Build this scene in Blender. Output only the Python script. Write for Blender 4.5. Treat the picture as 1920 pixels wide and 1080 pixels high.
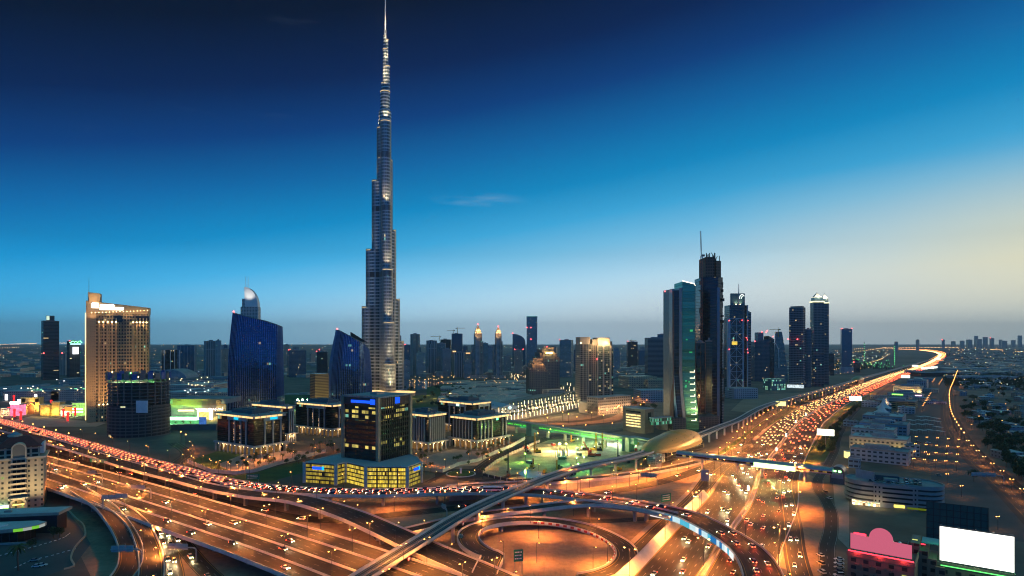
import bpy, math, random
from mathutils import Vector, Matrix
R = math.radians
rnd = random.Random(11)
for o in list(bpy.data.objects): bpy.data.objects.remove(o)
S = bpy.context.scene
COL = S.collection
# ---------------------------------------------------------------- camera
H, FP, HY = 110.0, 1146.0, 641.0          # eye height (m), focal length (px of a 1920 frame), horizon row
cd = bpy.data.cameras.new("camera"); cam = bpy.data.objects.new("camera", cd); COL.objects.link(cam)
cam.location = (0, 0, H); cam.rotation_euler = (R(90), 0, 0)
cd.sensor_width = 36; cd.lens = 36*FP/1920; cd.shift_y = (HY-540)/1920
cd.clip_start = 1; cd.clip_end = 90000
S.camera = cam
S.view_settings.view_transform = 'Standard'; S.view_settings.look = 'None'
S.view_settings.exposure = 0.0; S.view_settings.gamma = 1; S.view_settings.use_curve_mapping = False
cy = S.cycles
cy.use_denoising = True
try: cy.denoiser = 'OPENIMAGEDENOISE'; cy.denoising_input_passes = 'RGB_ALBEDO_NORMAL'
except Exception: pass
cy.use_light_tree = True; cy.max_bounces = 5; cy.diffuse_bounces = 2; cy.glossy_bounces = 3
cy.transmission_bounces = 2; cy.volume_bounces = 0; cy.transparent_max_bounces = 4
cy.sample_clamp_indirect = 4; cy.sample_clamp_direct = 0; cy.caustics_reflective = False; cy.caustics_refractive = False
cy.pixel_filter_type = 'BLACKMAN_HARRIS'; cy.filter_width = 1.1
cy.use_adaptive_sampling = True; cy.adaptive_threshold = 0.01

def lin(c):
    return tuple(((x/255)/12.92 if x/255 <= .04045 else ((x/255+.055)/1.055)**2.4) for x in c[:3]) + (1,)

class NT:
    """small wrapper for building node trees"""
    def __init__(s, nt): s.nt = nt
    def n(s, t, **k):
        x = s.nt.nodes.new(t)
        for a, b in k.items(): setattr(x, a, b)
        return x
    def l(s, a, b): s.nt.links.new(a, b)
    def put(s, sock, v):
        if hasattr(v, 'is_output'): s.l(v, sock)
        else: sock.default_value = v
    def m(s, op, a, b=0.0, c=None):
        x = s.n('ShaderNodeMath', operation=op); s.put(x.inputs[0], a); s.put(x.inputs[1], b)
        if c is not None: s.put(x.inputs[2], c)
        return x.outputs[0]
    def ramp(s, fac, stops, interp='LINEAR'):
        x = s.n('ShaderNodeValToRGB'); cr = x.color_ramp; cr.interpolation = interp
        while len(cr.elements) < len(stops): cr.elements.new(0.5)
        for e, (p, c) in zip(cr.elements, stops):
            e.position = p; e.color = c if len(c) == 4 else (*c, 1)
        s.put(x.inputs[0], fac); return x.outputs[0]
    def mix(s, fac, a, b, blend='MIX'):
        x = s.n('ShaderNodeMix', data_type='RGBA', blend_type=blend)
        s.put(x.inputs[0], fac); s.put(x.inputs[6], a); s.put(x.inputs[7], b); return x.outputs[2]
    def noise(s, vec, scale, detail=4, rough=.55):
        x = s.n('ShaderNodeTexNoise'); x.inputs['Scale'].default_value = scale
        x.inputs['Detail'].default_value = detail; x.inputs['Roughness'].default_value = rough
        if vec is not None: s.l(vec, x.inputs['Vector'])
        return x.outputs[0]
    def xyz(s, v):
        x = s.n('ShaderNodeSeparateXYZ'); s.l(v, x.inputs[0]); return x.outputs
    def comb(s, a, b, c=0.0):
        x = s.n('ShaderNodeCombineXYZ'); s.put(x.inputs[0], a); s.put(x.inputs[1], b); s.put(x.inputs[2], c); return x.outputs[0]
    def white(s, v):
        x = s.n('ShaderNodeTexWhiteNoise', noise_dimensions='3D'); s.l(v, x.inputs[0]); return x.outputs

# ---------------------------------------------------------------- dusk sky (direction-based) and the last glow of the sun
SUN_AZ, SUN_EL = 60.0, -1.5
W = bpy.data.worlds.new("World"); S.world = W; W.use_nodes = True
W.node_tree.nodes.clear(); t = NT(W.node_tree)
g = t.n('ShaderNodeTexCoord').outputs['Generated']
x_, y_, z_ = t.xyz(g)
hyp = t.m('SQRT', t.m('ADD', t.m('MULTIPLY', x_, x_), t.m('ADD', t.m('MULTIPLY', y_, y_), 1e-6)))
az = t.m('DIVIDE', t.m('ADD', t.m('MULTIPLY', x_, math.sin(R(SUN_AZ))), t.m('MULTIPLY', y_, math.cos(R(SUN_AZ)))), hyp)
el = t.m('MULTIPLY', t.m('ARCSINE', z_), 57.2958)
p = t.m('SUBTRACT', el, t.m('MULTIPLY', az, 11.0))
fac = t.m('DIVIDE', t.m('ADD', p, 12.0), 42.0)
def pf(v): return (v+12)/42
sky = t.ramp(fac, [(pf(-12), lin((166, 176, 184))), (pf(-7.5), lin((184, 192, 196))), (pf(-4.2), lin((190, 206, 212))),
                   (pf(-1.6), lin((172, 208, 226))), (pf(2.2), lin((112, 188, 226))), (pf(4.8), lin((58, 168, 220))), (pf(8), lin((0, 140, 200))),
                   (pf(12), lin((0, 106, 172))), (pf(16), lin((0, 62, 130))), (pf(20), lin((0, 33, 86))),
                   (pf(25), lin((0, 13, 46))), (pf(30), lin((0, 7, 30)))])
yw = t.m('MULTIPLY', t.ramp(az, [(.74, (0,)*3), (.88, (.3,)*3), (.98, (.8,)*3)]), t.ramp(t.m('DIVIDE', el, 16.0), [(0, (.35,)*3), (3/16, (.8,)*3), (6/16, (1,)*3), (9/16, (.7,)*3), (14/16, (0,)*3)]))
sky = t.mix(yw, sky, lin((226, 212, 156)))
hz = t.ramp(t.m('MULTIPLY_ADD', az, .5, .5), [(.0, lin((44, 108, 138))), (.45, lin((58, 126, 156))), (.75, lin((124, 158, 178))), (.9, lin((150, 166, 174))), (1, lin((152, 162, 156)))])
hf = t.ramp(t.m('DIVIDE', el, 14.0), [(0, (.8,)*3), (1/14, (.66,)*3), (2.5/14, (.42,)*3), (4.2/14, (.22,)*3), (6.5/14, (.08,)*3), (9/14, (0,)*3)])
sky = t.mix(hf, sky, hz)
nv = t.n('ShaderNodeMapping'); nv.inputs['Scale'].default_value = (5, 5, 34); t.l(g, nv.inputs[0])
wisp = t.ramp(t.noise(nv.outputs[0], 1.0, 5, .6), [(.66, (0,)*3), (.9, (.05,)*3)])
cm = t.ramp(t.m('ABSOLUTE', t.m('SUBTRACT', el, 13.0)), [(0, (1,)*3), (.999, (1,)*3)])
uu = t.m('DIVIDE', t.m('ADD', t.m('DIVIDE', x_, t.m('MAXIMUM', y_, .05)), .052), .085); vv = t.m('DIVIDE', t.m('SUBTRACT', t.m('DIVIDE', z_, hyp), .232), .013)
r2 = t.m('ADD', t.m('MULTIPLY', uu, uu), t.m('MULTIPLY', vv, vv))
cl_ = t.m('MULTIPLY', t.ramp(r2, [(0, (1,)*3), (1, (0,)*3)]), t.m('MULTIPLY', t.ramp(t.noise(nv.outputs[0], 4.0, 6, .65), [(.4, (0,)*3), (.75, (.45,)*3)]), .8))
sky = t.mix(wisp, sky, lin((170, 195, 215))); sky = t.mix(cl_, sky, lin((150, 185, 215)))
# unseen sky overhead and behind, brightened as fill on roofs, mirrored in glass towers
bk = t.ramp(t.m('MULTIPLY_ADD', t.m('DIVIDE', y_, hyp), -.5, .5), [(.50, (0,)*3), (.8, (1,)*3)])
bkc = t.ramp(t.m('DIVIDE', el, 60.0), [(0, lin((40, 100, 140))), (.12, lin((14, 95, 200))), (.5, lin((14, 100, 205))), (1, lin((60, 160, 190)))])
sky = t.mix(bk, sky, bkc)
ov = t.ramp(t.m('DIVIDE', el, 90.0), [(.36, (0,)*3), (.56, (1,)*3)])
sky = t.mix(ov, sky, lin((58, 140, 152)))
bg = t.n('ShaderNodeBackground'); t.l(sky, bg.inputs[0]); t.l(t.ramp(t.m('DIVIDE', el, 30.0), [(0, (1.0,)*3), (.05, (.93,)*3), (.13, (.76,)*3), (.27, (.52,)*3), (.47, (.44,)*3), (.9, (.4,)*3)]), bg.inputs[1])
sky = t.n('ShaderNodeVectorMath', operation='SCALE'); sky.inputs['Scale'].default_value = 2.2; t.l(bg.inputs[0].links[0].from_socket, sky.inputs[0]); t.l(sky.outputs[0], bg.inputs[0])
st = t.n('ShaderNodeTexSky', sky_type='NISHITA'); st.sun_disc = False
st.sun_elevation = R(SUN_EL); st.sun_rotation = R(SUN_AZ)
bg2 = t.n('ShaderNodeBackground'); t.l(st.outputs[0], bg2.inputs[0]); bg2.inputs[1].default_value = 0.004
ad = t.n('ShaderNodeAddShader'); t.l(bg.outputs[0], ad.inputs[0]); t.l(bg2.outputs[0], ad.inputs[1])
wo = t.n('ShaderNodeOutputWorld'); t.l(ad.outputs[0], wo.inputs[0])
sl = bpy.data.lights.new("sun", 'SUN'); sl.energy = 0.6; sl.angle = R(25); sl.color = (1, .72, .45)
so = bpy.data.objects.new("sun", sl); COL.objects.link(so)
so.rotation_euler = Vector((-math.sin(R(SUN_AZ)), -math.cos(R(SUN_AZ)), -math.tan(R(5)))).to_track_quat('-Z', 'Y').to_euler()
# ---------------------------------------------------------------- helpers: placing, things, meshes
def P(px, py, z=0.0):
    d = (H-z)*FP/(py-HY); return Vector(((px-960)/FP*d, d, z))
def PX(px, d): return (px-960)/FP*d
def ZD(py, d): return H-(py-HY)/FP*d
MW = {}
def mat_of(o):
    return MW.get(o.name, Matrix())
def thing(name, label, cat, loc=(0, 0, 0), rotz=0.0, group=None):
    o = bpy.data.objects.new(name, None); COL.objects.link(o)
    o.empty_display_size = 1; o.location = loc; o.rotation_euler = (0, 0, rotz)
    o['label'] = label; o['category'] = cat
    if group: o['group'] = group
    MW[o.name] = Matrix.Translation(Vector(loc)) @ Matrix.Rotation(rotz, 4, 'Z')
    return o
def tag(o, label, cat, group=None):
    o['label'] = label; o['category'] = cat
    if group: o['group'] = group
    return o
def struct(o, kind='structure'): o['kind'] = kind; return o
KIDS = {}
def attach(o, parent):
    o.parent = parent; KIDS.setdefault(parent.name, []).append(o)
def dup(root, loc, rotz=0.0, label=None, group=None, scale=None):
    r = root.copy(); COL.objects.link(r); r.location = loc; r.rotation_euler = (0, 0, rotz)
    if label: r['label'] = label
    if group: r['group'] = group
    if scale: r.scale = (scale,)*3 if not isinstance(scale, tuple) else scale
    def rec(src, dst):
        for ch in KIDS.get(src.name, []):
            c = ch.copy(); COL.objects.link(c); c.parent = dst; rec(ch, c)
    rec(root, r); return r
def park(o):
    """remove a prototype that was only a source for copies"""
    def rec(x):
        for ch in KIDS.get(x.name, []): rec(ch)
        bpy.data.objects.remove(x)
    rec(o)
def light(name, kind, loc, color, power, parent=None, radius=.4, size=150, blend=1.0, target=None, local=True):
    L = bpy.data.lights.new(name, kind); L.energy = power; L.color = color; L.shadow_soft_size = radius
    if kind == 'SPOT': L.spot_size = R(size); L.spot_blend = blend
    o = bpy.data.objects.new(name, L); COL.objects.link(o); o.location = loc
    if target is not None:
        o.rotation_euler = (Vector(target)-Vector(loc)).to_track_quat('-Z', 'Y').to_euler()
    if parent: attach(o, parent)
    return o

class MB:
    def __init__(s): s.v = []; s.f = []; s.m = []; s.uv = []
    def face(s, pts, mi=0, uv=None):
        b = len(s.v); s.v.extend([tuple(p) for p in pts]); s.f.append(tuple(range(b, b+len(pts)))); s.m.append(mi)
        s.uv.append(uv or [(0, 0)]*len(pts))
    def prism(s, poly, z0, z1, mi=0, top=None, bottom=False, u0=0.0, zt=None, v0=None):
        """poly: counter-clockwise xy; zt: optional list of top heights per point"""
        n = len(poly); u = u0
        T = zt or [z1]*n
        for i in range(n):
            a, b = poly[i], poly[(i+1) % n]; L = math.hypot(b[0]-a[0], b[1]-a[1])
            s.face([(a[0], a[1], z0), (b[0], b[1], z0), (b[0], b[1], T[(i+1) % n]), (a[0], a[1], T[i])], mi,
                   [(u, z0), (u+L, z0), (u+L, T[(i+1) % n]), (u, T[i])])
            u += L
        s.face([(q[0], q[1], T[i]) for i, q in enumerate(poly)], mi if top is None else top, [(q[0], q[1]) for q in poly])
        if bottom: s.face([(q[0], q[1], z0) for q in reversed(poly)], mi, [(q[0], q[1]) for q in reversed(poly)])
        return s
    def box(s, x, y, z0, sx, sy, sz, rot=0.0, mi=0, top=None, bottom=True):
        return s.prism(rect(x, y, sx, sy, rot), z0, z0+sz, mi, top, bottom)
    def cyl(s, x, y, z0, z1, r0, r1=None, n=12, mi=0, top=None):
        r1 = r0 if r1 is None else r1; C = 2*math.pi*r0/n
        for i in range(n):
            a, b = 2*math.pi*i/n, 2*math.pi*(i+1)/n
            s.face([(x+r0*math.cos(a), y+r0*math.sin(a), z0), (x+r0*math.cos(b), y+r0*math.sin(b), z0),
                    (x+r1*math.cos(b), y+r1*math.sin(b), z1), (x+r1*math.cos(a), y+r1*math.sin(a), z1)], mi,
                   [(C*i, z0), (C*(i+1), z0), (C*(i+1), z1), (C*i, z1)])
        if r1 > 0: s.face([(x+r1*math.cos(2*math.pi*i/n), y+r1*math.sin(2*math.pi*i/n), z1) for i in range(n)], mi if top is None else top)
        return s
    def tube(s, a, b, r, n=5, mi=0, r1=None):
        a, b = Vector(a), Vector(b); d = (b-a)
        if d.length < 1e-6: return s
        d.normalize(); q = Vector((0, 0, 1)) if abs(d.z) < .9 else Vector((1, 0, 0)); e = d.cross(q).normalized(); f = d.cross(e)
        r1 = r if r1 is None else r1
        ring = lambda c, rr: [c+(e*math.cos(2*math.pi*i/n)+f*math.sin(2*math.pi*i/n))*rr for i in range(n)]
        A, B = ring(a, r), ring(b, r1)
        for i in range(n): s.face([A[i], B[i], B[(i+1) % n], A[(i+1) % n]], mi)
        s.face(A, mi); s.face(list(reversed(B)), mi); return s
    def ball(s, c, r, nu=8, nv=5, mi=0, sz=1.0):
        for j in range(nv):
            for i in range(nu):
                def q(i, j):
                    th = math.pi*j/nv; ph = 2*math.pi*i/nu
                    return (c[0]+r*math.sin(th)*math.cos(ph), c[1]+r*math.sin(th)*math.sin(ph), c[2]+r*sz*math.cos(th))
                pts = [q(i, j), q(i, j+1), q(i+1, j+1), q(i+1, j)]
                if j == 0: pts = pts[:3]
                elif j == nv-1: pts = [pts[0], pts[1], pts[3]]
                s.face(pts, mi)
        return s
    def sweep(s, path, prof, closed=True, mi=0, dz=0.0, caps=True):
        """path: list of Vectors; prof: [(off to the right, z)]"""
        fr = frames(path); rings = []; vv = 0.0; vs = []
        for i, (c, t_, nrm) in enumerate(fr):
            if i: vv += (c-fr[i-1][0]).length
            vs.append(vv); rings.append([(c.x+nrm.x*o, c.y+nrm.y*o, c.z+z+dz) for o, z in prof])
        k = len(prof)
        for i in range(len(rings)-1):
            for j in range(k if closed else k-1):
                a, b = j, (j+1) % k
                s.face([rings[i][a], rings[i][b], rings[i+1][b], rings[i+1][a]], mi,
                       [(prof[a][0], vs[i]), (prof[b][0], vs[i]), (prof[b][0], vs[i+1]), (prof[a][0], vs[i+1])])
        if closed and caps:
            s.face(list(reversed(rings[0])), mi); s.face(rings[-1], mi)
        return s
    def ribbon(s, path, o0, o1, dz=0.03, mi=0):
        return s.sweep(path, [(o1, 0), (o0, 0)], False, mi, dz)
    def build(s, name, mats, parent=None, world=False, smooth=False):
        me = bpy.data.meshes.new(name); V = s.v
        if parent is not None and world:
            I = mat_of(parent).inverted(); V = [tuple(I @ Vector(p)) for p in V]
        me.from_pydata(V, [], s.f)
        if not isinstance(mats, (list, tuple)): mats = [mats]
        for m in mats: me.materials.append(m)
        if len(mats) > 1: me.polygons.foreach_set('material_index', s.m)
        ul = me.uv_layers.new(name='UVMap'); flat = []
        for q in s.uv:
            for a in q: flat.extend((a[0], a[1]))
        ul.data.foreach_set('uv', flat)
        if smooth: me.polygons.foreach_set('use_smooth', [True]*len(s.f))
        me.update()
        o = bpy.data.objects.new(name, me); COL.objects.link(o)
        if parent is not None: attach(o, parent)
        return o
def rect(x, y, sx, sy, rot=0.0):
    c, n = math.cos(rot), math.sin(rot)
    return [(x+a*c-b*n, y+a*n+b*c) for a, b in ((-sx/2, -sy/2), (sx/2, -sy/2), (sx/2, sy/2), (-sx/2, sy/2))]
def stadium(a, b, r, n=8):
    """rounded bar from a to b, counter-clockwise"""
    an = math.atan2(b[1]-a[1], b[0]-a[0]); out = []
    for i in range(n+1):
        q = an-math.pi/2+math.pi*i/n; out.append((b[0]+r*math.cos(q), b[1]+r*math.sin(q)))
    for i in range(n+1):
        q = an+math.pi/2+math.pi*i/n; out.append((a[0]+r*math.cos(q), a[1]+r*math.sin(q)))
    return out
def ngon(x, y, rx, ry=None, n=24, rot=0.0):
    ry = rx if ry is None else ry; o = []
    for i in range(n):
        a = 2*math.pi*i/n; u, v = rx*math.cos(a), ry*math.sin(a)
        o.append((x+u*math.cos(rot)-v*math.sin(rot), y+u*math.sin(rot)+v*math.cos(rot)))
    return o
def smoothpath(pts, step=8.0):
    pts = [Vector(p) if len(p) == 3 else Vector((p[0], p[1], 0)) for p in pts]
    out = []; n = len(pts)
    for i in range(n-1):
        p0, p1, p2, p3 = pts[max(i-1, 0)], pts[i], pts[i+1], pts[min(i+2, n-1)]
        if i == 0: p0 = p1*2-p2
        if i == n-2: p3 = p2*2-p1
        k = max(2, int((p2-p1).length/step))
        for j in range(k):
            u = j/k
            out.append(.5*((2*p1)+(p2-p0)*u+(2*p0-5*p1+4*p2-p3)*u*u+(3*p1-p0-3*p2+p3)*u**3))
    out.append(pts[-1]); return out
def frames(path):
    o = []
    for i, c in enumerate(path):
        t_ = (path[min(i+1, len(path)-1)]-path[max(i-1, 0)]).copy(); t_.z = 0
        t_.normalize(); o.append((c, t_, Vector((t_.y, -t_.x, 0))))
    return o
def offs(path, o, dz=0.0): return [Vector((c.x+n.x*o, c.y+n.y*o, c.z+dz)) for c, t_, n in frames(path)]
def along(path, step, start=0.0, end=None):
    """points every step metres: (point, tangent, right normal, distance)"""
    fr = frames(path); dist = 0.0; nxt = start; out = []
    for i in range(len(fr)-1):
        a, b = fr[i][0], fr[i+1][0]; L = (b-a).length
        while nxt <= dist+L and L > 0:
            if end is not None and nxt > end: return out
            u = (nxt-dist)/L; out.append((a.lerp(b, u), fr[i][1], fr[i][2], nxt)); nxt += step
        dist += L
    return out
def text_mesh(name, body, size, mat, parent, loc, rot, depth=.1, align='CENTER'):
    c = bpy.data.curves.new(name, 'FONT'); c.body = body; c.size = size; c.extrude = depth; c.align_x = align; c.align_y = 'CENTER'
    o = bpy.data.objects.new(name+'_tmp', c); COL.objects.link(o)
    dg = bpy.context.evaluated_depsgraph_get(); me = bpy.data.meshes.new_from_object(o.evaluated_get(dg))
    bpy.data.objects.remove(o); me.materials.clear(); me.materials.append(mat)
    q = bpy.data.objects.new(name, me); COL.objects.link(q); q.location = loc; q.rotation_euler = rot
    if parent: attach(q, parent)
    return q
# ---------------------------------------------------------------- materials
MATS = {}
def newmat(name):
    m = bpy.data.materials.new(name); m.use_nodes = True; m.node_tree.nodes.clear(); MATS[name] = m
    t = NT(m.node_tree); out = t.n('ShaderNodeOutputMaterial'); return m, t, out
def princ(t, base, rough=.8, metal=0.0, spec=.5):
    b = t.n('ShaderNodeBsdfPrincipled'); t.put(b.inputs['Base Color'], base); t.put(b.inputs['Roughness'], rough)
    t.put(b.inputs['Metallic'], metal); b.inputs['Specular IOR Level'].default_value = spec; return b
def rgb(*c): return (*c, 1.0)
def scal(c, k): return (c[0]*k, c[1]*k, c[2]*k, 1)
def plain(name, col, rough=.8, metal=0.0, var=.25, scale=.25, spec=.5, bump=0.0):
    """surface with broad and fine tonal variation in object space"""
    m, t, out = newmat(name); co = t.n('ShaderNodeTexCoord').outputs['Object']
    n1 = t.noise(co, scale, 5, .6); n2 = t.noise(co, scale*9, 3, .6)
    k = t.m('ADD', t.m('MULTIPLY', n1, .65), t.m('MULTIPLY', n2, .35))
    c = t.mix(t.m('MULTIPLY_ADD', t.m('SUBTRACT', k, .5), 2.2, .5), scal(col, 1-var), scal(col, 1+var))
    b = princ(t, c, rough, metal, spec)
    if bump:
        bp = t.n('ShaderNodeBump'); bp.inputs['Strength'].default_value = bump; bp.inputs['Distance'].default_value = .3
        t.l(n2, bp.inputs['Height']); t.l(bp.outputs[0], b.inputs['Normal'])
    t.l(b.outputs[0], out.inputs[0]); return m
def glow(name, col, strength, sample=False, var=0.0, vscale=.4):
    m, t, out = newmat(name); e = t.n('ShaderNodeEmission'); e.inputs[0].default_value = (*col[:3], 1); e.inputs[1].default_value = strength
    if var:
        co = t.n('ShaderNodeTexCoord').outputs['Object']; n = t.noise(co, vscale, 3, .6)
        t.l(t.m('MULTIPLY', strength, t.m('MULTIPLY_ADD', t.m('SUBTRACT', n, .5), 2*var, 1.0)), e.inputs[1])
    t.l(e.outputs[0], out.inputs[0])
    m.cycles.emission_sampling = 'AUTO' if sample else 'NONE'; return m
def facade(name, wall, glass, cw=3.5, ch=3.6, fw=.7, fh=.6, lit=.06, litc=((1, .72, .3), (1, .85, .55)), ls=.75,
           rough=.12, metal=0.0, wrough=.7, run=1.0, seed=1.0, spec=.6, zrange=None, coolp=.15, gvar=.35):
    """window grid from the wall's own metres (UV): frames, glass panes, some of them lit"""
    m, t, out = newmat(name); uv = t.n('ShaderNodeUVMap').outputs[0]; u, v, _ = t.xyz(uv)
    cu, cv = t.m('DIVIDE', u, cw), t.m('DIVIDE', v, ch)
    iu, iv = t.m('FLOOR', cu), t.m('FLOOR', cv); fu, fv = t.m('FRACT', cu), t.m('FRACT', cv)
    mu = t.m('LESS_THAN', t.m('ABSOLUTE', t.m('SUBTRACT', fu, .5)), fw/2)
    mv = t.m('LESS_THAN', t.m('ABSOLUTE', t.m('SUBTRACT', fv, .48)), fh/2)
    win = t.m('MULTIPLY', mu, mv)
    w1 = t.white(t.comb(iu, iv, seed)); w2 = t.white(t.comb(t.m('FLOOR', t.m('DIVIDE', iu, max(run, 1.0))), iv, seed+7.3))
    # lit windows come in runs along a floor
    pr = t.m('MULTIPLY', t.m('LESS_THAN', w2[0], lit*2.0), t.m('LESS_THAN', w1[0], .97 if lit >= .5 else (.45 if lit > .08 else .26)))
    if zrange: pr = t.m('MULTIPLY', pr, t.m('MULTIPLY', t.m('GREATER_THAN', v, zrange[0]), t.m('LESS_THAN', v, zrange[1])))
    lc = t.mix(w1[0], (*litc[0], 1), (*litc[1], 1)); r3 = t.xyz(w1[1])
    lc = t.mix(t.m('LESS_THAN', r3[1], coolp), lc, (.35, 1.0, .75, 1))
    # blinds, people and furniture break each lit pane up
    inner = t.noise(t.comb(t.m('MULTIPLY', u, 1.3), t.m('MULTIPLY', v, .8), 0), 1.0, 2, .6)
    est = t.m('MULTIPLY', t.m('MULTIPLY', pr, ls), t.m('MULTIPLY', t.m('MULTIPLY_ADD', r3[2], 1.0, .35), t.m('MULTIPLY_ADD', inner, 1.4, .2)))
    gc = t.mix(t.m('MULTIPLY', r3[0], gvar*1.6), (*glass, 1), scal(glass, .35))
    bg = princ(t, gc, t.m('MULTIPLY_ADD', r3[2], .08, rough), metal, spec)
    t.l(lc, bg.inputs['Emission Color']); t.l(est, bg.inputs['Emission Strength'])
    # tiny tilt of each pane so reflections differ between panes
    geo = t.n('ShaderNodeNewGeometry'); tl = t.n('ShaderNodeVectorMath', operation='SUBTRACT'); t.l(w1[1], tl.inputs[0]); tl.inputs[1].default_value = (.5, .5, .5)
    t2 = t.n('ShaderNodeVectorMath', operation='SCALE'); t.l(tl.outputs[0], t2.inputs[0]); t2.inputs['Scale'].default_value = .035
    t3 = t.n('ShaderNodeVectorMath', operation='ADD'); t.l(t2.outputs[0], t3.inputs[0]); t.l(geo.outputs['Normal'], t3.inputs[1])
    t4 = t.n('ShaderNodeVectorMath', operation='NORMALIZE'); t.l(t3.outputs[0], t4.inputs[0]); t.l(t4.outputs[0], bg.inputs['Normal'])
    st_ = t.noise(t.comb(t.m('MULTIPLY', u, .5), t.m('MULTIPLY', v, .06), seed), 1.0, 4, .6)
    wc = t.mix(st_, scal(wall, .72), scal(wall, 1.25))
    bw = princ(t, wc, wrough)
    mx = t.n('ShaderNodeMixShader'); t.l(win, mx.inputs[0]); t.l(bw.outputs[0], mx.inputs[1]); t.l(bg.outputs[0], mx.inputs[2])
    t.l(mx.outputs[0], out.inputs[0]); m.cycles.emission_sampling = 'NONE'; return m
def asphalt(name, edge, lane=3.65, u0=0.0, col=.05, yellow=True, lines=True, dash=12.0):
    col *= .5
    m, t, out = newmat(name); uv = t.n('ShaderNodeUVMap').outputs[0]; u, v, _ = t.xyz(uv)
    n1 = t.noise(t.comb(t.m('MULTIPLY', u, .8), t.m('MULTIPLY', v, .03)), 1.0, 5, .65)
    n2 = t.noise(t.comb(u, v), 2.5, 3, .6)
    k = t.m('MULTIPLY_ADD', n1, .9, t.m('MULTIPLY', n2, .35))
    c = t.ramp(k, [(.25, scal((col, col*.98, col*.96), .55)), (.6, scal((col, col*.97, col*.93), 1.0)), (.9, scal((col*1.05, col, col*.92), 1.6))])
    if lines:
        q = t.m('ADD', t.m('DIVIDE', t.m('SUBTRACT', u, u0), lane), .5)
        dl = t.m('MULTIPLY', t.m('ABSOLUTE', t.m('SUBTRACT', t.m('FRACT', q), .5)), lane)
        lm = t.m('MULTIPLY', t.m('LESS_THAN', dl, .11), t.m('LESS_THAN', t.m('FRACT', t.m('DIVIDE', v, dash)), .34))
        ins = t.m('LESS_THAN', t.m('ABSOLUTE', u), edge-1.2); lm = t.m('MULTIPLY', lm, ins)
        em = t.m('LESS_THAN', t.m('ABSOLUTE', t.m('SUBTRACT', t.m('ABSOLUTE', u), edge)), .13)
        wear = t.m('MULTIPLY_ADD', n2, .8, .35)
        c = t.mix(t.m('MULTIPLY', lm, wear), c, (.62, .6, .55, 1))
        c = t.mix(t.m('MULTIPLY', em, wear), c, (.55, .36, .06, 1) if yellow else (.6, .58, .52, 1))
        c = t.mix(t.m('MULTIPLY', t.m('MULTIPLY_ADD', t.m('COSINE', t.m('MULTIPLY', q, 12.566)), .5, .5), .45), c, scal((col, col*.95, col*.9), .45))
    jm = t.m('LESS_THAN', t.m('FRACT', t.m('DIVIDE', v, 34.0)), .014); c = t.mix(t.m('MULTIPLY', jm, .7), c, (.008, .008, .008, 1))
    pw_ = t.white(t.comb(t.m('FLOOR', t.m('DIVIDE', u, 3.65)), t.m('FLOOR', t.m('DIVIDE', v, 27.0)), 3.0)); c = t.mix(t.m('MULTIPLY', t.m('GREATER_THAN', pw_[0], .9), .6), c, scal((col, col, col), .4))
    b = princ(t, c, t.m('MULTIPLY_ADD', n2, -.2, .78), 0, .28)
    t.l(b.outputs[0], out.inputs[0]); return m

M_CONC = plain('concrete', rgb(.36, .32, .27), .85, var=.35, scale=.12, bump=.15)
M_CONC_D = plain('concrete_dark', rgb(.2, .18, .16), .85, var=.35, scale=.12)
M_CONC_L = plain('concrete_pale', rgb(.56, .53, .47), .8, var=.22, scale=.15)
M_STEEL = plain('steel', rgb(.3, .31, .32), .4, .8)
M_DARK = plain('dark_metal', rgb(.04, .04, .045), .5, .3)
M_BLACK = plain('black_glass', rgb(.012, .014, .018), .1, 0, .2)
M_WHITE = plain('white_paint', rgb(.72, .72, .7), .5, var=.12)
M_ROOF = plain('roof_membrane', rgb(.26, .3, .31), .9, var=.4, scale=.09)
M_ROOF_L = plain('roof_pale', rgb(.5, .53, .52), .85, var=.22, scale=.08)
M_ROOF_D = plain('roof_dark', rgb(.12, .14, .15), .9, var=.4, scale=.1)
M_TILE = plain('red_roof_tile', rgb(.2, .035, .03), .8, var=.35, scale=.6)
M_STONE = plain('beige_stone', rgb(.42, .35, .25), .8, var=.2)
M_GRASS = plain('grass', rgb(.055, .1, .018), .95, var=.5, scale=.12)
M_SAND = plain('sand', rgb(.3, .215, .145), .95, var=.3, scale=.03, bump=.2)
M_PAVE = plain('paving', rgb(.3, .25, .21), .85, var=.3, scale=.1)
M_TRUNK = plain('bark', rgb(.12, .085, .055), .9)
M_SIGNGREEN = plain('sign_green', rgb(.0, .16, .09), .45, var=.1)
M_YELLOW = plain('yellow_machine', rgb(.5, .3, .02), .5)
M_ORANGE = plain('orange_machine', rgb(.5, .18, .03), .6)
M_RED = plain('red_paint', rgb(.45, .03, .02), .5)
M_TEALCLAD = plain('teal_cladding', rgb(.09, .2, .22), .45, .2)
M_POOL = plain('pond_water', rgb(.16, .24, .2), .08, var=.1)
G_SOD = glow('sodium_bulb', (1, .42, .09), 16)
G_WARM = glow('warm_bulb', (1, .7, .32), 15)
G_WARMSTRIP = glow('warm_light_strip', (1, .62, .25), 1.5, var=.6, vscale=.12)
G_WHITE = glow('white_light', (1, .97, .9), 9)
G_RED = glow('red_beacon', (1, .05, .05), 16)
G_GREEN = glow('green_light', (.12, 1, .22), 40)
G_GREENTXT = glow('green_led', (.1, .85, .06), 1.6)
G_HEAD = glow('headlight_glow', (1, .74, .34), 60)
G_TAIL = glow('taillight_glow', (1, .06, .025), 34)
G_BLUE = glow('blue_sign_light', (.01, .09, 1), 1.5)
G_CYAN = glow('cyan_sign_light', (.01, .6, .9), 1.2)
SOD = (1, .29, .05)
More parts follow.
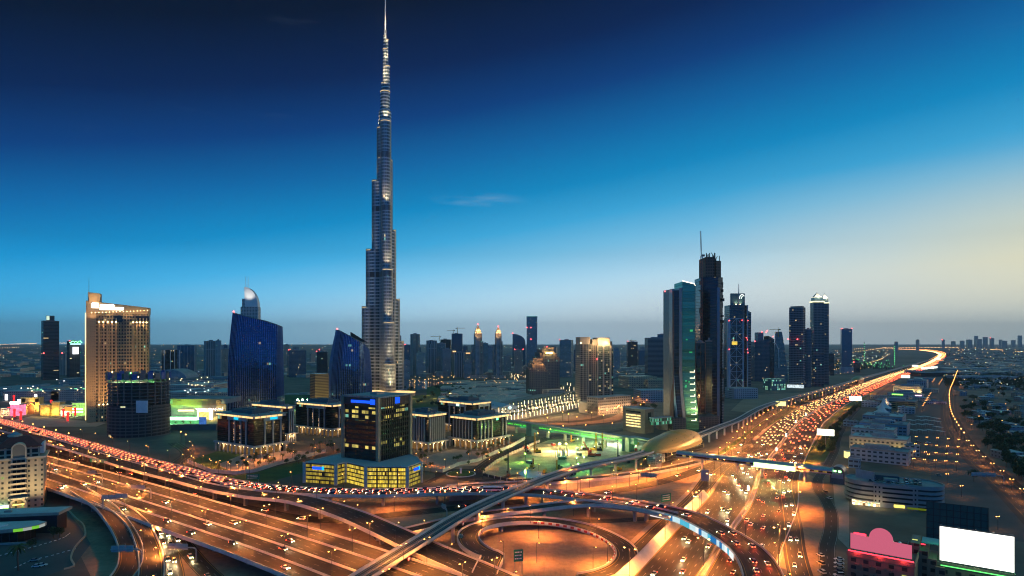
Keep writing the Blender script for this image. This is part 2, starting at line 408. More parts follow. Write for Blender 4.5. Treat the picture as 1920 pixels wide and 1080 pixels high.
def leafmat(name, a, b):
    m, t, out = newmat(name); co = t.n('ShaderNodeTexCoord').outputs['Object']
    oi = t.n('ShaderNodeObjectInfo').outputs['Random']
    n = t.noise(co, .9, 3, .6); c = t.mix(n, (*a, 1), (*b, 1)); c = t.mix(t.m('MULTIPLY', oi, .4), c, scal(a, .6))
    bs = princ(t, c, .75); t.l(bs.outputs[0], out.inputs[0]); return m
M_LEAF = leafmat('tree_leaves', (.02, .045, .012), (.07, .11, .03))
M_PALM = leafmat('palm_fronds', (.03, .06, .015), (.09, .12, .035))
# ---------------------------------------------------------------- ground
def ground_mat():
    m, t, out = newmat('city_ground'); co = t.n('ShaderNodeTexCoord').outputs['Object']
    n1 = t.noise(co, .0016, 6, .6); n2 = t.noise(co, .02, 5, .65); n3 = t.noise(co, .25, 3, .6)
    c = t.ramp(t.m('MULTIPLY_ADD', n1, .6, t.m('MULTIPLY', n2, .4)), [(.36, rgb(.035, .045, .03)), (.46, rgb(.1, .09, .07)), (.55, rgb(.2, .165, .125)), (.66, rgb(.27, .22, .165))])
    c = t.mix(t.m('MULTIPLY', n3, .5), c, scal((.2, .16, .12), .5))
    b = princ(t, c, .95); t.l(b.outputs[0], out.inputs[0]); return m
def sand_mat():
    m, t, out = newmat('sandy_ground'); co = t.n('ShaderNodeTexCoord').outputs['Object']
    n1 = t.noise(co, .022, 6, .62); n2 = t.noise(co, .3, 4, .6)
    st = t.n('ShaderNodeMapping'); st.inputs['Rotation'].default_value = (0, 0, .6); st.inputs['Scale'].default_value = (.5, .06, 1); t.l(co, st.inputs[0])
    n3 = t.noise(st.outputs[0], 1.0, 4, .6)           # tyre tracks and graded streaks
    c = t.ramp(t.m('MULTIPLY_ADD', n1, .7, t.m('MULTIPLY', n2, .3)), [(.32, rgb(.1, .07, .05)), (.44, rgb(.21, .15, .1)), (.56, rgb(.3, .215, .145)), (.7, rgb(.37, .28, .2))])
    c = t.mix(t.m('MULTIPLY', t.m('GREATER_THAN', n3, .6), .3), c, rgb(.15, .11, .08))
    b = princ(t, c, .95)
    bp = t.n('ShaderNodeBump'); bp.inputs['Strength'].default_value = .5; bp.inputs['Distance'].default_value = .4
    t.l(t.m('ADD', n2, t.m('MULTIPLY', n1, 2.0)), bp.inputs['Height']); t.l(bp.outputs[0], b.inputs['Normal'])
    t.l(b.outputs[0], out.inputs[0]); return m
GM, SM = ground_mat(), sand_mat()
mb = MB(); mb.face([(-24000, -2000, 0), (24000, -2000, 0), (24000, 26000, 0), (-24000, 26000, 0)])
struct(mb.build('ground', GM))
def sheet(name, pts, z, mat, px=True):
    mb = MB(); mb.face([(*(P(*q).xy if px else q), z) for q in pts]); return struct(mb.build(name, mat))
sheet('sandy_ground', [(100, 1400), (1560, 1400), (1545, 900), (1400, 850), (1250, 850), (1050, 905), (560, 935), (330, 905), (60, 850), (-200, 800), (-200, 860), (130, 915), (130, 1000), (170, 1080)], .012, SM)

A_HW = asphalt('highway_asphalt', 12.3, 3.65, 1.8)
A_HWR = asphalt('highway_asphalt_out', 13.2, 3.65, 0.0)
A_9 = asphalt('ramp_asphalt', 4.0, 3.65, 1.8, col=.045)
A_15 = asphalt('flyover_asphalt', 6.9, 3.5, 0.0, col=.045)
A_21 = asphalt('viaduct_asphalt', 9.6, 3.65, 0.0, col=.05)
A_CITY = asphalt('street_asphalt', 3.6, 3.4, 0.0, col=.05, yellow=False)
A_LOT = asphalt('parking_asphalt', 50, 3.4, 0.0, col=.06, lines=False)

# ---------------------------------------------------------------- the wide highway at ground level
CPTS = [(-20, 60), (20, 150), (58, 233), (88.9, 287), (118, 340), (164, 421), (208, 512), (258, 603), (373.7, 805), (430, 894),
        (551, 1073), (685, 1248), (947, 1596), (1261, 2001), (1720, 2572), (2500, 3600), (3850, 5480), (5047, 7415), (5735, 9000), (5900, 11500)]
C = smoothpath(CPTS, 12)
def road(name, path, half, mat, dz=.03): return struct(MB().ribbon(path, -half, half, dz).build(name, mat))
road('highway', offs(C, 15.5), 13.6, A_HWR, .05)
road('highway', offs(C, -14.5), 12.6, A_HW, .05)
struct(MB().ribbon(C, -45, 31, .025).build('highway_verge', M_PAVE))
road('service_road', offs(C, -36.5), 5.2, A_9, .05)
tw = thing('median_barrier', 'long low concrete barrier down the middle of the wide highway', 'barrier', (C[0].x, C[0].y, 0))
for o_ in (-1.3, 1.3):
    MB().sweep(offs(C[:130], o_), [(-.3, 0), (-.12, .9), (.12, .9), (.3, 0)], True).build('rail', M_CONC_L, tw, world=True)
tw = thing('edge_barrier', 'long low concrete barrier along the right edge of the wide highway', 'barrier', (C[0].x+29, C[0].y, 0))
MB().sweep(offs(C[:120], 29.6), [(-.3, 0), (-.12, .8), (.12, .8), (.3, 0)], True).build('rail', M_CONC_L, tw, world=True)
# sloping concrete retaining wall at the left edge of the near highway
tag(MB().sweep(offs(smoothpath(CPTS[1:6], 8), -28.6), [(-3.5, 0), (-3.2, 4.2), (-2.4, 4.2), (1.2, 0)], True).build('retaining_wall', M_CONC_L),
    'sloping pale concrete retaining wall along the left edge of the near highway', 'wall')

def ground_road(pts, half, mat, dz=.06, step=8): 
    pth = smoothpath([P(*q[:2]) for q in pts], step); road('road', pth, half, mat, dz); return pth
G1 = ground_road([(20, 826), (104, 855), (142, 866), (220, 884), (315, 916), (409, 941), (480, 957), (560, 972), (640, 975), (700, 969), (800, 959), (900, 948), (1000, 938), (1110, 927), (1190, 914), (1250, 901), (1310, 881), (1360, 861), (1420, 826)], 6.0, A_15, .06)
G4 = ground_road([(700, 1000), (780, 1004), (860, 990), (950, 978), (1044, 977), (1140, 977), (1240, 969), (1290, 955)], 4.2, A_9, .07)
G5 = ground_road([(1410, 842), (1370, 868), (1340, 892), (1312, 925), (1285, 953), (1235, 968)], 5.0, A_9, .08)
U1 = ground_road([(255, 925), (283, 957), (302, 989), (315, 1023), (321, 1055), (326, 1085), (318, 1140), (300, 1200)], 4.6, A_9, .06)
U2 = ground_road([(275, 935), (318, 985), (345, 1023), (374, 1058), (398, 1082), (440, 1120), (490, 1160)], 4.6, A_9, .075)
EXITR = ground_road([(1505, 842), (1488, 868), (1474, 905), (1477, 935), (1481, 958), (1486, 990), (1490, 1032), (1503, 1085), (1530, 1150)], 5.6, A_9, .07)
SERV = ground_road([(1700, 700), (1650, 735), (1612, 765), (1590, 788), (1572, 820), (1566, 845), (1552, 872), (1533, 900), (1535, 920), (1548, 938), (1558, 962), (1557, 1000), (1550, 1030), (1556, 1075), (1570, 1130)], 4.0, A_CITY, .06)
ESTR = ground_road([(-60, 880), (150, 905), (260, 905), (330, 888)], 4, A_CITY, .05)
E1 = ground_road([(325, 830), (350, 850), (330, 870), (370, 880), (440, 890), (520, 872), (600, 855), (680, 838), (760, 828)], 5.5, A_CITY, .05)
E2 = ground_road([(895, 882), (930, 858), (970, 842), (1010, 828), (1050, 816), (1130, 812), (1210, 800)], 6.0, A_CITY, .055)
E3 = ground_road([(800, 905), (835, 890), (855, 897), (900, 902), (960, 893), (1010, 885)], 4.0, A_CITY, .05)
E4 = ground_road([(960, 795), (1020, 792), (1080, 790), (1130, 783), (1160, 768), (1180, 757), (1230, 748), (1290, 742)], 9.0, A_15, .05)
E5 = ground_road([(1010, 800), (1090, 797), (1160, 790), (1190, 775), (1210, 760)], 5.0, A_CITY, .065)
BR = ground_road([(1795, 700), (1788, 720), (1780, 742), (1779, 765), (1783, 790), (1803, 828), (1838, 868), (1880, 905), (1925, 950), (1990, 1015), (2060, 1090)], 11, A_15, .06)
BL = ground_road([(1716, 700), (1735, 690), (1795, 700), (1830, 702)], 5, A_CITY, .05)
SOD_ROADS = []
# roundabout with a planted island
rc = P(864, 889)
mb = MB(); a_, b_ = ngon(rc.x, rc.y, 21, n=40), ngon(rc.x, rc.y, 12.5, n=40)
for i in range(40):
    j = (i+1) % 40; mb.face([(*a_[i], .07), (*a_[j], .07), (*b_[j], .07), (*b_[i], .07)], 0, [(0, i), (0, i+1), (8, i+1), (8, i)])
struct(mb.build('roundabout_road', A_LOT))
t_ = thing('roundabout_island', 'round planted roundabout island with a small white monument', 'roundabout', (rc.x, rc.y, 0))
MB().cyl(0, 0, 0, .45, 12.5, n=40).build('kerb', M_CONC_L, t_)
MB().cyl(0, 0, .46, .7, 11.2, n=40).build('lawn', M_GRASS, t_)
MB().box(0, 0, .7, 1.6, .5, 4.2).box(0, 0, 4.9, 2.1, .8, .3).build('monument', M_WHITE, t_)

# grass verges, site ground, car parks, lake, park
sheet('grass_verge', [(1500, 872), (1515, 845), (1540, 812), (1580, 775), (1640, 735), (1620, 735), (1560, 782), (1538, 812), (1525, 838), (1512, 866)], .04, M_GRASS)
sheet('grass_verge', [(1506, 872), (1530, 835), (1560, 800), (1600, 768), (1640, 738), (1655, 733), (1618, 764), (1582, 800), (1562, 835), (1545, 866)], .043, M_GRASS)
sheet('grass_verge', [(1320, 868), (1430, 790), (1500, 752), (1540, 735), (1555, 733), (1500, 762), (1440, 800), (1390, 832)], .035, M_GRASS)
M_SITE = plain('site_earth', rgb(.36, .29, .19), .95, var=.75, scale=.07, bump=1.0)
sheet('construction_ground', [(905, 885), (960, 850), (1010, 828), (1100, 817), (1200, 820), (1225, 840), (1180, 862), (1090, 885), (1000, 902), (940, 905)], .03, M_SITE)
M_LOTM = plain('car_park_ground', rgb(.045, .055, .06), .8, var=.35, scale=.05)
M_LOTB = plain('dark_teal_paving', rgb(.05, .075, .08), .75, var=.3, scale=.06)
sheet('car_park', [(-300, 1300), (-60, 1010), (60, 950), (120, 948), (158, 1000), (170, 1020), (140, 1060), (60, 1090), (-40, 1200)], .03, M_LOTB)
sheet('car_park', [(1745, 880), (1700, 820), (1690, 770), (1690, 700), (1792, 700), (1772, 745), (1770, 790), (1800, 840), (1850, 890), (1900, 950), (1960, 1020), (1760, 1000), (1750, 940)], .022, M_LOTM)
sheet('dirt_patch', [(1490, 905), (1530, 905), (1545, 940), (1553, 965), (1550, 1000), (1540, 1040), (1548, 1110), (1510, 1080), (1497, 1030), (1488, 960)], .026, SM)
sheet('forecourt', [(1562, 905), (1592, 890), (1592, 1030), (1562, 1000), (1566, 960)], .03, M_PAVE)
M_LAKE = plain('lake_water', rgb(.02, .09, .09), .08, var=.1)
sheet('lake', [(745, 712), (790, 712), (840, 716), (815, 728), (745, 733)], .05, M_LAKE)
sheet('park_lawn', [(800, 726), (860, 715), (886, 722), (870, 736), (800, 740)], .052, M_GRASS)
sheet('planted_ground', [(770, 742), (850, 738), (880, 742), (890, 758), (770, 765)], .045, M_GRASS)
sheet('planted_ground', [(360, 862), (420, 842), (560, 862), (590, 880), (500, 905), (390, 893)], .022, M_GRASS)
sheet('courtyard', [(780, 860), (850, 842), (940, 850), (910, 872), (840, 876), (790, 880)], .04, M_PAVE)
sheet('plaza', [(405, 872), (470, 846), (560, 846), (640, 850), (560, 862), (440, 885)], .03, M_PAVE)
sheet('plaza', [(0, 793), (60, 780), (200, 793), (180, 800), (90, 800), (20, 801)], .03, M_PAVE)
sheet('desert_ground', [(840, 720), (985, 716), (985, 760), (920, 765), (850, 745)], .03, M_SAND)
sheet('desert_ground', [(900, 800), (960, 782), (1080, 775), (1170, 752), (1260, 742), (1310, 760), (1230, 790), (1110, 812), (1000, 815)], .02, SM)
sheet('desert_ground', [(1370, 770), (1400, 742), (1520, 735), (1480, 752), (1420, 775)], .02, M_SAND)
sheet('site_pond', [(970, 888), (985, 880), (1005, 883), (1025, 889), (1018, 896), (985, 896)], .06, M_POOL)

# ---------------------------------------------------------------- flyovers
def flyover(label, path, w, surf, pier_step=34, piers=True, wide=False, thick=2.0, skip=(), name='flyover', walls=False, lanes=None, zmin=2.5):
    t_ = thing(name, label, 'flyover', (path[len(path)//2].x, path[len(path)//2].y, 0))
    h = w/2
    MB().sweep(path, [(-h, -.05), (-h, -.9), (-h*.62, -thick), (h*.62, -thick), (h, -.9), (h, -.05)], True).build('deck', M_CONC, t_, world=True)
    if lanes:
        for o0, o1, m in lanes: MB().sweep(offs(path, (o0+o1)/2), [((o1-o0)/2, 0), (-(o1-o0)/2, 0)], False, 0, .02).build('road_surface', m, t_, world=True)
    else: MB().ribbon(path, -h+.5, h-.5, .02).build('road_surface', surf, t_, world=True)
    for s in (-1, 1):
        MB().sweep(offs(path, s*(h-.22)), [(-.24, -1.0), (-.2, 1.0), (.2, 1.0), (.24, -1.0)], True).build('parapet', M_CONC_L, t_, world=True)
    if lanes:
        for a, b in zip(lanes, lanes[1:]):
            c_ = (a[1]+b[0])/2
            MB().sweep(offs(path, c_), [(-.3, 0), (-.12, .9), (.12, .9), (.3, 0)], True).build('median_barrier', M_CONC_L, t_, world=True)
    if walls:
        fr = frames(path)
        for s in (-1, 1):
            mb = MB()
            for (a, ta, na), (b, tb, nb) in zip(fr, fr[1:]):
                q = s*(h-.35); A = Vector((a.x+na.x*q, a.y+na.y*q, 0)); B = Vector((b.x+nb.x*q, b.y+nb.y*q, 0))
                mb.face([(A.x, A.y, 0), (B.x, B.y, 0), (B.x, B.y, max(b.z-.3, .1)), (A.x, A.y, max(a.z-.3, .1))])
            mb.build('retaining_wall', M_CONC, t_, world=True)
    if piers:
        for c, tt, nn, d in along(path, pier_step, pier_step*.5):
            if c.z < zmin or any(a <= d <= b for a, b in skip): continue
            mb = MB(); rot = math.atan2(nn.y, nn.x); top = c.z-thick
            cols = [-w*.27, w*.27] if wide else [0]
            for o in cols:
                x, y = c.x+nn.x*o, c.y+nn.y*o
                mb.box(x, y, 0, 2.4, 1.7, top-1.6, rot)
                b0, b1 = rect(x, y, 2.4, 1.7, rot), rect(x, y, 5.2 if not wide else 4.4, 2.0, rot)
                for i in range(4):
                    j = (i+1) % 4; mb.face([(*b0[i], top-1.6), (*b0[j], top-1.6), (*b1[j], top), (*b1[i], top)])
            mb.build('pier', M_CONC, t_, world=True)
    return t_
def zp(pts, step=7): return smoothpath([P(x, y, z) for x, y, z in pts], step)
PJAM = zp([(-60, 778, 8.5), (0, 790, 8.5), (151, 831, 8.5), (252, 860, 8.5), (346, 884.5, 8.5), (409, 902, 8.5), (480, 914, 8.5), (540, 919, 8.5), (600, 922.5, 8.5), (700, 924.5, 8.5),
           (800, 922, 8.5), (880, 920, 8.5), (960, 921, 8.5), (1032, 925, 8.5), (1100, 933, 8.5), (1190, 946, 8.8), (1272, 962, 9), (1320, 981, 9), (1380, 1015, 9), (1411, 1042, 9), (1431, 1080, 9), (1437, 1130, 9), (1420, 1200, 9)])
PEMP = zp([(-60, 786, 8.5), (0, 801, 8.5), (151, 843, 8.5), (252, 874, 8.5), (346, 898, 8.5), (409, 914, 8.5), (480, 927, 8.5), (560, 936, 8.5), (650, 963, 8.5), (725, 995, 8.5), (800, 1030, 8.5), (880, 1064, 8.5), (960, 1100, 8.5), (1060, 1150, 8.5)])
FJ = flyover('long curved flyover packed with queueing cars, crossing from far left to lower right', PJAM, 17, A_15, 36)
FE = flyover('nearly empty dark flyover curving down under the elevated railway', PEMP, 17, A_15, 34)
PF2 = zp([(-260, 800, 8), (-60, 842, 8), (82, 880, 8), (252, 932, 8), (400, 978.5, 8), (500, 1010, 8), (600, 1044, 8), (700, 1080, 8), (830, 1130, 8), (960, 1190, 8)])
F2W = 48
FV = flyover('very wide multi lane viaduct running diagonally across the lower left', PF2, F2W, None, 32, wide=True, lanes=[(-23.3, -12.4, A_15), (-11.2, 1.0, A_15), (2.4, 12.4, A_15), (13.4, 23.3, A_15)])
PL1 = zp([(148, 919, 8), (189, 945, 8), (207, 962, 7.8), (228, 990, 7), (243, 1020, 6), (246, 1045, 5.5), (238, 1070, 4.8), (205, 1110, 4)], 5)
PL2 = zp([(190, 938, 8), (226, 955, 8), (258, 984, 7.3), (277, 1022, 6.3), (284, 1055, 5.5), (281, 1090, 4.6), (255, 1140, 3.5)], 5)
flyover('left one of the two curved slip ramps bending down at lower left', PL1, 10.5, A_9, 24, name='slip_ramp')
flyover('right one of the two curved slip ramps bending down at lower left', PL2, 10.5, A_9, 24, name='slip_ramp')
PF3 = zp([(700, 1008, .4), (780, 992, 1.5), (840, 977, 3.2), (920, 963, 6), (986, 955, 8.5), (1073, 945, 8.5), (1131, 944, 8.5), (1200, 952, 8.8), (1262, 966, 9)], 6)
flyover('arched ramp rising from the ground beneath the elevated railway to join the curved flyover', PF3, 10.5, A_9, 30, walls=False, name='flyover_ramp')
PF4 = zp([(840, 914, 8.5), (900, 910, 8.5), (968, 907, 8), (1046, 902, 6.8), (1120, 896, 5), (1200, 887, 3), (1260, 877, 1.2), (1310, 866, .3)], 6)
flyover('walled ramp descending right from the queue flyover behind the railway piers', PF4, 10.5, A_9, 30, walls=True, piers=False, name='flyover_ramp')
# the loop ramp
lp = []; lc = Vector((18.5, 322, 0))
for i in range(47):
    a = R(-70) + R(298)*i/46
    k = i/46; z = 0.4+7.6*max(0, min(1, (k-.32)/.5))
    lp.append(Vector((lc.x+41.5*math.cos(a), lc.y+41.5*math.sin(a), z)))
tail = Vector((-12, 268, 8.2))
lp.append(Vector((-24.5, 300, 8.2)) if False else lp[-1].lerp(tail, .4)); lp.append(tail)
PLOOP = smoothpath(lp, 5)
flyover('round loop ramp circling a bare sandy plot in the lower middle', PLOOP, 11.5, A_9, 26, walls=False, name='loop_ramp', zmin=4)
# red and white kerb blocks on the inner right side of the loop
t_ = thing('striped_barrier', 'row of red and white plastic barriers lining the inside of the loop ramp', 'barrier', (lc.x, lc.y, 0))
rw = MB(); ww = MB(); k = 0
for c, tt, nn, d in along(offs(PLOOP, -6.4), 2.2, 22, 105):
    (rw if k % 2 else ww).box(c.x, c.y, max(c.z-.2, 0), 2.1, .5, 1.1, math.atan2(tt.y, tt.x)); k += 1
rw.build('red_block', M_RED, t_, world=True); ww.build('white_block', M_WHITE, t_, world=True)
# billboard strip hung on the near side of the curved flyover
bp = [c for c in PJAM if 84 < c.x < 116 and c.y < 372 and c.y > 285]
def banner_mat():
    m, t, out = newmat('banner_print'); uv = t.n('ShaderNodeUVMap').outputs[0]; u, v, _ = t.xyz(uv)
    w = t.white(t.comb(t.m('FLOOR', t.m('DIVIDE', v, 3.1)), t.m('FLOOR', t.m('DIVIDE', u, .9)), 2.0))
    c = t.ramp(w[0], [(.0, rgb(.02, .16, .4)), (.3, rgb(.08, .45, .62)), (.55, rgb(.55, .75, .8)), (.8, rgb(.85, .88, .85))], 'CONSTANT')
    e = t.n('ShaderNodeEmission'); t.l(c, e.inputs[0]); e.inputs[1].default_value = 1.1; t.l(e.outputs[0], out.inputs[0])
    m.cycles.emission_sampling = 'NONE'; return m
bo = offs(bp, 8.75, -2.6)
t_ = thing('banner', 'long backlit blue and white advertising banner on the side of the curved flyover', 'banner', (bo[0].x, bo[0].y, 0))
MB().sweep(bo, [(0, 0), (0, 3.0), (.3, 3.0), (.3, 0)], True).build('panel', banner_mat(), t_, world=True)

# ---------------------------------------------------------------- elevated railway
ZM = 12.0
MP = [P(540, 1180, ZM), P(620, 1122, ZM), P(690, 1075, ZM), P(800, 1007, ZM), P(877, 961, ZM), P(968, 919.5, ZM), P(1072, 880.5, ZM), P(1177, 858, ZM), P(1216, 847, ZM), P(1262, 832, ZM), P(1309, 817, ZM),
      P(1348, 801, ZM), P(1387, 786, ZM), P(1413, 771, ZM), P(1440, 759, ZM), P(1478, 748, ZM), P(1530, 734, ZM), P(1570, 723, ZM), P(1603, 713, ZM), P(1650, 700, ZM), P(1700, 686.5, ZM), P(1750, 673, ZM)]
MPATH = smoothpath(MP, 8)
t_ = thing('elevated_railway', 'pale concrete railway viaduct on round piers sweeping from lower middle to the far right', 'railway', (0, 350, 0))
MB().sweep(MPATH, [(-4.6, 1.1), (-4.9, 1.1), (-4.9, -.3), (-2.6, -2.2), (2.6, -2.2), (4.9, -.3), (4.9, 1.1), (4.6, 1.1), (4.5, -.2), (-4.5, -.2)], True).build('deck', M_CONC_L, t_, world=True)
M_BED = plain('track_bed', rgb(.075, .08, .085), .8, var=.4, scale=.4)
for o_ in (-2.2, 2.2):
    MB().ribbon(MPATH, o_-1.7, o_+1.7, -.12).build('track_bed', M_BED, t_, world=True)
    for q in (-.75, .75): MB().sweep(offs(MPATH, o_+q), [(-.09, -.1), (-.09, .12), (.09, .12), (.09, -.1)], True).build('rail', M_STEEL, t_, world=True)
MB().sweep(MPATH, [(-.35, -.1), (-.35, .35), (.35, .35), (.35, -.1)], True).build('walkway', M_CONC, t_, world=True)
for c, tt, nn, d in along(MPATH, 30, 14, 1500):
    mb = MB(); rot = math.atan2(nn.y, nn.x); mb.cyl(c.x, c.y, 0, ZM-3.6, 1.1, n=14)
    b0, b1 = rect(c.x, c.y, 2.0, 2.0, rot), rect(c.x, c.y, 5.6, 2.2, rot)
    for i in range(4):
        j = (i+1) % 4; mb.face([(*b0[i], ZM-3.7), (*b0[j], ZM-3.7), (*b1[j], ZM-2.2), (*b1[i], ZM-2.2)])
    mb.build('pier', M_CONC_L, t_, world=True)
# oval red and white plates on the railway side
for i, (c, tt, nn, d) in enumerate(along(MPATH, 58, 20, 160)):
    q = thing('round_plate', 'small oval red and white plate fixed under the side of the elevated railway', 'plate', (c.x+nn.x*5.05, c.y+nn.y*5.05, ZM-1.6), math.atan2(tt.y, tt.x), 'plates on the railway')
    MB().tube((0, .1, 0), (0, -.1, 0), 1.15, 16).build('rim', M_RED, q); MB().tube((0, -.1, 0), (0, -.16, 0), .8, 16).build('face', M_WHITE, q)

# white dotted kerb lines of the lower left lot, as thin painted blocks
def dotted(label, pts, gap=2.6):
    pth = smoothpath([P(*q) for q in pts], 3); mb = MB()
    for c, tt, nn, d in along(pth, gap): mb.box(c.x, c.y, .03, 1.2, .4, .28, math.atan2(tt.y, tt.x))
    o = mb.build('kerb_line', M_WHITE); return tag(o, label, 'kerb', 'dotted kerb lines')
dotted('white dotted kerb line curving past the canopy building to the right', [(0, 1042), (40, 1032), (80, 1021), (118, 1009), (131, 1000)])
dotted('white dotted kerb line through the middle of the dark lower left lot', [(30, 1064), (60, 1051), (90, 1044), (118, 1036), (140, 1030)])
t_ = thing('kerb_wall', 'crooked low stone kerb between the dark lot and the sand at lower left', 'kerb', (P(150, 1000).x, P(150, 1000).y, 0))
MB().sweep(smoothpath([P(*q) for q in ((128, 957), (142, 972), (156, 985), (160, 1003), (150, 1016), (139, 1030), (133, 1048), (139, 1062), (120, 1068))], 3), [(-.4, 0), (-.4, .7), (.4, .7), (.4, 0)], True).build('stones', M_STONE, t_, world=True)
def lowwall(label, pts, h=2.2, m=None, name='boundary_wall', cat='wall'):
    pth = [P(*q) for q in pts]; t_ = thing(name, label, cat, (pth[0].x, pth[0].y, 0))
    MB().sweep(pth, [(-.25, 0), (-.25, h), (.25, h), (.25, 0)], True).build('wall_panel', m or M_CONC_L, t_, world=True)
    mb = MB()
    for c, tt, nn, d in along(pth, 7): mb.box(c.x, c.y, 0, .8, .8, h+.5, math.atan2(tt.y, tt.x))
    mb.build('wall_posts', M_CONC_L, t_, world=True)
lowwall('pale panelled garden wall curving round the block with cyan signs', [(352, 868), (395, 886), (440, 890), (480, 885), (520, 872), (560, 862), (610, 848)], 3.0)
lowwall('pale panelled garden wall around the courtyard by the roundabout', [(790, 882), (830, 886), (862, 872), (895, 866), (930, 850), (960, 838), (985, 824)], 3.0)
lowwall('pink and white hoarding along the near edge of the floodlit building plot', [(905, 888), (930, 868), (960, 852), (1000, 834), (1012, 829)], 2.4, plain('hoarding_pink', rgb(.5, .32, .3), .7), 'hoarding', 'hoarding')
lowwall('dark fence line along the bottom of the floodlit building plot', [(905, 892), (960, 904), (1020, 900), (1080, 890)], 2.0, M_DARK, 'site_fence', 'fence')
# ---------------------------------------------------------------- building helpers
def corner(pxc, d, al, xl, xr):
    """front corner in column pxc at depth d; right face runs along angle al, left face at al+90"""
    Fx, Fy = PX(pxc, d), d; c, s = math.cos(al), math.sin(al)
    k = (xr-960)/FP; Lx = (k*Fy-Fx)/(c-k*s)
    k = (xl-960)/FP; Ly = (Fx-k*Fy)/(s+k*c)
    return (Fx, Fy, 0), Lx, Ly
def parapet(poly, z, h=1.0, w=.4):
    mb = MB(); n = len(poly); cx = sum(p[0] for p in poly)/n; cy_ = sum(p[1] for p in poly)/n
    inn = []
    for q in poly:
        L = math.hypot(q[0]-cx, q[1]-cy_); inn.append((q[0]+(cx-q[0])/L*w*1.4, q[1]+(cy_-q[1])/L*w*1.4))
    for i in range(n):
        j = (i+1) % n; a, b, c, d = poly[i], poly[j], inn[j], inn[i]
        mb.face([(*a, z), (*b, z), (*b, z+h), (*a, z+h)]); mb.face([(*a, z+h), (*b, z+h), (*c, z+h), (*d, z+h)])
        mb.face([(*c, z), (*d, z), (*d, z+h), (*c, z+h)])
    return mb
def scale_poly(poly, k):
    n = len(poly); cx = sum(p[0] for p in poly)/n; cy_ = sum(p[1] for p in poly)/n
    return [(cx+(x-cx)*k, cy_+(y-cy_)*k) for x, y in poly]
def roofkit(t_, poly, z, mat, rr, n=4):
    """roof slab, parapet, plant rooms and small units"""
    MB().prism(scale_poly(poly, .985), z-.5, z+.25).build('roof', mat, t_)
    parapet(scale_poly(poly, 1.004), z-.3, 1.5).build('parapet', M_CONC, t_)
    xs = [p[0] for p in poly]; ys = [p[1] for p in poly]; w, h = max(xs)-min(xs), max(ys)-min(ys); cx, cy_ = (max(xs)+min(xs))/2, (max(ys)+min(ys))/2
    MB().box(cx+rr.uniform(-.08, .08)*w, cy_+rr.uniform(-.05, .1)*h, z+.25, w*rr.uniform(.3, .45), h*rr.uniform(.3, .45), rr.uniform(2.5, 4.5)).build('plant_room', M_ROOF, t_)
    for i in range(n): MB().box(cx+rr.uniform(-.36, .36)*w, cy_+rr.uniform(-.36, .36)*h, z+.25, rr.uniform(1, 2.6), rr.uniform(1, 2.6), rr.uniform(.8, 2)).build('roof_unit', M_STEEL, t_)
def beacon(t_, x, y, z, r=.9): MB().ball((x, y, z), r, 6, 4).build('beacon', G_RED, t_)

def tower(label, x0, x1, yt, d, mat, rot=.35, ratio=.75, name='tower', cat='tower', roof=M_ROOF_D, group=None, mast=0, wings=(), beacons=0, seed=0, zt=None, crown=None, podium=None, fins=None):
    rr = random.Random(seed*77+int(x0*3)); Wt = (x1-x0)/FP*d; ph = math.atan2(PX((x0+x1)/2, d), d); w = Wt*math.cos(ph)/(math.cos(rot)+ratio*abs(math.sin(rot))); dp = w*ratio
    cx = PX((x0+x1)/2, d); z = zt or ZD(yt, d)
    t_ = thing(name, label, cat, (cx, d+dp/2, 0), rot-ph, group); cr = 0
    if crown: cr = crown
    poly = rect(0, 0, w, dp); zb = z-cr
    MB().prism(poly, 0, zb).build('facade', mat, t_)
    roofkit(t_, poly, zb, roof, rr)
    if crown:
        MB().prism(scale_poly(poly, .72), zb, zb+cr*.45).prism(scale_poly(poly, .45), zb+cr*.45, zb+cr*.8).build('crown', mat, t_)
        MB().tube((0, 0, zb+cr*.8), (0, 0, z), .8, 6, r1=.25).build('mast', M_STEEL, t_)
    for (fx, fw, fz, oy, m2) in wings:      # side volumes: centre and width in shares of w, height share, pushed forward by oy
        q = rect(fx*w, -oy*dp/2, fw*w, dp*(1-.15)); MB().prism(q, 0, zb*fz).build('wing', m2, t_)
        MB().prism(scale_poly(q, .97), zb*fz-.2, zb*fz+.4).build('wing_roof', roof, t_)
    if fins:
        n, fd, fm = fins; mb = MB()
        for i in range(n+1):
            u = -w/2+w*i/n; mb.box(u, -dp/2-fd/2+.02, 0, .5, fd, zb+.6)
        for i in range(int(n*ratio)+1):
            u = -dp/2+dp*i/max(1, int(n*ratio))
            mb.box(w/2+fd/2-.02, u, 0, fd, .5, zb+.6); mb.box(-w/2-fd/2+.02, u, 0, fd, .5, zb+.6)
        mb.build('fins', fm, t_)
    if podium:
        pw, ph, pm = podium; MB().box(0, -dp*.1, 0, w*pw, dp*pw, ph).build('podium', pm, t_)
    if mast: MB().tube((0, 0, zb), (0, 0, zb+mast), .7, 6, r1=.2).build('mast', M_STEEL, t_)
    for i in range(beacons): beacon(t_, (-w/2, w/2)[i % 2], -dp/2, zb+2.2, max(.7, d/1500))
    return t_

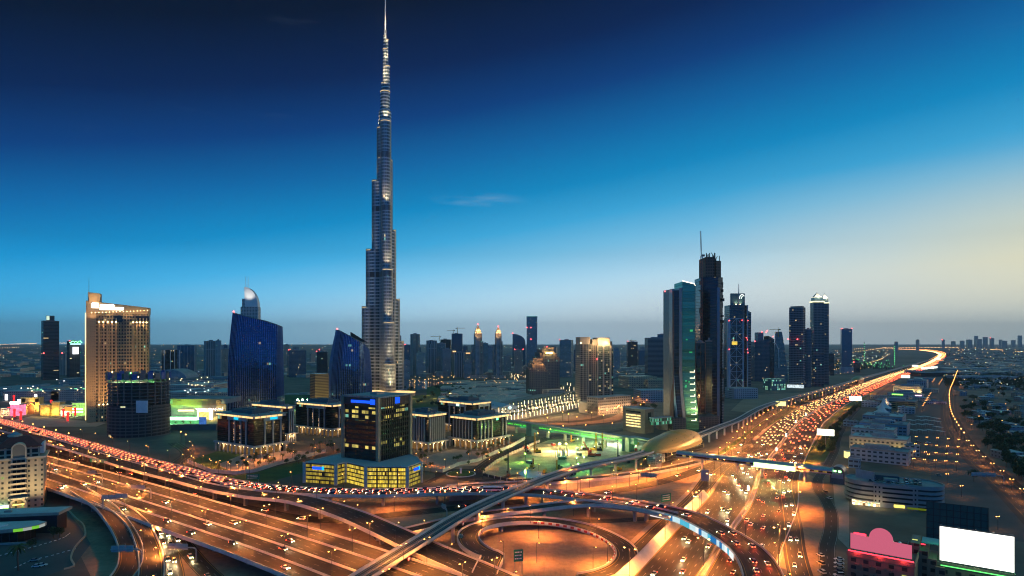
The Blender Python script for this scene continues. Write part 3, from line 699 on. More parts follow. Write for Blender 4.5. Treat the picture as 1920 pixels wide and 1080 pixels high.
# facades shared by ordinary towers
F_TEAL = facade('teal_tower_facade', (.2, .26, .26), (.12, .3, .32), 3.2, 3.6, .78, .62, metal=.5, lit=.04, seed=3, rough=.2, spec=.7)
F_NAVY = facade('navy_tower_facade', (.08, .13, .16), (.06, .17, .24), 3.4, 3.7, .85, .7, metal=.5, lit=.03, seed=5, rough=.15, spec=.8)
F_TAN = facade('tan_tower_facade', (.46, .38, .29), (.05, .07, .07), 3.6, 3.5, .55, .55, lit=.05, seed=8, rough=.25)
F_GREY = facade('grey_tower_facade', (.4, .41, .4), (.04, .08, .09), 3.4, 3.5, .6, .6, lit=.03, seed=12, rough=.25)
F_WHITE = facade('white_tower_facade', (.5, .5, .49), (.03, .06, .08), 3.6, 3.5, .6, .6, lit=.03, seed=14, rough=.25)
F_BAND = facade('banded_tower_facade', (.2, .23, .23), (.015, .035, .045), 40, 3.9, 1.0, .6, lit=.0, seed=16, rough=.18, run=1)
F_STRIPE = facade('striped_tower_facade', (.42, .46, .46), (.02, .06, .08), 5.2, 90, .62, 1.0, lit=0, seed=18, rough=.15)
F_DARKB = facade('dark_office_facade', (.03, .04, .05), (.012, .022, .03), 3.0, 3.9, .92, .8, lit=.05, seed=20, rough=.1, run=4, spec=.8)
F_CONS = facade('unfinished_facade', (.09, .1, .09), (.008, .012, .012), 6.5, 3.8, .86, .66, lit=.035, litc=((1, .8, .4), (.5, 1, .6)), ls=1.4, seed=22, rough=.6)
F_LOW = facade('low_building_facade', (.48, .42, .33), (.03, .04, .045), 4.0, 3.6, .5, .45, lit=.10, seed=24, rough=.3)
F_LOWG = facade('low_grey_facade', (.38, .42, .43), (.02, .035, .04), 4.5, 3.8, .6, .42, lit=.07, seed=26, rough=.3)
F_LOWB = facade('low_blue_facade', (.2, .32, .38), (.02, .04, .06), 4.0, 4.0, .75, .4, lit=.05, seed=27, rough=.3)

# ---------------------------------------------------------------- the tall stepped spire tower
F_BURJ = facade('spire_tower_facade', (.5, .52, .52), (.06, .1, .11), 3.2, 7.0, .9, .62, lit=.006, ls=1.2, rough=.2, metal=.3, wrough=.4, seed=31, spec=.9, gvar=.4)
D_B = 1300.0; kx = D_B/FP
bx = PX(722, D_B)
tb = thing('spire_tower', 'immensely tall stepped silver tower tapering to a needle spire, tallest thing in view', 'skyscraper', (bx, D_B, 0))
def zb_(y): return ZD(y, D_B)
led, bands, finsm = MB(), [MB(), MB(), MB()], MB(); BLIGHTS = []
def lobe(ang, reach, hw, ztop, z0=0.0, band=(), lit=True, name='wing_tier'):
    e = (math.cos(ang), math.sin(ang)); b = (e[0]*(reach-hw), e[1]*(reach-hw))
    poly = stadium((0, 0), b, hw, 10)
    MB().prism(poly, z0, ztop).build(name, F_BURJ, tb)
    MB().prism(scale_poly(poly, 1.0), ztop, ztop+.6).build('terrace', M_ROOF, tb)
    tip = stadium((b[0]-.01*e[0], b[1]-.01*e[1]), b, hw+.25, 10)
    led.prism(tip, ztop-2.2, ztop-.7)
    bl = stadium((0, 0), b, hw+.3, 10)
    for z in band: bands[BD.index(z)].prism(bl, z, z+11)
    # steel fins round the nose, the length of the tier
    for i in range(15):
        a = ang-math.pi/2+math.pi*i/14
        q = (b[0]+(hw+.35)*math.cos(a), b[1]+(hw+.35)*math.sin(a))
        finsm.box(q[0], q[1], max(z0, 8), .8, .5, ztop-max(z0, 8)+1.5, a)
    if lit: BLIGHTS.append((b[0]+e[0]*(hw*.2), b[1]+e[1]*hw*.2, ztop, ang))
A1, A2, A3 = R(174), R(-66), R(54)
BD = [zb_(520), zb_(398), zb_(297)]
def bz(top): return [z for z in BD if z+11 < top]
W1 = [(17, zb_(240)), (28, zb_(339)), (41, zb_(468)), (50, zb_(575))]
W2 = [(17.5, zb_(229)), (25, zb_(388)), (36, zb_(507)), (48, zb_(605)), (59, zb_(681))]
W3 = [(17, zb_(300)), (27, zb_(430)), (38, zb_(560)), (50, zb_(640))]
for a, Wl in ((A1, W1), (A2, W2), (A3, W3)):
    for r_, z_t in Wl: lobe(a, r_, 10.8, z_t, band=bz(z_t))
cb = MB().prism(ngon(0, 0, 13.2, n=24), 0, zb_(210)).build('core', F_BURJ, tb)
for (px, rr_, y1, y0) in ((722.5, 10, 172, 212), (719.5, 5.2, 155, 212), (726.5, 5.4, 124, 212), (722.5, 5.0, 92, 180), (726, 2.6, 74, 130), (721.5, 3.0, 66, 100)):
    x = (px-722)*kx; MB().prism(ngon(x, -1 if px > 722 else 1, rr_, n=16), zb_(y0), zb_(y1)).build('upper_tier', F_BURJ, tb)
    led.prism(ngon(x, -1 if px > 722 else 1, rr_+.3, n=16), zb_(y1)-2, zb_(y1)-.6); BLIGHTS.append((x, -rr_, zb_(y1), R(-80)))
MB().tube((.5, 0, zb_(72)), (.5, 0, zb_(56)), 2.4, 10, r1=1.7).tube((.5, 0, zb_(56)), (.5, 0, zb_(-2)), 1.5, 10, r1=.8).build('spire', M_WHITE, tb)
MB().tube((.5, 0, zb_(62)), (.5, 0, zb_(57)), 3.0, 10).build('spire_collar', M_STEEL, tb)
led.build('terrace_lights', glow('terrace_light', (1, .7, .33), 1.1, var=.9, vscale=.13), tb)
M_BZ = plain('bronze_band', rgb(.07, .05, .04), .4, .5); [b_.build('mechanical_band', M_BZ, tb) for b_ in bands]; finsm.build('fins', plain('fin_steel', rgb(.55, .54, .5), .35, .7), tb)
for i, (x, y, z, a) in enumerate(BLIGHTS):
    e = (math.cos(a), math.sin(a))
    light('terrace_lamp', 'SPOT', (x+e[0]*9, y+e[1]*9-4, z+2), (1, .74, .42), 130000, tb, 1.0, 78, 1.0, target=(x-e[0]*7, y-e[1]*7, z+60))
for x, y in ((28, -76), (-6, -70), (52, -40), (60, -60)): light('base_lamp', 'SPOT', (x, y, 18), (1, .74, .4), 150000, tb, 1.5, 90, 1.0, target=(x*.3, -8, 110))
MB().prism(stadium((-30, -30), (46, -52), 26, 8), 0, 7).build('base_hall', plain('base_stone', rgb(.3, .26, .2), .6), tb)
MB().prism(stadium((-30, -30), (46, -52), 27, 8), 7, 8.2).build('base_canopy', G_WARMSTRIP, tb)

# ---------------------------------------------------------------- tan hotel slab with floodlit pilasters
d = 846; w = (281-163)/FP*d
th = thing('hotel', 'broad tan floodlit hotel slab with rows of dark windows and slanted top', 'hotel', (PX(222, d), d, 0), R(27)); w /= 1.19
F_HOTEL = facade('hotel_facade', (.36, .25, .14), (.015, .016, .018), 3.3, 4.6, .6, .56, lit=.05, ls=.8, seed=41, rough=.25)
zr = ZD(588, d)
MB().prism(rect(0, 12, w, 24), 0, zr).build('facade', F_HOTEL, th)
zl, zrr = ZD(565, d), ZD(576, d)
M_TAN = plain('tan_render', rgb(.38, .27, .16), .75, var=.15)
MB().prism([(-w/2-.5, -.6), (w/2+.5, -.6), (w/2+.5, 24.6), (-w/2-.5, 24.6)], zr, zr, 0, 0, False, 0, [zl, zrr, zrr, zl]).build('top_wall', M_TAN, th)
MB().prism([(-w/2+1, 4), (-w/2+15, 4), (-w/2+15, 20), (-w/2+1, 20)], zl-4, zl, 0, None, False, 0, [ZD(549, d), ZD(551, d), ZD(551, d), ZD(549, d)]).build('stair_tower', M_TAN, th)
MB().tube((-w/2+2.5, 2, zl), (-w/2+2.5, 2, ZD(522, d)), .5, 6, r1=.15).build('mast', M_STEEL, th)
MB().prism([(-w/2, -1.4), (-w/2+11, -1.4), (-w/2+11, .2), (-w/2, .2)], 0, zr).build('plain_bay', M_TAN, th)
mb = MB()
for i in range(int((zr-14)/3.4)):
    for k in range(3): mb.box(-w/2+5+k*2.2, -1.42, 8+i*3.4, .8, .1, .7)
mb.build('small_windows', M_BLACK, th)
pil = [-w/2+14.5+i*4.9 for i in range(5)]+[w/2-18.9+i*4.0 for i in range(5)]
for i, x in enumerate(pil):
    MB().box(x, -.7, 0, 1.5, 1.5, zr-6).build('pilaster', M_TAN, th)
    MB().ball((x, -1.9, ZD(604, d)), .75, 8, 5).build('lamp', G_WARM, th)
    light('down_light', 'SPOT', (x, -2.0, ZD(606, d)), (1, .55, .2), 16000, th, .3, 46, 1.0, target=(x, -.9, 60))
    if i < 3:
        MB().ball((x, -1.9, ZD(757, d)), .75, 8, 5).build('lamp', G_WARM, th)
        light('up_light', 'SPOT', (x, -2.0, ZD(755, d)), (1, .55, .2), 14000, th, .3, 46, 1.0, target=(x, -.9, 120))
MB().box(0, -.45, zr-12, 9, .7, 9).box(w/2-8, -.45, zr-9, 16, .7, 6).build('dark_recess', M_BLACK, th)
mb = MB()
for i in range(30): mb.box(4, -.55, 10+i*4.4, 11, .8, .5)
mb.build('balcony_slabs', M_DARK, th)
MB().box(-w/2-.9, -1.6, 4, .8, .8, zr-4).build('edge_light', glow('edge_strip', (1, .62, .2), 3.2), th)
mb = MB()
for px, py, ww, hh in ((179, 574.5, 10.5, 5.2), ): mb.box((PX(px, d)-PX(222, d))*.84, -1.1, ZD(py, d)-hh/2, 7.5, .5, 6.5)
mb.build('sign_emblem', G_WHITE, th)
MB().box((PX(201, d)-PX(222, d))*.84, -1.1, ZD(573.5, d)-1.5, 16, .5, 2.6).box((PX(209.5, d)-PX(222, d))*.84, -1.1, ZD(578.7, d)-1.8, 27, .5, 3.4).build('sign_lettering', G_WHITE, th)
mb = MB()
for i in range(17): mb.ball((-w/2+6+i*(w-8)/16, -1.2, zr+.5+(i*.28)), .35, 5, 4)
mb.build('soffit_lamps', G_WARM, th)
light('stair_light', 'POINT', (-w/2+9, -5, zl+3), (1, .65, .3), 7000, th, .5)
for x in (-30, -10, 10, 29):
    light('flood_light', 'SPOT', (x, -34, 6), (1, .54, .18), 105000, th, 2, 100, 1.0, target=(x, 0, 95))
    light('top_flood_light', 'SPOT', (x, -10, zr-8), (1, .62, .3), 9000, th, 1, 120, 1.0, target=(x, 0, zr+8))

# ---------------------------------------------------------------- blue curved glass towers
def glass_fin_tower(label, prof, d, base_px, tops, lean, seed, dep=34, face=(0.0, 1.0), arch=False):
    """front face follows base_px (list of columns); top height from tops; top columns shifted by lean (px)"""
    t_ = thing('glass_tower', label, 'tower', (PX(sum(base_px)/len(base_px), d), d, 0)); ox = PX(sum(base_px)/len(base_px), d)
    n = len(base_px); L = 14
    F_ = facade('blue_glass_facade', (.02, .05, .12), (.02, .09, .2), 3.0, 3.8, .96, .86, lit=.016, ls=.5, rough=.07, metal=.75, seed=seed, run=5, spec=1.0, coolp=.4)
    def pt(i, k):
        tt = k/L; bxp = base_px[i]; e = tt**2.2
        return (PX(bxp+lean[i]*e, d+prof[i])-ox, prof[i]-4.0*math.sin(math.pi*tt)*(.6), tops[i]*tt)
    mb = MB(); fin = MB(); us = [0]
    for i in range(1, n): us.append(us[-1]+math.hypot(pt(i, 0)[0]-pt(i-1, 0)[0], prof[i]-prof[i-1]))
    for i in range(n-1):
        for k in range(L):
            a, b, c, e = pt(i, k), pt(i+1, k), pt(i+1, k+1), pt(i, k+1)
            mb.face([a, b, c, e], 0, [(us[i], a[2]), (us[i+1], b[2]), (us[i+1], c[2]), (us[i], e[2])])
    back = [(PX(base_px[-1]-6, d+prof[-1]+dep)-ox, prof[-1]+dep), (PX(base_px[0]+14, d+prof[0]+dep)-ox, prof[0]+dep)]
    for k in range(L):     # sides and back
        for (i, q) in ((n-1, back[0]), ):
            a, e = pt(i, k), pt(i, k+1); mb.face([a, (q[0], q[1], a[2]), (q[0], q[1], e[2]), e], 0, [(us[i], a[2]), (us[i]+dep, a[2]), (us[i]+dep, e[2]), (us[i], e[2])])
        a, e = pt(0, k), pt(0, k+1); q = back[1]; mb.face([(q[0], q[1], a[2]), a, e, (q[0], q[1], e[2])], 0, [(-dep, a[2]), (0, a[2]), (0, e[2]), (-dep, e[2])])
    mb.face([(*back[0], 0), (*back[1], 0), (*back[1], tops[0]), (*back[0], tops[-1])], 0, [(0, 0), (60, 0), (60, tops[0]), (0, tops[-1])])
    mb.face([pt(i, L) for i in range(n)]+[(*back[0], tops[-1]), (*back[1], tops[0])])
    mb.build('facade', F_, t_)
    # vertical steel fins, spaced along the face
    T_ = us[-1]; nf = int(T_/3.1)
    for f in range(nf+1):
        u = T_*f/nf; i = max(j for j in range(n) if us[j] <= u+1e-6); i = min(i, n-2); r = (u-us[i])/(us[i+1]-us[i])
        for k in range(L):
            q = []
            for kk in (k, k+1):
                A, B = Vector(pt(i, kk)), Vector(pt(i+1, kk)); c = A.lerp(B, r); dr = (B-A); dr.z = 0; dr.normalize(); nr = Vector((dr.y, -dr.x, 0))
                q.append((c, dr, nr))
            (c0, d0, n0), (c1, d1, n1) = q; w_ = .16; dp_ = .75
            fin.face([c0-d0*w_+n0*dp_, c0+d0*w_+n0*dp_, c1+d1*w_+n1*dp_, c1-d1*w_+n1*dp_])
            fin.face([c0+d0*w_+n0*dp_, c0+d0*w_, c1+d1*w_, c1+d1*w_+n1*dp_]); fin.face([c0-d0*w_, c0-d0*w_+n0*dp_, c1-d1*w_+n1*dp_, c1-d1*w_])
    fin.build('fins', plain('blue_fin', rgb(.2, .34, .6), .35, .4), t_)
    top = MB()
    for i in range(n-1): top.tube(pt(i, L), pt(i+1, L), .8, 5)
    top.tube(pt(n-1, L), (*back[0], tops[-1]), .8, 5)
    top.build('coping', plain('coping', rgb(.12, .15, .17), .4, .4), t_)
    beacon(t_, pt(0, L)[0]+1, prof[0], tops[0]+1.5, 1.3)
    return t_, ox
d = 900
T1b, ox = glass_fin_tower('larger blue curved glass tower with slanted roof and a red beacon at its left peak',
    [6, 0, -3, -4, -4, -2, 0, 14, 26], d, [428, 440, 455, 470, 485, 500, 519, 527, 533], [ZD(586, d), ZD(589, d), ZD(592.5, d), ZD(596, d), ZD(599.5, d), ZD(603, d), ZD(609, d), ZD(611.5, d), ZD(612, d)],
    [9, 6, 4, 3, 1.5, 1, 0, -1, -4], 51)
d = 950
T2b, ox2 = glass_fin_tower('smaller blue curved glass tower with slanted arched top beside the spire tower',
    [20, 8, 0, -4, -6, -6, -4, 6, 26], d, [614, 620, 630, 640, 650, 662, 674, 686, 698], [ZD(618, d), ZD(619, d), ZD(621, d), ZD(625, d), ZD(629, d), ZD(634, d), ZD(639, d), ZD(645, d), ZD(655, d)],
    [17, 13, 9, 6, 4, 1, -1, -4, -6], 53)
MB().prism([(PX(650, d)-ox2, 22), (PX(680, d)-ox2, 22), (PX(680, d)-ox2, 26), (PX(650, d)-ox2, 26)], ZD(640, d), 0, 0, None, False, 0, [ZD(622, d), ZD(641, d), ZD(641, d), ZD(622, d)]).build('rear_fin_wall', M_DARK, T2b)
MB().box(PX(480, 900)-ox, -8, 0, 30, 6, 9).build('lobby', facade('lobby_glass', (.12, .1, .08), (.05, .04, .03), 3, 4.4, .9, .85, lit=.9, litc=((1, .5, .16), (1, .6, .25)), ls=1.2, seed=9), T1b)
light('lobby_lamp', 'POINT', (PX(485, 900)-ox, -16, 12), (1, .5, .15), 30000, T1b, 1)

# hotel with arc crown behind the blue tower
d = 1500
ta = thing('arc_crowned_tower', 'pale tower with curved white sail crown and twin spires behind the blue tower', 'tower', (PX(467, d), d, 0), R(8))
kk = d/FP; zs = ZD(587, d); z2 = ZD(560, d)
MB().prism(rect(0, 14, 31*kk, 26), 0, ZD(575, d)).build('facade', F_WHITE, ta)
MB().prism(rect(-1.5, 14, 24*kk, 22), ZD(575, d), z2).build('upper_facade', F_GREY, ta)
arc = [(-9*kk, z2)]+[(-9*kk+24*kk*math.sin(a), ZD(538, d)-(1-math.cos(a))*0+(-(ZD(538, d)-ZD(575, d)))*(1-math.cos(a))) for a in [R(9*i) for i in range(11)]]
arc = [(-9*kk+1, ZD(575, d))]+[(x, z) for x, z in arc[1:]]
mb = MB()
for y in (2, 24): mb.face([(x, y, z) for x, z in (arc if y == 24 else list(reversed(arc)))])
for a, b in zip(arc, arc[1:]): mb.face([(a[0], 2, a[1]), (b[0], 2, b[1]), (b[0], 24, b[1]), (a[0], 24, a[1])])
mb.build('sail_crown', M_WHITE, ta)
MB().tube((-7*kk, 6, ZD(545, d)), (-7*kk, 6, ZD(518, d)), .8, 6, r1=.4).tube((-3*kk, 6, ZD(545, d)), (-3*kk, 6, ZD(518, d)), .8, 6, r1=.4).build('twin_spires', M_WHITE, ta)
light('crown_lamp', 'SPOT', (0, -24, z2-4), (1, .95, .85), 45000, ta, 1, 80, 1.0, target=(0, 2, ZD(548, d)))

# ---------------------------------------------------------------- round tower under construction
d = 696; r_ = (317-207)/2/FP*d
tc = thing('construction_tower', 'dark round concrete tower under construction with blue formwork and green lights on top', 'building', (PX(261, d+r_), d+r_, 0))
zt = ZD(712, d); fl = int(zt/3.9)
cols, slabs = MB(), MB()
for i in range(fl+1):
    z = i*3.9; slabs.prism(ngon(0, 0, r_*(1.0 if i % 6 else 1.03), r_*.9, 32), z, z+.55, bottom=True)
for a in range(24): cols.box(r_*.94*math.cos(a*math.pi/12), r_*.85*math.sin(a*math.pi/12), 0, 1.0, 1.0, fl*3.9, a*math.pi/12)
slabs.build('floor_slabs', M_CONC_D, tc); cols.build('columns', M_CONC_D, tc)
MB().prism(ngon(0, 0, r_*.6, r_*.55, 24), 0, fl*3.9+6).build('core', plain('raw_core', rgb(.09, .09, .085), .9), tc)
MB().cyl(0, 0, 0, fl*3.9*.55, r_*.965, n=32).build('cladding', F_CONS, tc)
M_BFW = plain('blue_formwork', rgb(.02, .08, .3), .5)
for i in range(26):
    a = i*2*math.pi/26; x, y = r_*1.02*math.cos(a), r_*.92*math.sin(a)
    MB().box(x, y, fl*3.9, 5.4, .5, 7.0+(i % 3)*.8, a+math.pi/2).build('formwork_panel', M_BFW if i % 2 else M_CONC_D, tc)
for i, (a, zz) in enumerate(((-150, 5), (-120, 9), (-95, 4), (-60, 3.4), (-75, 8), (-30, 6), (-100, 3))):
    x, y = r_*.9*math.cos(R(a)), r_*.8*math.sin(R(a)); z = fl*3.9+zz-8
    MB().ball((x, y-3, z+8), .55, 6, 4).build('work_lamp', G_GREEN if i % 2 == 0 else G_WARM, tc)
    light('work_light', 'POINT', (x*.86, y*.86, fl*3.9-2.0), (.25, 1, .3) if i % 3 else (1, .9, .6), 2600, tc, .3)
MB().box(r_*.62, -r_*.86, ZD(775, d), 13.5, .6, 14).build('hoarding_panel', M_WHITE, tc)

# ---------------------------------------------------------------- bank tower on its podium
F_BANK = facade('bank_facade', (.018, .017, .017), (.016, .013, .013), 3.6, 4.0, .93, .62, lit=.49, litc=((1, .78, .16), (.95, .85, .28)), ls=.8, seed=61, run=3, rough=.1, spec=.7, zrange=(47, 58), coolp=.03)
F_BANK2 = facade('bank_facade_low', (.018, .017, .017), (.016, .013, .013), 3.6, 4.0, .93, .62, lit=.42, litc=((1, .78, .16), (.95, .85, .28)), ls=.75, seed=63, run=2, rough=.1, spec=.7, zrange=(24, 31), coolp=.03)
F_, Lx, Ly = corner(709, 481, R(60), 645, 768)
tk = thing('office_tower', 'dark glass office block with blue sign panels, standing on a lit podium', 'office building', F_, R(60)); zt = 65.5; zp_ = 15.6
MB().prism([(0, 0), (Lx, 0), (Lx, Ly), (0, Ly)], zp_, 34).build('lower_facade', F_BANK2, tk)
MB().prism([(0, 0), (Lx, 0), (Lx, Ly), (0, Ly)], 34, zt).build('upper_facade', F_BANK, tk)
pa = plain('tan_pier', rgb(.33, .26, .17), .7)
for x, y in ((0, 0), (Lx, 0), (0, Ly), (Lx, Ly)): MB().box(x+(-.3 if x == 0 else .3), y+(-.3 if y == 0 else .3), zp_, 2.6, 2.6, zt-zp_+.8).build('corner_pier', pa, tk)
mb = MB(); n = 15
for i in range(1, n): mb.box(Lx*i/n, -.45, zp_, .35, .9, zt-zp_-6)
mb.build('mullions', M_DARK, tk)
mb = MB()
for i in range(1, 15): mb.box(Lx*i/15+.6, -.5, zt-7, 1.3, 1.0, 7)
mb.build('screen_fins', plain('brown_screen', rgb(.17, .1, .07), .7), tk)
MB().box(-.2, Ly/2, zt-6.2, .8, Ly-2, 6.2).build('sign_band', plain('dark_band', rgb(.05, .035, .032), .5), tk)
MB().prism([(-1, -1), (Lx+1, -1), (Lx+1, Ly+1), (-1, Ly+1)], zt, zt+1.2).build('roof', M_ROOF, tk)
for i in range(9): MB().box(-1.2, 2+i*Ly/9.3, zt+1.2, .8, 1.6, .5).build('roof_unit', M_STEEL, tk)
MB().box(Lx*.5, Ly*.5, zt+1.2, 9, 7, 1.6).build('roof_hatch', M_STEEL, tk)
MB().box(-1.0, Ly*.46, zt-4.4, .5, Ly*.6, 2.2).box(-1.1, Ly*.13, zt-5.2, .6, 4.6, 4.2).build('sign', G_BLUE, tk)
MB().box(Lx*.56, -1.3, zt-5.6, 5.2, .5, 5.0).build('sign', G_BLUE, tk)
# podium: five storeys, folded plan, yellow lit windows
F_POD = facade('podium_lit_facade', (.075, .045, .035), (.05, .035, .01), 1.3, 3.05, .9, .72, lit=.9, litc=((1, .68, .05), (1, .76, .12)), ls=.95, seed=65, run=1, rough=.3, coolp=0.0)
F_PODD = facade('podium_side_facade', (.075, .045, .035), (.05, .035, .01), 1.3, 3.05, .9, .66, lit=.6, litc=((1, .68, .05), (1, .76, .12)), ls=.5, seed=66, run=6, rough=.3, coolp=0.0)
zp1 = 15.6
Q = [P(x, y, zp1) for x, y in ((571, 867.5), (630, 871.5), (648, 867), (686, 875.5), (764, 876), (790, 867), (784, 858), (756, 846), (690, 838), (646, 848))]
tp = thing('podium', 'low brown folded podium building with rows of bright yellow windows beside the flyover', 'office building', (Q[3].x, Q[3].y, 0))
L_ = [(q.x-Q[3].x, q.y-Q[3].y) for q in Q]
for i in range(len(L_)):
    a, b = L_[i], L_[(i+1) % len(L_)]; ln = math.hypot(b[0]-a[0], b[1]-a[1]); mb = MB()
    mb.face([(*a, 0), (*b, 0), (*b, zp1), (*a, zp1)], 0, [(0, .1), (ln, .1), (ln, zp1), (0, zp1)])
    mb.build('wall', F_POD if i in (2, 3) else F_PODD, tp)
MB().prism(L_, zp1-.4, zp1+.05).build('roof', plain('podium_roof', rgb(.36, .4, .41), .8, var=.12, scale=.06), tp)
parapet(L_, zp1-.3, .9, .5).build('parapet', M_CONC_L, tp)
for i in (0, 1, 2, 3, 4, 5): MB().box(L_[i][0], L_[i][1]-.2, 0, 2.3, 1.6, zp1+.5).build('pier', M_CONC_L, tp)
for (i, f0, f1) in ((3, .0, .76), ):
    a, b = L_[i], L_[i+1]
    for f in (.27, .54, .76): MB().box(a[0]+(b[0]-a[0])*f, a[1]+(b[1]-a[1])*f-.3, 0, .9, .6, zp1-1).build('mullion', M_DARK, tp)
    MB().box(a[0]+(b[0]-a[0])*.88, a[1]-.25, 0, (b[0]-a[0])*.2, .6, zp1).build('wall_panel', plain('brown_panel', rgb(.09, .05, .04), .7), tp)
for (a, b, f, L2) in ((L_[0], L_[1], .42, 8.5), (L_[4], L_[5], .6, 7)):
    an = math.atan2(b[1]-a[1], b[0]-a[0]); x, y = a[0]+(b[0]-a[0])*f, a[1]+(b[1]-a[1])*f
    MB().box(x+math.sin(an)*.5, y-math.cos(an)*.5, zp1-4.6, L2, .4, 2.2, an).build('sign', G_BLUE, tp)
    MB().box(x+math.cos(an)*L2*.6+math.sin(an)*.5, y+math.sin(an)*L2*.6-math.cos(an)*.5, zp1-4.8, 1.8, .4, 2.8, an).build('sign_emblem', G_CYAN, tp)

# ---------------------------------------------------------------- black glass office blocks with lit cornices and arcades
F_EM = facade('office_black_glass', (.01, .012, .014), (.008, .01, .012), 3.2, 4.0, .98, .9, lit=.03, litc=((1, .6, .2), (.9, .8, .3)), ls=.6, seed=71, run=4, rough=.08, spec=.55, coolp=.35)
M_FRAME = plain('pale_frame', rgb(.36, .36, .35), .6, var=.12)
def office_block(label, pxc, d, al, xl, xr, zt, style, za=9.5, signs=(), seed=0, portal=False):
    F_, Lx, Ly = corner(pxc, d, al, xl, xr); t_ = thing('office_block', label, 'office building', F_, al); rr = random.Random(seed)
    MB().prism([(1.5, 1.5), (Lx, 1.5), (Lx, Ly), (1.5, Ly)], za, zt-1.2).build('facade', F_EM, t_)
    MB().prism([(4, 4), (Lx, 4), (Lx, Ly), (4, Ly)], 0, za-1).build('ground_floor', F_EM, t_)
    MB().prism([(-1, -1), (Lx+3, -1), (Lx+3, Ly+3), (-1, Ly+3)], za-1.4, za+.3, bottom=True).build('arcade_slab', M_FRAME, t_)
    na, nb = max(4, int(Lx/6.5)), max(4, int(Ly/6.5))
    for i in range(na+1): MB().box(Lx*i/na, -.3, 0, 1.3, 1.3, za-1.4).build('arcade_column', M_FRAME, t_)
    for i in range(1, nb+1): MB().box(-.3, Ly*i/nb, 0, 1.3, 1.3, za-1.4).build('arcade_column', M_FRAME, t_)
    MB().box(Lx/2, 3.7, .4, Lx-8, .3, za-3.5).box(3.7, Ly/2, .4, .3, Ly-8, za-3.5).build('arcade_glow', glow('arcade_interior', (1, .5, .15), .16, var=1.0, vscale=.3), t_)
    # columns in portal groups or even rows
    if style == 1:
        for f in (.22, .36, .52, .66): MB().box(.9, Ly*f, za+.3, 1.3, 1.2, zt-za-2.6).build('column', M_FRAME, t_)
        for f in (.35, .6, .85): MB().box(Lx*f, .9, za+.3, 1.2, 1.3, zt-za-2.6).build('column', M_FRAME, t_)
        MB().box(.7, Ly*.44, zt-4.4, 1.4, Ly*.5, 3.2).build('portal_beam', M_FRAME, t_); MB().box(Lx*.6, .7, zt-4.4, Lx*.56, 1.4, 3.2).build('portal_beam', M_FRAME, t_)
        mb = MB(); lit_ = MB()
        for k in range(int((zt-za-6)/2.0)):
            for f in (.36, .52): (lit_ if rr.random() < .5 else mb).box(.25, Ly*f, za+1.6+k*2.0, .2, .8, 1.0)
        mb.build('dark_insets', M_BLACK, t_); lit_.build('lit_insets', glow('lit_inset', (1, .6, .25), 1.3), t_)
    else:
        for i in range(8):
            if not (portal and 3 < i < 6): MB().box(Lx*(.14+.115*i), .8, za+.3, 1.0, 1.4, zt-za-2.5).build('column', M_FRAME, t_)
        for i in range(7): MB().box(.8, Ly*(.2+.115*i), za+.3, 1.4, 1.0, zt-za-2.5).build('column', M_FRAME, t_)
    mb = MB()
    for z in [za+4*k for k in range(1, int((zt-za)/4))]: mb.box(Lx/2+1, 1.35, z, Lx-2, .25, .16).box(1.35, Ly/2+1, z, .25, Ly-2, .16)
    mb.build('floor_lines', M_DARK, t_)
    MB().prism([(-.2, -.2), (Lx, -.2), (Lx, Ly), (-.2, Ly)], zt-1.2, zt+1.2).build('cornice', M_FRAME, t_)
    mb = MB(); k = 0; x = 1.0
    while x < Lx-4: mb.box(x+3, -.3, zt-.9, 5.4, .3, 1.75); x += 6.2
    x = 1.0
    while x < Ly-4: mb.box(-.3, x+3, zt-.9, .3, 5.4, 1.75); x += 6.2
    mb.build('cornice_light', G_WARMSTRIP, t_)
    MB().prism([(-1.8, -1.8), (Lx+.6, -1.8), (Lx+.6, Ly+.6), (-1.8, Ly+.6)], zt+1.3, zt+1.8, bottom=True).build('roof', M_ROOF, t_)
    MB().prism([(Lx*.25, Ly*.25), (Lx*.8, Ly*.25), (Lx*.8, Ly*.8), (Lx*.25, Ly*.8)], zt+1.8, zt+5.2).prism([(Lx*.35, Ly*.3), (Lx*.6, Ly*.3), (Lx*.6, Ly*.6), (Lx*.35, Ly*.6)], zt+5.2, zt+6.6).build('plant_room', M_ROOF_D, t_)
    for i in range(9): MB().box(Lx*rr.uniform(.05, .95), Ly*rr.uniform(.05, .2), zt+1.8, rr.uniform(.8, 2), rr.uniform(.8, 2), rr.uniform(.6, 1.4)).build('roof_unit', M_STEEL, t_)
    for (face, f, L2, m_) in signs:
        (MB().box(-.75, Ly*f, zt-3.4, .4, L2, 2.3) if face == 'l' else MB().box(Lx*f, -.75, zt-3.4, L2, .4, 2.3)).build('sign', m_, t_)
    for (x, y) in ((Lx*.3, -2.2), (Lx*.75, -2.2), (-2.2, Ly*.3), (-2.2, Ly*.75)): light('arcade_lamp', 'POINT', (x, y, za-3), (1, .55, .2), 1500, t_, .4)
    mb = MB()
    for i in range(na): mb.ball((Lx*(i+.5)/na, .6, za-2), .25, 5, 4)
    for i in range(nb): mb.ball((.6, Ly*(i+.5)/nb, za-2), .25, 5, 4)
    mb.build('arcade_bulbs', G_WARM, t_)
    return t_
office_block('black glass office block with cyan signs under a lit cornice, left of the dark tower', 476, 586, R(57), 405, 536, 37, 1, signs=(('l', .44, 7, G_CYAN), ('r', .6, 8, G_CYAN)), seed=1)
office_block('black glass office block half hidden behind the one with cyan signs', 538, 668, R(57), 470, 553, 38, 1, seed=2)
office_block('black glass office block with stair of small insets, behind the bank tower', 623, 704, R(57), 553, 662, 36, 1, seed=3)
office_block('white finned office block right behind the bank tower', 803, 609, R(52), 762, 836, 36, 2, seed=4)
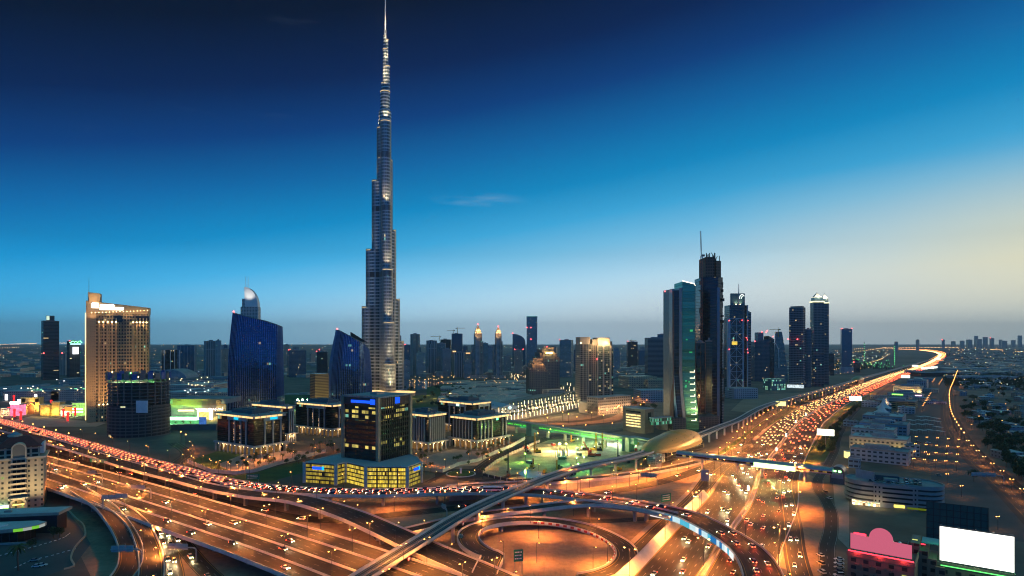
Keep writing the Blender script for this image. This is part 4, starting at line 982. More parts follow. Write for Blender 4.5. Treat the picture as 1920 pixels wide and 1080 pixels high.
office_block('white finned office block with green emblem, nearest the green footbridge', 894, 621, R(50), 844, 953, 31, 2, signs=(('r', .62, 3.2, glow('green_emblem', (.2, 1, .45), 2.2)),), seed=5, portal=True)
office_block('farther office block with a square lit emblem above its cornice', 886, 725, R(50), 820, 923, 36, 1, signs=(('l', .4, 4.5, glow('square_emblem', (.5, 1, .8), 2.5)),), seed=6)
# ---------------------------------------------------------------- towers right of centre along the highway
d = 755
F_GREEN = facade('green_glass_facade', (.04, .12, .1), (.06, .3, .19), 30, 4.2, .99, .9, lit=0, rough=.16, metal=.8, seed=81, spec=1.0, gvar=.35)
F_GDK = facade('dark_strip_facade', (.03, .04, .045), (.006, .009, .014), 2.6, 4.2, .97, .92, lit=0, rough=.08, seed=82)
t_ = thing('green_glass_tower', 'slim tower of green glass with brown edge and a lit stair of windows low down', 'tower', (PX(1278, d), d, 0))
ox = PX(1278, d); zt = ZD(541, d); zt2 = ZD(534, d)
def pxl(p): return PX(p, d)-ox
X0 = pxl(1262.3); MB().prism([(X0, 1.2), (X0+1, 1.2), (X0+1, 27), (X0, 27)], 0, zt-3).build('brown_side', plain('brown_cladding', rgb(.14, .075, .05), .6), t_)
secs = [(0, 4), (.12, 3.2), (.25, 1.2), (.4, 0), (1, 0)]
def lofted(x0, y0, x1, y1, z1a, z1b, name, mat, dep=36, bow=True):
    mb = MB(); L = math.hypot(x1-x0, y1-y0)
    for (s0, o0), (s1, o1) in zip(secs, secs[1:]):
        o0, o1 = (o0, o1) if bow else (0, 0)
        za, zb, zc, zd_ = z1a*s0, z1b*s0, z1b*s1, z1a*s1
        mb.face([(x0+o0, y0-o0, za), (x1+o0, y1-o0, zb), (x1+o1, y1-o1, zc), (x0+o1, y0-o1, zd_)], 0, [(0, za), (L, zb), (L, zc), (0, zd_)])
        mb.face([(x1+o0, y1-o0, zb), (x1-6, y1+dep, zb), (x1-6, y1+dep, zc), (x1+o1, y1-o1, zc)], 0, [(L, zb), (L+dep, zb), (L+dep, zc), (L, zc)])
        mb.face([(x0-1, y0+dep, za), (x0+o0, y0-o0, za), (x0+o1, y0-o1, zd_), (x0-1, y0+dep, zd_)], 0, [(-dep, za), (0, za), (0, zd_), (-dep, zd_)])
    mb.face([(x0, y0, z1a), (x1, y1, z1b), (x1-6, y1+dep, z1b), (x0-1, y0+dep, z1a)])
    return mb.build(name, mat, t_)
M_RIB = plain('blue_grey_rib', rgb(.16, .2, .23), .35, .5)
lofted(pxl(1261.5), 3.5, pxl(1265), 2.4, zt, zt, 'rib', M_RIB, 30); lofted(pxl(1265), 3, pxl(1274), 1.5, zt-2, zt-2, 'dark_strip', F_GDK, 30)
lofted(pxl(1274), .6, pxl(1279), 0, zt+1, zt+1, 'rib', M_RIB, 30)
lofted(pxl(1279), -1, pxl(1301), -4, zt2+4, zt2, 'green_facade', F_GREEN, 34); lofted(pxl(1301), -4, pxl(1304.5), 1, zt2-1, zt2-2, 'dark_edge', F_GDK, 26)
MB().tube((pxl(1279), -1.2, zt2+4.8), (pxl(1300), -4.2, zt2+.8), .35, 5).tube((pxl(1300), -4.2, zt2+.8), (pxl(1304), 1, zt2-1), .35, 5).build('roof_light', glow('roofline_light', (1, .72, .5), 5), t_)
mb = MB()
for i in range(9):
    y = 698+i*11.2; x = 1296-i*.5; z = ZD(y, d); s = min(1, z/zt2); bow = 0
    for a, b in zip(secs, secs[1:]):
        if a[0] <= s <= b[0]: bow = a[1]+(b[1]-a[1])*(s-a[0])/(b[0]-a[0])
    mb.box(pxl(x)+bow, -4.5-bow, z, 6.0, .5, 1.0).box(pxl(x)+bow+2.6, -4.6-bow, z+.9, .9, .5, 2.2)
mb.build('lit_windows', glow('office_strip', (1, .85, .62), 2.0), t_)
mb = MB(); rr = random.Random(4)
for i in range(8): z = rr.uniform(40, 130); mb.box(pxl(rr.uniform(1283, 1297)), -4.2, z, rr.uniform(1, 4), .4, 1.6)
mb.build('green_windows', glow('green_window', (.1, .9, .3), .5), t_)
beacon(t_, pxl(1254), 19, zt-2, .7)
mb = MB(); mb.prism([(pxl(1240), 10), (pxl(1254), 4), (pxl(1254), 26), (pxl(1240), 30)], 0, 16).build('side_block', plain('tan_block', rgb(.25, .2, .14), .8), t_)

d = 820
t_ = thing('unfinished_skyscraper', 'tallest dark skyscraper on the right, still under construction with ragged top', 'skyscraper', (PX(1335, d), d, 0)); ox = PX(1335, d)
F_DKT = facade('unfinished_glass', (.018, .026, .03), (.006, .016, .026), 2.4, 4.0, .94, .9, lit=.004, rough=.12, seed=84)
z1, z2 = ZD(520, d), ZD(482, d)
hw = (1351-1318)/2/FP*d
MB().prism([(-hw-2, 3), (-hw*.3, -3), (hw*.6, -4), (hw+3, 1), (hw+2, 32), (-hw-2, 32)], 0, z1).build('facade', F_DKT, t_)
MB().prism([(-hw*.75, 0), (hw*.2, -3), (hw*.2, 28), (-hw*.75, 28)], z1, z2).prism([(hw*.35, -3), (hw+1, 2), (hw+1, 26), (hw*.35, 26)], z1, z2-5).build('upper_frame', facade('raw_frame', (.12, .09, .07), (.02, .02, .02), 3, 4, .6, .6, lit=0, rough=.6, seed=85), t_)
mb = MB(); rr = random.Random(9)
for i in range(16): x = rr.uniform(-hw*.7, hw); mb.box(x, rr.uniform(-2, 8), z2-7, rr.uniform(.4, 1.6), .7, rr.uniform(4, 13))
mb.tube((hw*.2, 0, z2-8), (hw*.6, 0, z2+1), .5).tube((hw*.5, 0, z2-4), (-hw*.1, 0, z2+6), .4)
mb.build('ragged_top', plain('raw_steel', rgb(.04, .06, .06), .8), t_)
mb = MB()
for s in (-1, 1):            # uneven protruding hoist platforms down both edges
    z = 30
    while z < z1-4:
        k = rr.uniform(.4, 2.6); mb.box(s*(hw+2+k*.4), rr.uniform(-1, 5), z, k, 3.0, rr.uniform(2, 8)); z += rr.uniform(3, 9)
mb.build('hoist_platforms', plain('hoist', rgb(.05, .06, .06), .8), t_)
MB().prism([(hw+1.2, -1), (hw+4.6, 2), (hw+4.6, 20), (hw+1.2, 20)], 0, ZD(600, d)).build('right_wing', F_NAVY, t_)
MB().prism([(hw*.45, -4.6), (hw*.75, -4.4), (hw*.75, -3), (hw*.45, -3)], 0, z1-14).build('steel_rib', M_RIB, t_)
tcr = thing('tower_crane', 'slender red and white luffing crane climbing the left edge of the unfinished skyscraper', 'crane', (PX(1314, d), d-3, 0))
mb = MB(); zc = ZD(480, d)
def lattice(mb, a, b, w, n, r=.18):
    a, b = Vector(a), Vector(b); dr = (b-a).normalized(); e = dr.cross(Vector((0, 1, 0))).normalized()*w; f = dr.cross(e).normalized()*w
    cs = [e+f, e-f, -e-f, -e+f]
    for c in cs: mb.tube(a+c, b+c, r, 4)
    for i in range(n):
        p, q = a.lerp(b, i/n), a.lerp(b, (i+1)/n)
        for k in range(4): mb.tube(p+cs[k], q+cs[(k+1) % 4], r*.7, 3)
    return mb
lattice(MB(), (0, 0, 0), (0, 0, zc), 1.0, 60, .22).build('mast', plain('crane_paint', rgb(.4, .16, .12), .6), tcr)
lattice(MB(), (0, 0, zc), (-1.4, 0, ZD(434, d)), .55, 18, .16).build('jib', plain('crane_jib', rgb(.5, .45, .42), .6), tcr)
MB().box(2.2, 0, zc-1, 4, 2, 2.6).build('counterweight', M_CONC_D, tcr)
MB().box(.6, -1.6, zc-3, 1.8, 1.6, 2.4).build('cab', M_WHITE, tcr)
# two lower blocks between
d = 790
tower('dark lower tower with brown rim between the green and unfinished towers', 1305, 1324, 643, d, F_GDK, R(6), .8, beacons=0, roof=M_ROOF_D, seed=2, fins=(2, .8, plain('brown_rim', rgb(.2, .12, .08), .6)))
tower('lower teal glass tower in front of the unfinished skyscraper', 1323, 1337, 640, 800, facade('teal_glass', (.04, .08, .09), (.02, .07, .075), 3, 4, .95, .9, lit=.01, rough=.12, metal=.3, seed=86), R(0), .7, seed=3)
tag(MB().prism([(PX(1262, 745), 745), (PX(1345, 770), 765), (PX(1345, 770), 800), (PX(1262, 745), 790)], 0, 17).build('podium_hall', facade('hall_grid', (.12, .11, .1), (.02, .025, .03), 2.2, 2.6, .7, .7, lit=.02, seed=87, rough=.3)),
    'long dark gridded hall at the foot of the green glass tower', 'building')

# white braced tower with a black top
d = 1273
t_ = thing('braced_tower', 'white diagonally braced office tower with a dark top, needle and glowing emblem', 'tower', (PX(1387, d), d, 0)); ox = PX(1387, d)
z1, z2, z3 = ZD(597, d), ZD(572, d), ZD(550, d)
x0, x1, x2 = PX(1368, d)-ox, PX(1393, d)-ox, PX(1402, d)-ox
F_WB = facade('braced_glass', (.05, .075, .09), (.012, .035, .05), 3.2, 4, .9, .85, lit=.03, rough=.14, seed=91)
MB().prism([(x0, 0), (x1, 0), (x1, 34), (x0, 34)], 0, z1).build('facade', F_WB, t_)
MB().prism([(x1, 1), (x2, 5), (x2, 34), (x1, 34)], 0, z2).build('side_facade', F_DARKB, t_)
MB().prism([(x0-.5, -1), (x1, -1), (x1, 30), (x0-.5, 30)], z1, z2).build('dark_top', F_DARKB, t_)
MB().prism([(PX(1371, d)-ox, 1), (PX(1397, d)-ox, 1), (PX(1397, d)-ox, 6), (PX(1371, d)-ox, 6)], z2, z3).build('crown_wall', plain('teal_crown', rgb(.06, .14, .16), .5), t_)
mb = MB(); wv = x1-x0
for x in (x0, x1): mb.box(x, -.6, 0, 2.6, 1.4, z1)
N_ = 10
for i in range(N_+1): mb.box((x0+x1)/2, -.6, z1*i/N_-.4, wv, 1.3, 1.0)
for i in range(N_):
    a, b = z1*i/N_, z1*(i+1)/N_; xm = (x0+x1)/2
    if i % 2 == 0: mb.tube((x0, -.8, b), (xm, -.8, a), .55).tube((xm, -.8, a), (x1, -.8, b), .55)
    else: mb.tube((x0, -.8, a), (xm, -.8, b), .55).tube((xm, -.8, b), (x1, -.8, a), .55)
    mb.box(xm, -.7, a, .7, 1, z1/N_)
mb.build('bracing', plain('braced_white', rgb(.34, .42, .46), .5), t_)
MB().box(x0-2.0, 4, 0, 2.4, 8, z1).box(x2+.2, 2, 0, 1.6, 3, z2).build('corner_piers', plain('pier_white', rgb(.4, .45, .48), .5), t_)
MB().tube((PX(1385, d)-ox, -.5, z2), (PX(1385, d)-ox, -.5, ZD(532, d)), 1.6, 8, r1=.5).build('needle', M_STEEL, t_)
mb = MB(); c = (PX(1391.5, d)-ox, .3, z3-7)
for i in range(7):
    a, b = R(170-i*22), R(170-(i+1)*22); mb.tube((c[0]+4.4*math.cos(a), .4, c[2]+4.2*math.sin(a)), (c[0]+4.4*math.cos(b), .4, c[2]+4.2*math.sin(b)), .55)
mb.tube((c[0]-4.3, .4, c[2]+.8), (c[0]-5.6, .4, c[2]-4), .5).tube((c[0]+.5, .4, c[2]+1.5), (c[0]-2, .4, c[2]-4), .5)
mb.build('emblem', glow('white_emblem', (.9, 1, .9), 3), t_)
for x in (1380, 1388):
    MB().ball((PX(x, d)-ox, -.3, z2+1.5), .8, 6, 4).build('lamp', G_WARM, t_)
    light('crown_light', 'SPOT', (PX(x, d)-ox, -3, z2+.6), (1, .8, .5), 9000, t_, .5, 110, 1, target=(PX(x, d)-ox, 1, z2+14))
for i, (x, y) in enumerate(((1367, 601), (1391, 600.5), (1402, 601), (1367, 655), (1401, 655), (1401, 637), (1402, 661), (1399, 633))): beacon(t_, PX(x, d)-ox, -1.5, ZD(y, d), .8)
mb = MB(); mb.box((x0+x1)/2-4, -1.4, ZD(643, d)-4, 11, .6, 7); mb.build('lit_floor', glow('lit_floor', (1, .7, .1), 1.0, var=1, vscale=.5), t_)
MB().box((x0+x1)/2+4, -8, 0, 38, 8, 4).build('lobby', glow('bright_lobby', (1, .85, .4), 1.6, var=1, vscale=.3), t_)
tower('glassy blue banded tower peeking out behind the braced tower', 1399, 1410, 586, 1500, F_BAND, R(0), .8, seed=5)
tag(MB().prism(rect(PX(1397, 1180), 1200, 50, 34, R(10)), 0, 20).build('low_block', F_LOWG), 'low grey block at the foot of the braced tower', 'building')

# twisted dark cluster
d = 1700
t_ = thing('angular_towers', 'dark angular glass complex with leaning blades and a curved white arm', 'building', (PX(1444, d), d, 0)); ox = PX(1444, d)
def q(px): return PX(px, d)-ox
MB().prism([(q(1415), 0), (q(1442), -4), (q(1442), 40), (q(1415), 40)], 0, 0, 0, None, False, 0, [ZD(641, d), ZD(636, d), ZD(636, d), ZD(641, d)]).build('left_block', F_NAVY, t_)
MB().prism([(q(1427), 20), (q(1437), 20), (q(1441), 45), (q(1427), 45)], ZD(640, d), ZD(623, d)).build('upper_block', F_NAVY, t_)
MB().prism([(q(1442), 0), (q(1452), 0), (q(1452), 36), (q(1442), 36)], 0, 0, 0, None, False, 0, [ZD(630, d), ZD(636, d), ZD(636, d), ZD(630, d)]).build('middle_block', F_DARKB, t_)
mb = MB(); L = 8
A = [(1452, 640), (1474, 690), ]
for k in range(8):
    s0, s1 = k/8, (k+1)/8; xr0, xr1 = 1476-11*s0**1.5, 1476-11*s1**1.5; xl0, xl1 = 1450+3*s0, 1450+3*s1
    zz0, zz1 = ZD(622, d)*s0, ZD(622, d)*s1
    mb.face([(q(xl0), -2, zz0), (q(xr0), -4, zz0), (q(xr1), -4, zz1), (q(xl1), -2, zz1)], 0, [(0, zz0), (40, zz0), (40, zz1), (0, zz1)])
    mb.face([(q(xr0), -4, zz0), (q(xr0)-3, 36, zz0), (q(xr1)-3, 36, zz1), (q(xr1), -4, zz1)], 0, [(40, zz0), (80, zz0), (80, zz1), (40, zz1)])
mb.build('leaning_blade', F_TEAL, t_)
mb = MB(); pts = [(1458, 690), (1458, 672), (1457, 655), (1453, 645), (1447, 642)]
for a, b in zip(pts, pts[1:]): mb.tube((q(a[0]), -8, ZD(a[1], d)), (q(b[0]), -8, ZD(b[1], d)), 1.1, 6)
mb.build('curved_arm', M_WHITE, t_)
for x, y in ((1415, 640), (1428, 622), (1438, 620), (1436, 623), (1449, 631)): beacon(t_, q(x), -2, ZD(y, d), 1.4)
tag(MB().prism(rect(PX(1459, 1380), 1400, 40, 26, R(20)), 0, 26).build('green_lit_block', facade('green_lit', (.14, .25, .24), (.1, .25, .22), 4, 5, .7, .7, lit=.4, litc=((.3, 1, .6), (.9, 1, .4)), ls=.7, seed=97, rough=.3)), 'small block washed in pale green light beside the highway towers', 'building')

d = 1466
t_ = tower('broad blue banded tower with chamfered top, left of the crowned tower', 1484, 1515, 577, d, facade('blue_banded', (.14, .18, .22), (.014, .03, .05), 3.4, 4.2, .86, .62, lit=.05, seed=98, rough=.15), R(-12), .8, seed=6, wings=((-.3, .3, .97, .1, F_NAVY), (.3, .3, .95, .1, F_NAVY)))
MB().prism(rect(0, 0, 26, 22), ZD(577, d), ZD(577, d)+4).build('roof_cap', M_ROOF_D, t_)
for x, y in ((5, 636), (-16, 636)): beacon(t_, x, -22, ZD(y, d), 1.3)
MB().box(0, -20, 0, 36, 6, 7).build('lobby', glow('cool_lobby', (.8, .95, 1), .9, var=1, vscale=.25), t_)
tower('dark slim tower squeezed between the blue banded and crowned towers', 1510, 1526, 618, 1480, F_NAVY, R(-10), 1, seed=7, beacons=1)
d = 1500
for k, (xa, xb, yt, dd) in enumerate(((1523, 1549, 566, 1500), (1540, 1557, 568, 1570))):
    t_ = tower('front crowned tower of the pair with lit band and white spire' if k == 0 else 'rear crowned tower of the pair, mostly hidden, with white spire', xa, xb, yt, dd, facade('crowned_facade', (.12, .16, .18), (.012, .03, .045), 3.2, 4, .8, .7, lit=.05, seed=99+k, rough=.15), R(20), .9, seed=8+k, wings=((-.25, .3, .96, .12, F_NAVY), (.25, .3, .96, .12, F_TEAL)))
    w = (xb-xa)/FP*dd*.72; z = ZD(yt, dd)
    MB().prism(rect(0, 0, w*1.08, w), z-1, z+2.2).build('lit_band', glow('crown_band', (1, .95, .55), 1.6, var=.6, vscale=.2), t_)
    mb = MB(); mb.prism(rect(0, 0, w*.85, w*.8), z+2, z+11).build('crown_storey', F_TEAL, t_)
    b = rect(0, 0, w*.8, w*.75); mb = MB()
    for i in range(4): mb.face([(*b[i], z+11), (*b[(i+1) % 4], z+11), (0, 0, z+24)])
    mb.build('pyramid', M_CONC_L, t_)
    MB().prism(rect(0, 0, w*.82, w*.77), z+10.6, z+12).build('upper_band', glow('crown_band2', (1, .95, .7), 1.3), t_)
    MB().tube((0, 0, z+22), (0, 0, ZD(545 if k == 0 else 549, dd)), .7, 6, r1=.3).build('spire', M_WHITE, t_)
    light('crown_light', 'POINT', (0, -w*.6, z+16), (1, .95, .7), 14000, t_, 1)
tower('lone dark tower with two red beacons right of the crowned pair', 1580, 1602, 617, 2136, F_NAVY, R(8), .9, seed=10, beacons=2, podium=(1.25, 22, F_WHITE))
tower('small dark block left of the lone tower', 1555, 1566, 663, 2000, F_DARKB, R(8), .9, seed=11)
tower('small dark block under the lone tower with a red light', 1602, 1616, 680, 2200, F_DARKB, R(8), .9, seed=12, beacons=1)

# ---------------------------------------------------------------- residential and business towers in the middle
tw = [
 ('thin pale tower just right of the spire tower', 745, 752, 630, 1700, F_WHITE), ('navy tower right of the spire tower base', 755, 769, 647, 2300, F_NAVY),
 ('tall tan balcony tower, first tall one right of the spire tower', 769, 786, 627, 2000, F_TAN), ('short teal tower in front of the tan balcony tower', 779, 797, 662, 1930, F_TEAL),
 ('grey striped tower with white verticals', 799, 818, 639, 2000, F_STRIPE), ('teal tower beside the grey striped tower', 817, 835, 644, 2020, F_TEAL),
 ('dark tower under construction with green lights, behind the teal ones', 825, 846, 637, 2350, F_CONS), ('grey teal block with pale cap', 829, 845, 655, 1950, F_GREY),
 ('tall navy tower topped by two cranes', 846, 867, 626, 2300, F_NAVY), ('narrow tower with warm lit cap', 845, 855, 657, 2050, F_TAN),
 ('grey ribbed tower with cut corner', 852, 870, 661, 1900, F_STRIPE), ('tan tower with a row of warm roof lights', 870, 883, 661, 2000, F_TAN),
 ('teal slab beside the first crowned apartment tower', 904, 915, 644, 1950, F_TEAL), ('pale banded slab between the two crowned apartment towers', 913, 925, 651, 2200, F_WHITE),
 ('dark teal twin slab with flat cap', 1050, 1076, 638, 1900, F_TEAL), ('plain blue slab behind the dark teal twin slab', 1076, 1087, 656, 2300, F_NAVY),
 ('dark tower with crane under construction left of the black box tower', 1176, 1197, 641, 2500, F_DARKB), ('small blue block beside the black box tower', 1197, 1211, 657, 2600, F_NAVY),
 ('wide black banded office box beside the green glass tower', 1211, 1253, 634, 1900, F_BAND), ('taller slab behind the black banded box', 1234, 1252, 627, 2050, F_NAVY),
 ('dark round edged tower far left of the tan hotel', 71, 105, 602, 1775, facade('dark_banded', (.045, .06, .065), (.012, .025, .035), 12, 4.1, 1.0, .55, lit=.04, seed=33, rough=.15, run=2)),
 ('small pale apartment block behind the dark far left tower', 106, 121, 664, 2000, F_TAN), 
 ('dark unfinished tower with a big white screen', 121, 146, 640, 1900, F_CONS), ('dark slab with white edges right of the hotel', 298, 328, 656, 1800, F_DARKB),
 ('dark stepped slab behind the one with white edges', 326, 362, 648, 2000, F_NAVY), ('twin white striped tower, left and wider half', 379, 404, 640, 1750, F_STRIPE),
 ('twin white striped tower, right and narrow half', 403, 413, 639, 1760, F_WHITE), ('pale slab hugging the blue tower edge', 413, 428, 655, 1900, F_TAN),
 ('long dark apartment slab between the blue towers', 535, 571, 657, 1900, F_NAVY), ('dark block with beacon behind the gap of the blue towers', 591, 613, 660, 2100, F_DARKB),
 ('teal block at the lower left of the spire tower', 752, 768, 676, 1800, F_GREY), ('grey short tower left of first crowned apartment tower', 868, 884, 676, 1830, F_TEAL),
 ('low pale tower right of the second crowned apartment tower', 944, 958, 668, 2100, F_GREY), ('narrow grey tower behind the big twin apartment block', 1152, 1164, 659, 2300, F_GREY),
 ('short blue tower before the navy one near the spire base', 766, 779, 668, 2050, F_NAVY), ('dim far tower above the stepped tan pair', 1026, 1046, 651, 2600, F_TAN)]
TW = {}
for i, (lb, a, b, y, dd, m) in enumerate(tw):
    rr = random.Random(i*5+1); wg = ()
    if i in (2, 4, 5, 8, 10, 11, 12, 14, 18, 21, 26): wg = ((-.28, .3, rr.uniform(.9, .97), .16, m), (.3, .34, rr.uniform(.86, .95), .1, (F_GREY, F_TEAL, F_TAN)[i % 3]))
    TW[lb] = tower(lb, a, b, y, dd, m, rr.uniform(-.2, .5), rr.uniform(.6, .95), seed=i+20, wings=wg, beacons=1 if i in (1, 14, 16, 22, 28, 29, 35) else 0,
                   fins=(5, 1.0, M_CONC_L) if i in (2, 4, 10, 21, 24, 25, 26) else None, roof=(M_ROOF_D, M_ROOF)[i % 2])
t_ = TW['dark unfinished tower with a big white screen']
MB().box(-2, -20, 72, 16, 1, 22).build('screen', glow('white_screen', (.92, .95, 1), 2.2), t_); MB().box(-2, -20, 102, 28, 1, 2.6).build('light_bar', glow('cyan_bar', (.5, .95, 1), 3), t_)
mb = MB()
for i in range(9): mb.ball((-16+i*4, -17, 108+(i*7 % 5)), .8, 5, 4)
mb.build('green_lamps', G_GREEN, t_)
t_ = TW['dark round edged tower far left of the tan hotel']
MB().box(0, 0, ZD(602, 1775), 18, 14, 16).build('top_box', F_DARKB, t_); MB().box(-7, -8, ZD(600, 1775), 7, 1, 12).build('lit_top', glow('pale_green_top', (.75, 1, .8), 1.0), t_)
for x in (-20, 24): beacon(t_, x, -22, ZD(662, 1775), 1.6)
t_ = TW['tan tower with a row of warm roof lights']; MB().box(0, -9, ZD(663, 2000), 14, 1, 3).build('roof_lights', G_WARMSTRIP, t_)
t_ = TW['narrow tower with warm lit cap']; MB().box(0, -8, ZD(660, 2050), 12, 1, 3.5).build('cap_light', G_WARMSTRIP, t_)
t_ = TW['dark slab with white edges right of the hotel']
mb = MB()
for x in (-21, -4, 8, 21): mb.box(x, -16, 0, 1.4, 1, 86)
mb.build('white_edges', M_WHITE, t_)
# crowned apartment towers
for k, (xa, xb, ys, yt, dd) in enumerate(((883, 908, 632, 608, 1850), (924, 944, 632, 612, 1850))):
    kk = dd/FP; t_ = thing('crowned_tower', ('first apartment tower with stepped golden crown, wider and left' if k == 0 else 'second apartment tower with stepped golden crown, narrower and right'), 'tower', (PX((xa+xb)/2, dd), dd, 0), R(12))
    w = (xb-xa)*kk*.86
    MB().prism(rect(w*.06, 8, w*.62, w*.7), 0, ZD(625, dd)).build('core_facade', F_TAN, t_)
    MB().prism(rect(-w*.36, 8, w*.26, w*.6), 0, ZD(ys+14, dd)).build('left_wing', F_TEAL, t_)
    MB().prism(rect(-w*.08, -w*.3, w*.34, w*.3), 0, ZD(ys, dd)).build('front_bay', F_GREY, t_)
    MB().prism(rect(w*.4, 8, w*.2, w*.6), 0, ZD(ys+8, dd)).build('right_wing', F_TAN, t_)
    z = ZD(625, dd); zt = ZD(yt, dd); h = zt-z
    M_CR = plain('crown_stone', rgb(.42, .34, .24), .7)
    MB().prism(rect(w*.06, 8, w*.5, w*.55), z, z+h*.3).prism(rect(w*.06, 8, w*.36, w*.4), z+h*.3, z+h*.55).prism(rect(w*.06, 8, w*.2, w*.22), z+h*.55, z+h*.78).build('crown', M_CR, t_)
    MB().tube((w*.06, 8, z+h*.78), (w*.06, 8, zt), 1.2, 6, r1=.4).build('finial', M_CR, t_); beacon(t_, w*.06, 8, zt, 1.7)
    mb = MB()
    for i in range(7): mb.ball((w*(-.2+.08*i), 8-w*.3, z+1.2+(i % 2)*h*.3), 1.0, 6, 4)
    mb.build('crown_lamps', glow('crown_lamp', (1, .66, .3), 6), t_)
    light('crown_light', 'POINT', (w*.06, 8-w*.42, z+h*.35), (1, .55, .2), 13000, t_, 2); light('crown_light', 'POINT', (-w*.08, -w*.5, ZD(ys, dd)+3), (1, .55, .2), 6000, t_, 2)
    MB().box(0, -w*.3, 0, w*1.5, w*.6, 9).build('podium', F_LOW, t_)
# curved blade, twisted slab, tan block with red roof light
d = 2600; t_ = thing('curved_blade_tower', 'navy tower with quarter circle roofline behind the tan block', 'tower', (PX(973, d), d, 0), 0); kk = d/FP
pts = [(-12*kk, ZD(626, d))]+[(-12*kk+24*kk*math.sin(R(a)), ZD(626, d)-(ZD(626, d)-ZD(641, d))*(1-math.cos(R(a)))) for a in (15, 30, 45, 60, 75, 90)]
mb = MB()
for a, b in zip(pts, pts[1:]):
    mb.face([(a[0], 0, 0), (b[0], 0, 0), (b[0], 0, b[1]), (a[0], 0, a[1])], 0, [(a[0], 0), (b[0], 0), (b[0], b[1]), (a[0], a[1])])
    mb.face([(a[0], 0, a[1]), (b[0], 0, b[1]), (b[0], 30, b[1]), (a[0], 30, a[1])])
mb.face([(pts[-1][0], 0, 0), (pts[-1][0], 30, 0), (pts[-1][0], 30, pts[-1][1]), (pts[-1][0], 0, pts[-1][1])], 0, [(0, 0), (30, 0), (30, 90), (0, 90)])
mb.build('facade', F_NAVY, t_); beacon(t_, -12*kk, 0, ZD(625, d), 2)
d = 2400; t_ = thing('twisted_slab_tower', 'tall dark teal slab tower, tallest in the middle distance right of the spire', 'tower', (PX(997.5, d), d, 0)); kk = d/FP
mb = MB()
for k in range(10):
    s0, s1 = k/10, (k+1)/10; f = lambda s: (9.2+.9*s)*kk
    z0, z1 = ZD(593, d)*s0, ZD(593, d)*s1
    mb.face([(-f(s0), 0, z0), (f(s0), 0, z0), (f(s1), 0, z1), (-f(s1), 0, z1)], 0, [(0, z0), (40, z0), (40, z1), (0, z1)])
    mb.face([(f(s0), 0, z0), (f(s0), 26, z0), (f(s1), 26, z1), (f(s1), 0, z1)], 0, [(40, z0), (66, z0), (66, z1), (40, z1)])
    mb.face([(-f(s0), 26, z0), (-f(s0), 0, z0), (-f(s1), 0, z1), (-f(s1), 26, z1)], 0, [(-26, z0), (0, z0), (0, z1), (-26, z1)])
zt = ZD(593, d); mb.face([(-10*kk, 0, zt), (10*kk, 0, zt), (10*kk, 26, zt), (-10*kk, 26, zt)]); mb.build('facade', F_TEAL, t_)
MB().box(0, 0, zt, 20*kk, 1, 1.4).build('roof_line', glow('cool_roofline', (.4, 1, .9), .8), t_)
for x, y in ((-9.5, 614), (-2, 614), (-2, 636)): beacon(t_, x*kk, -1, ZD(y, d), 1.6)
t_ = tower('tan apartment block with red lights on its roof in front of the curved blade', 963, 981, 656, 2050, F_TAN, R(10), .8, seed=61, beacons=2, wings=((-.3, .3, .93, .1, F_GREY), (.3, .3, .93, .1, F_TAN)))
# cranes over the towers
def simple_crane(label, px, ytop, d, arm, base=0, name='tower_crane', flip=1):
    t_ = thing(name, label, 'crane', (PX(px, d), d-4, base)); z = ZD(ytop, d)-base; k = d/FP
    MB().box(0, 0, 0, 1.6, 1.6, z).build('mast', M_YELLOW, t_)
    MB().box(arm*k*.32*flip, 0, z-1.2, arm*k, 1.1, 1.3).build('jib', M_YELLOW, t_)
    MB().box(-arm*k*.14*flip, 0, z-3, 4, 2, 3).build('counterweight', M_CONC_D, t_); MB().tube((0, 0, z), (0, 0, z+5), .7, 4, r1=.2).build('apex', M_YELLOW, t_)
    return t_
simple_crane('crane with long jib on the right of the navy tower top', 858, 615, 2290, 17, ZD(626, 2300))
simple_crane('lower crane on the left of the navy tower top', 850, 619, 2290, 14, ZD(626, 2300), flip=-1)
simple_crane('crane over the grey striped tower', 824, 631, 2340, 20, ZD(640, 2350), flip=-1)
simple_crane('crane on the dark tower left of the black box tower', 1183, 638, 2490, 12, ZD(645, 2500))
simple_crane('crane above the dark angular complex', 1458, 617, 1690, 20, ZD(632, 1700), flip=-1)
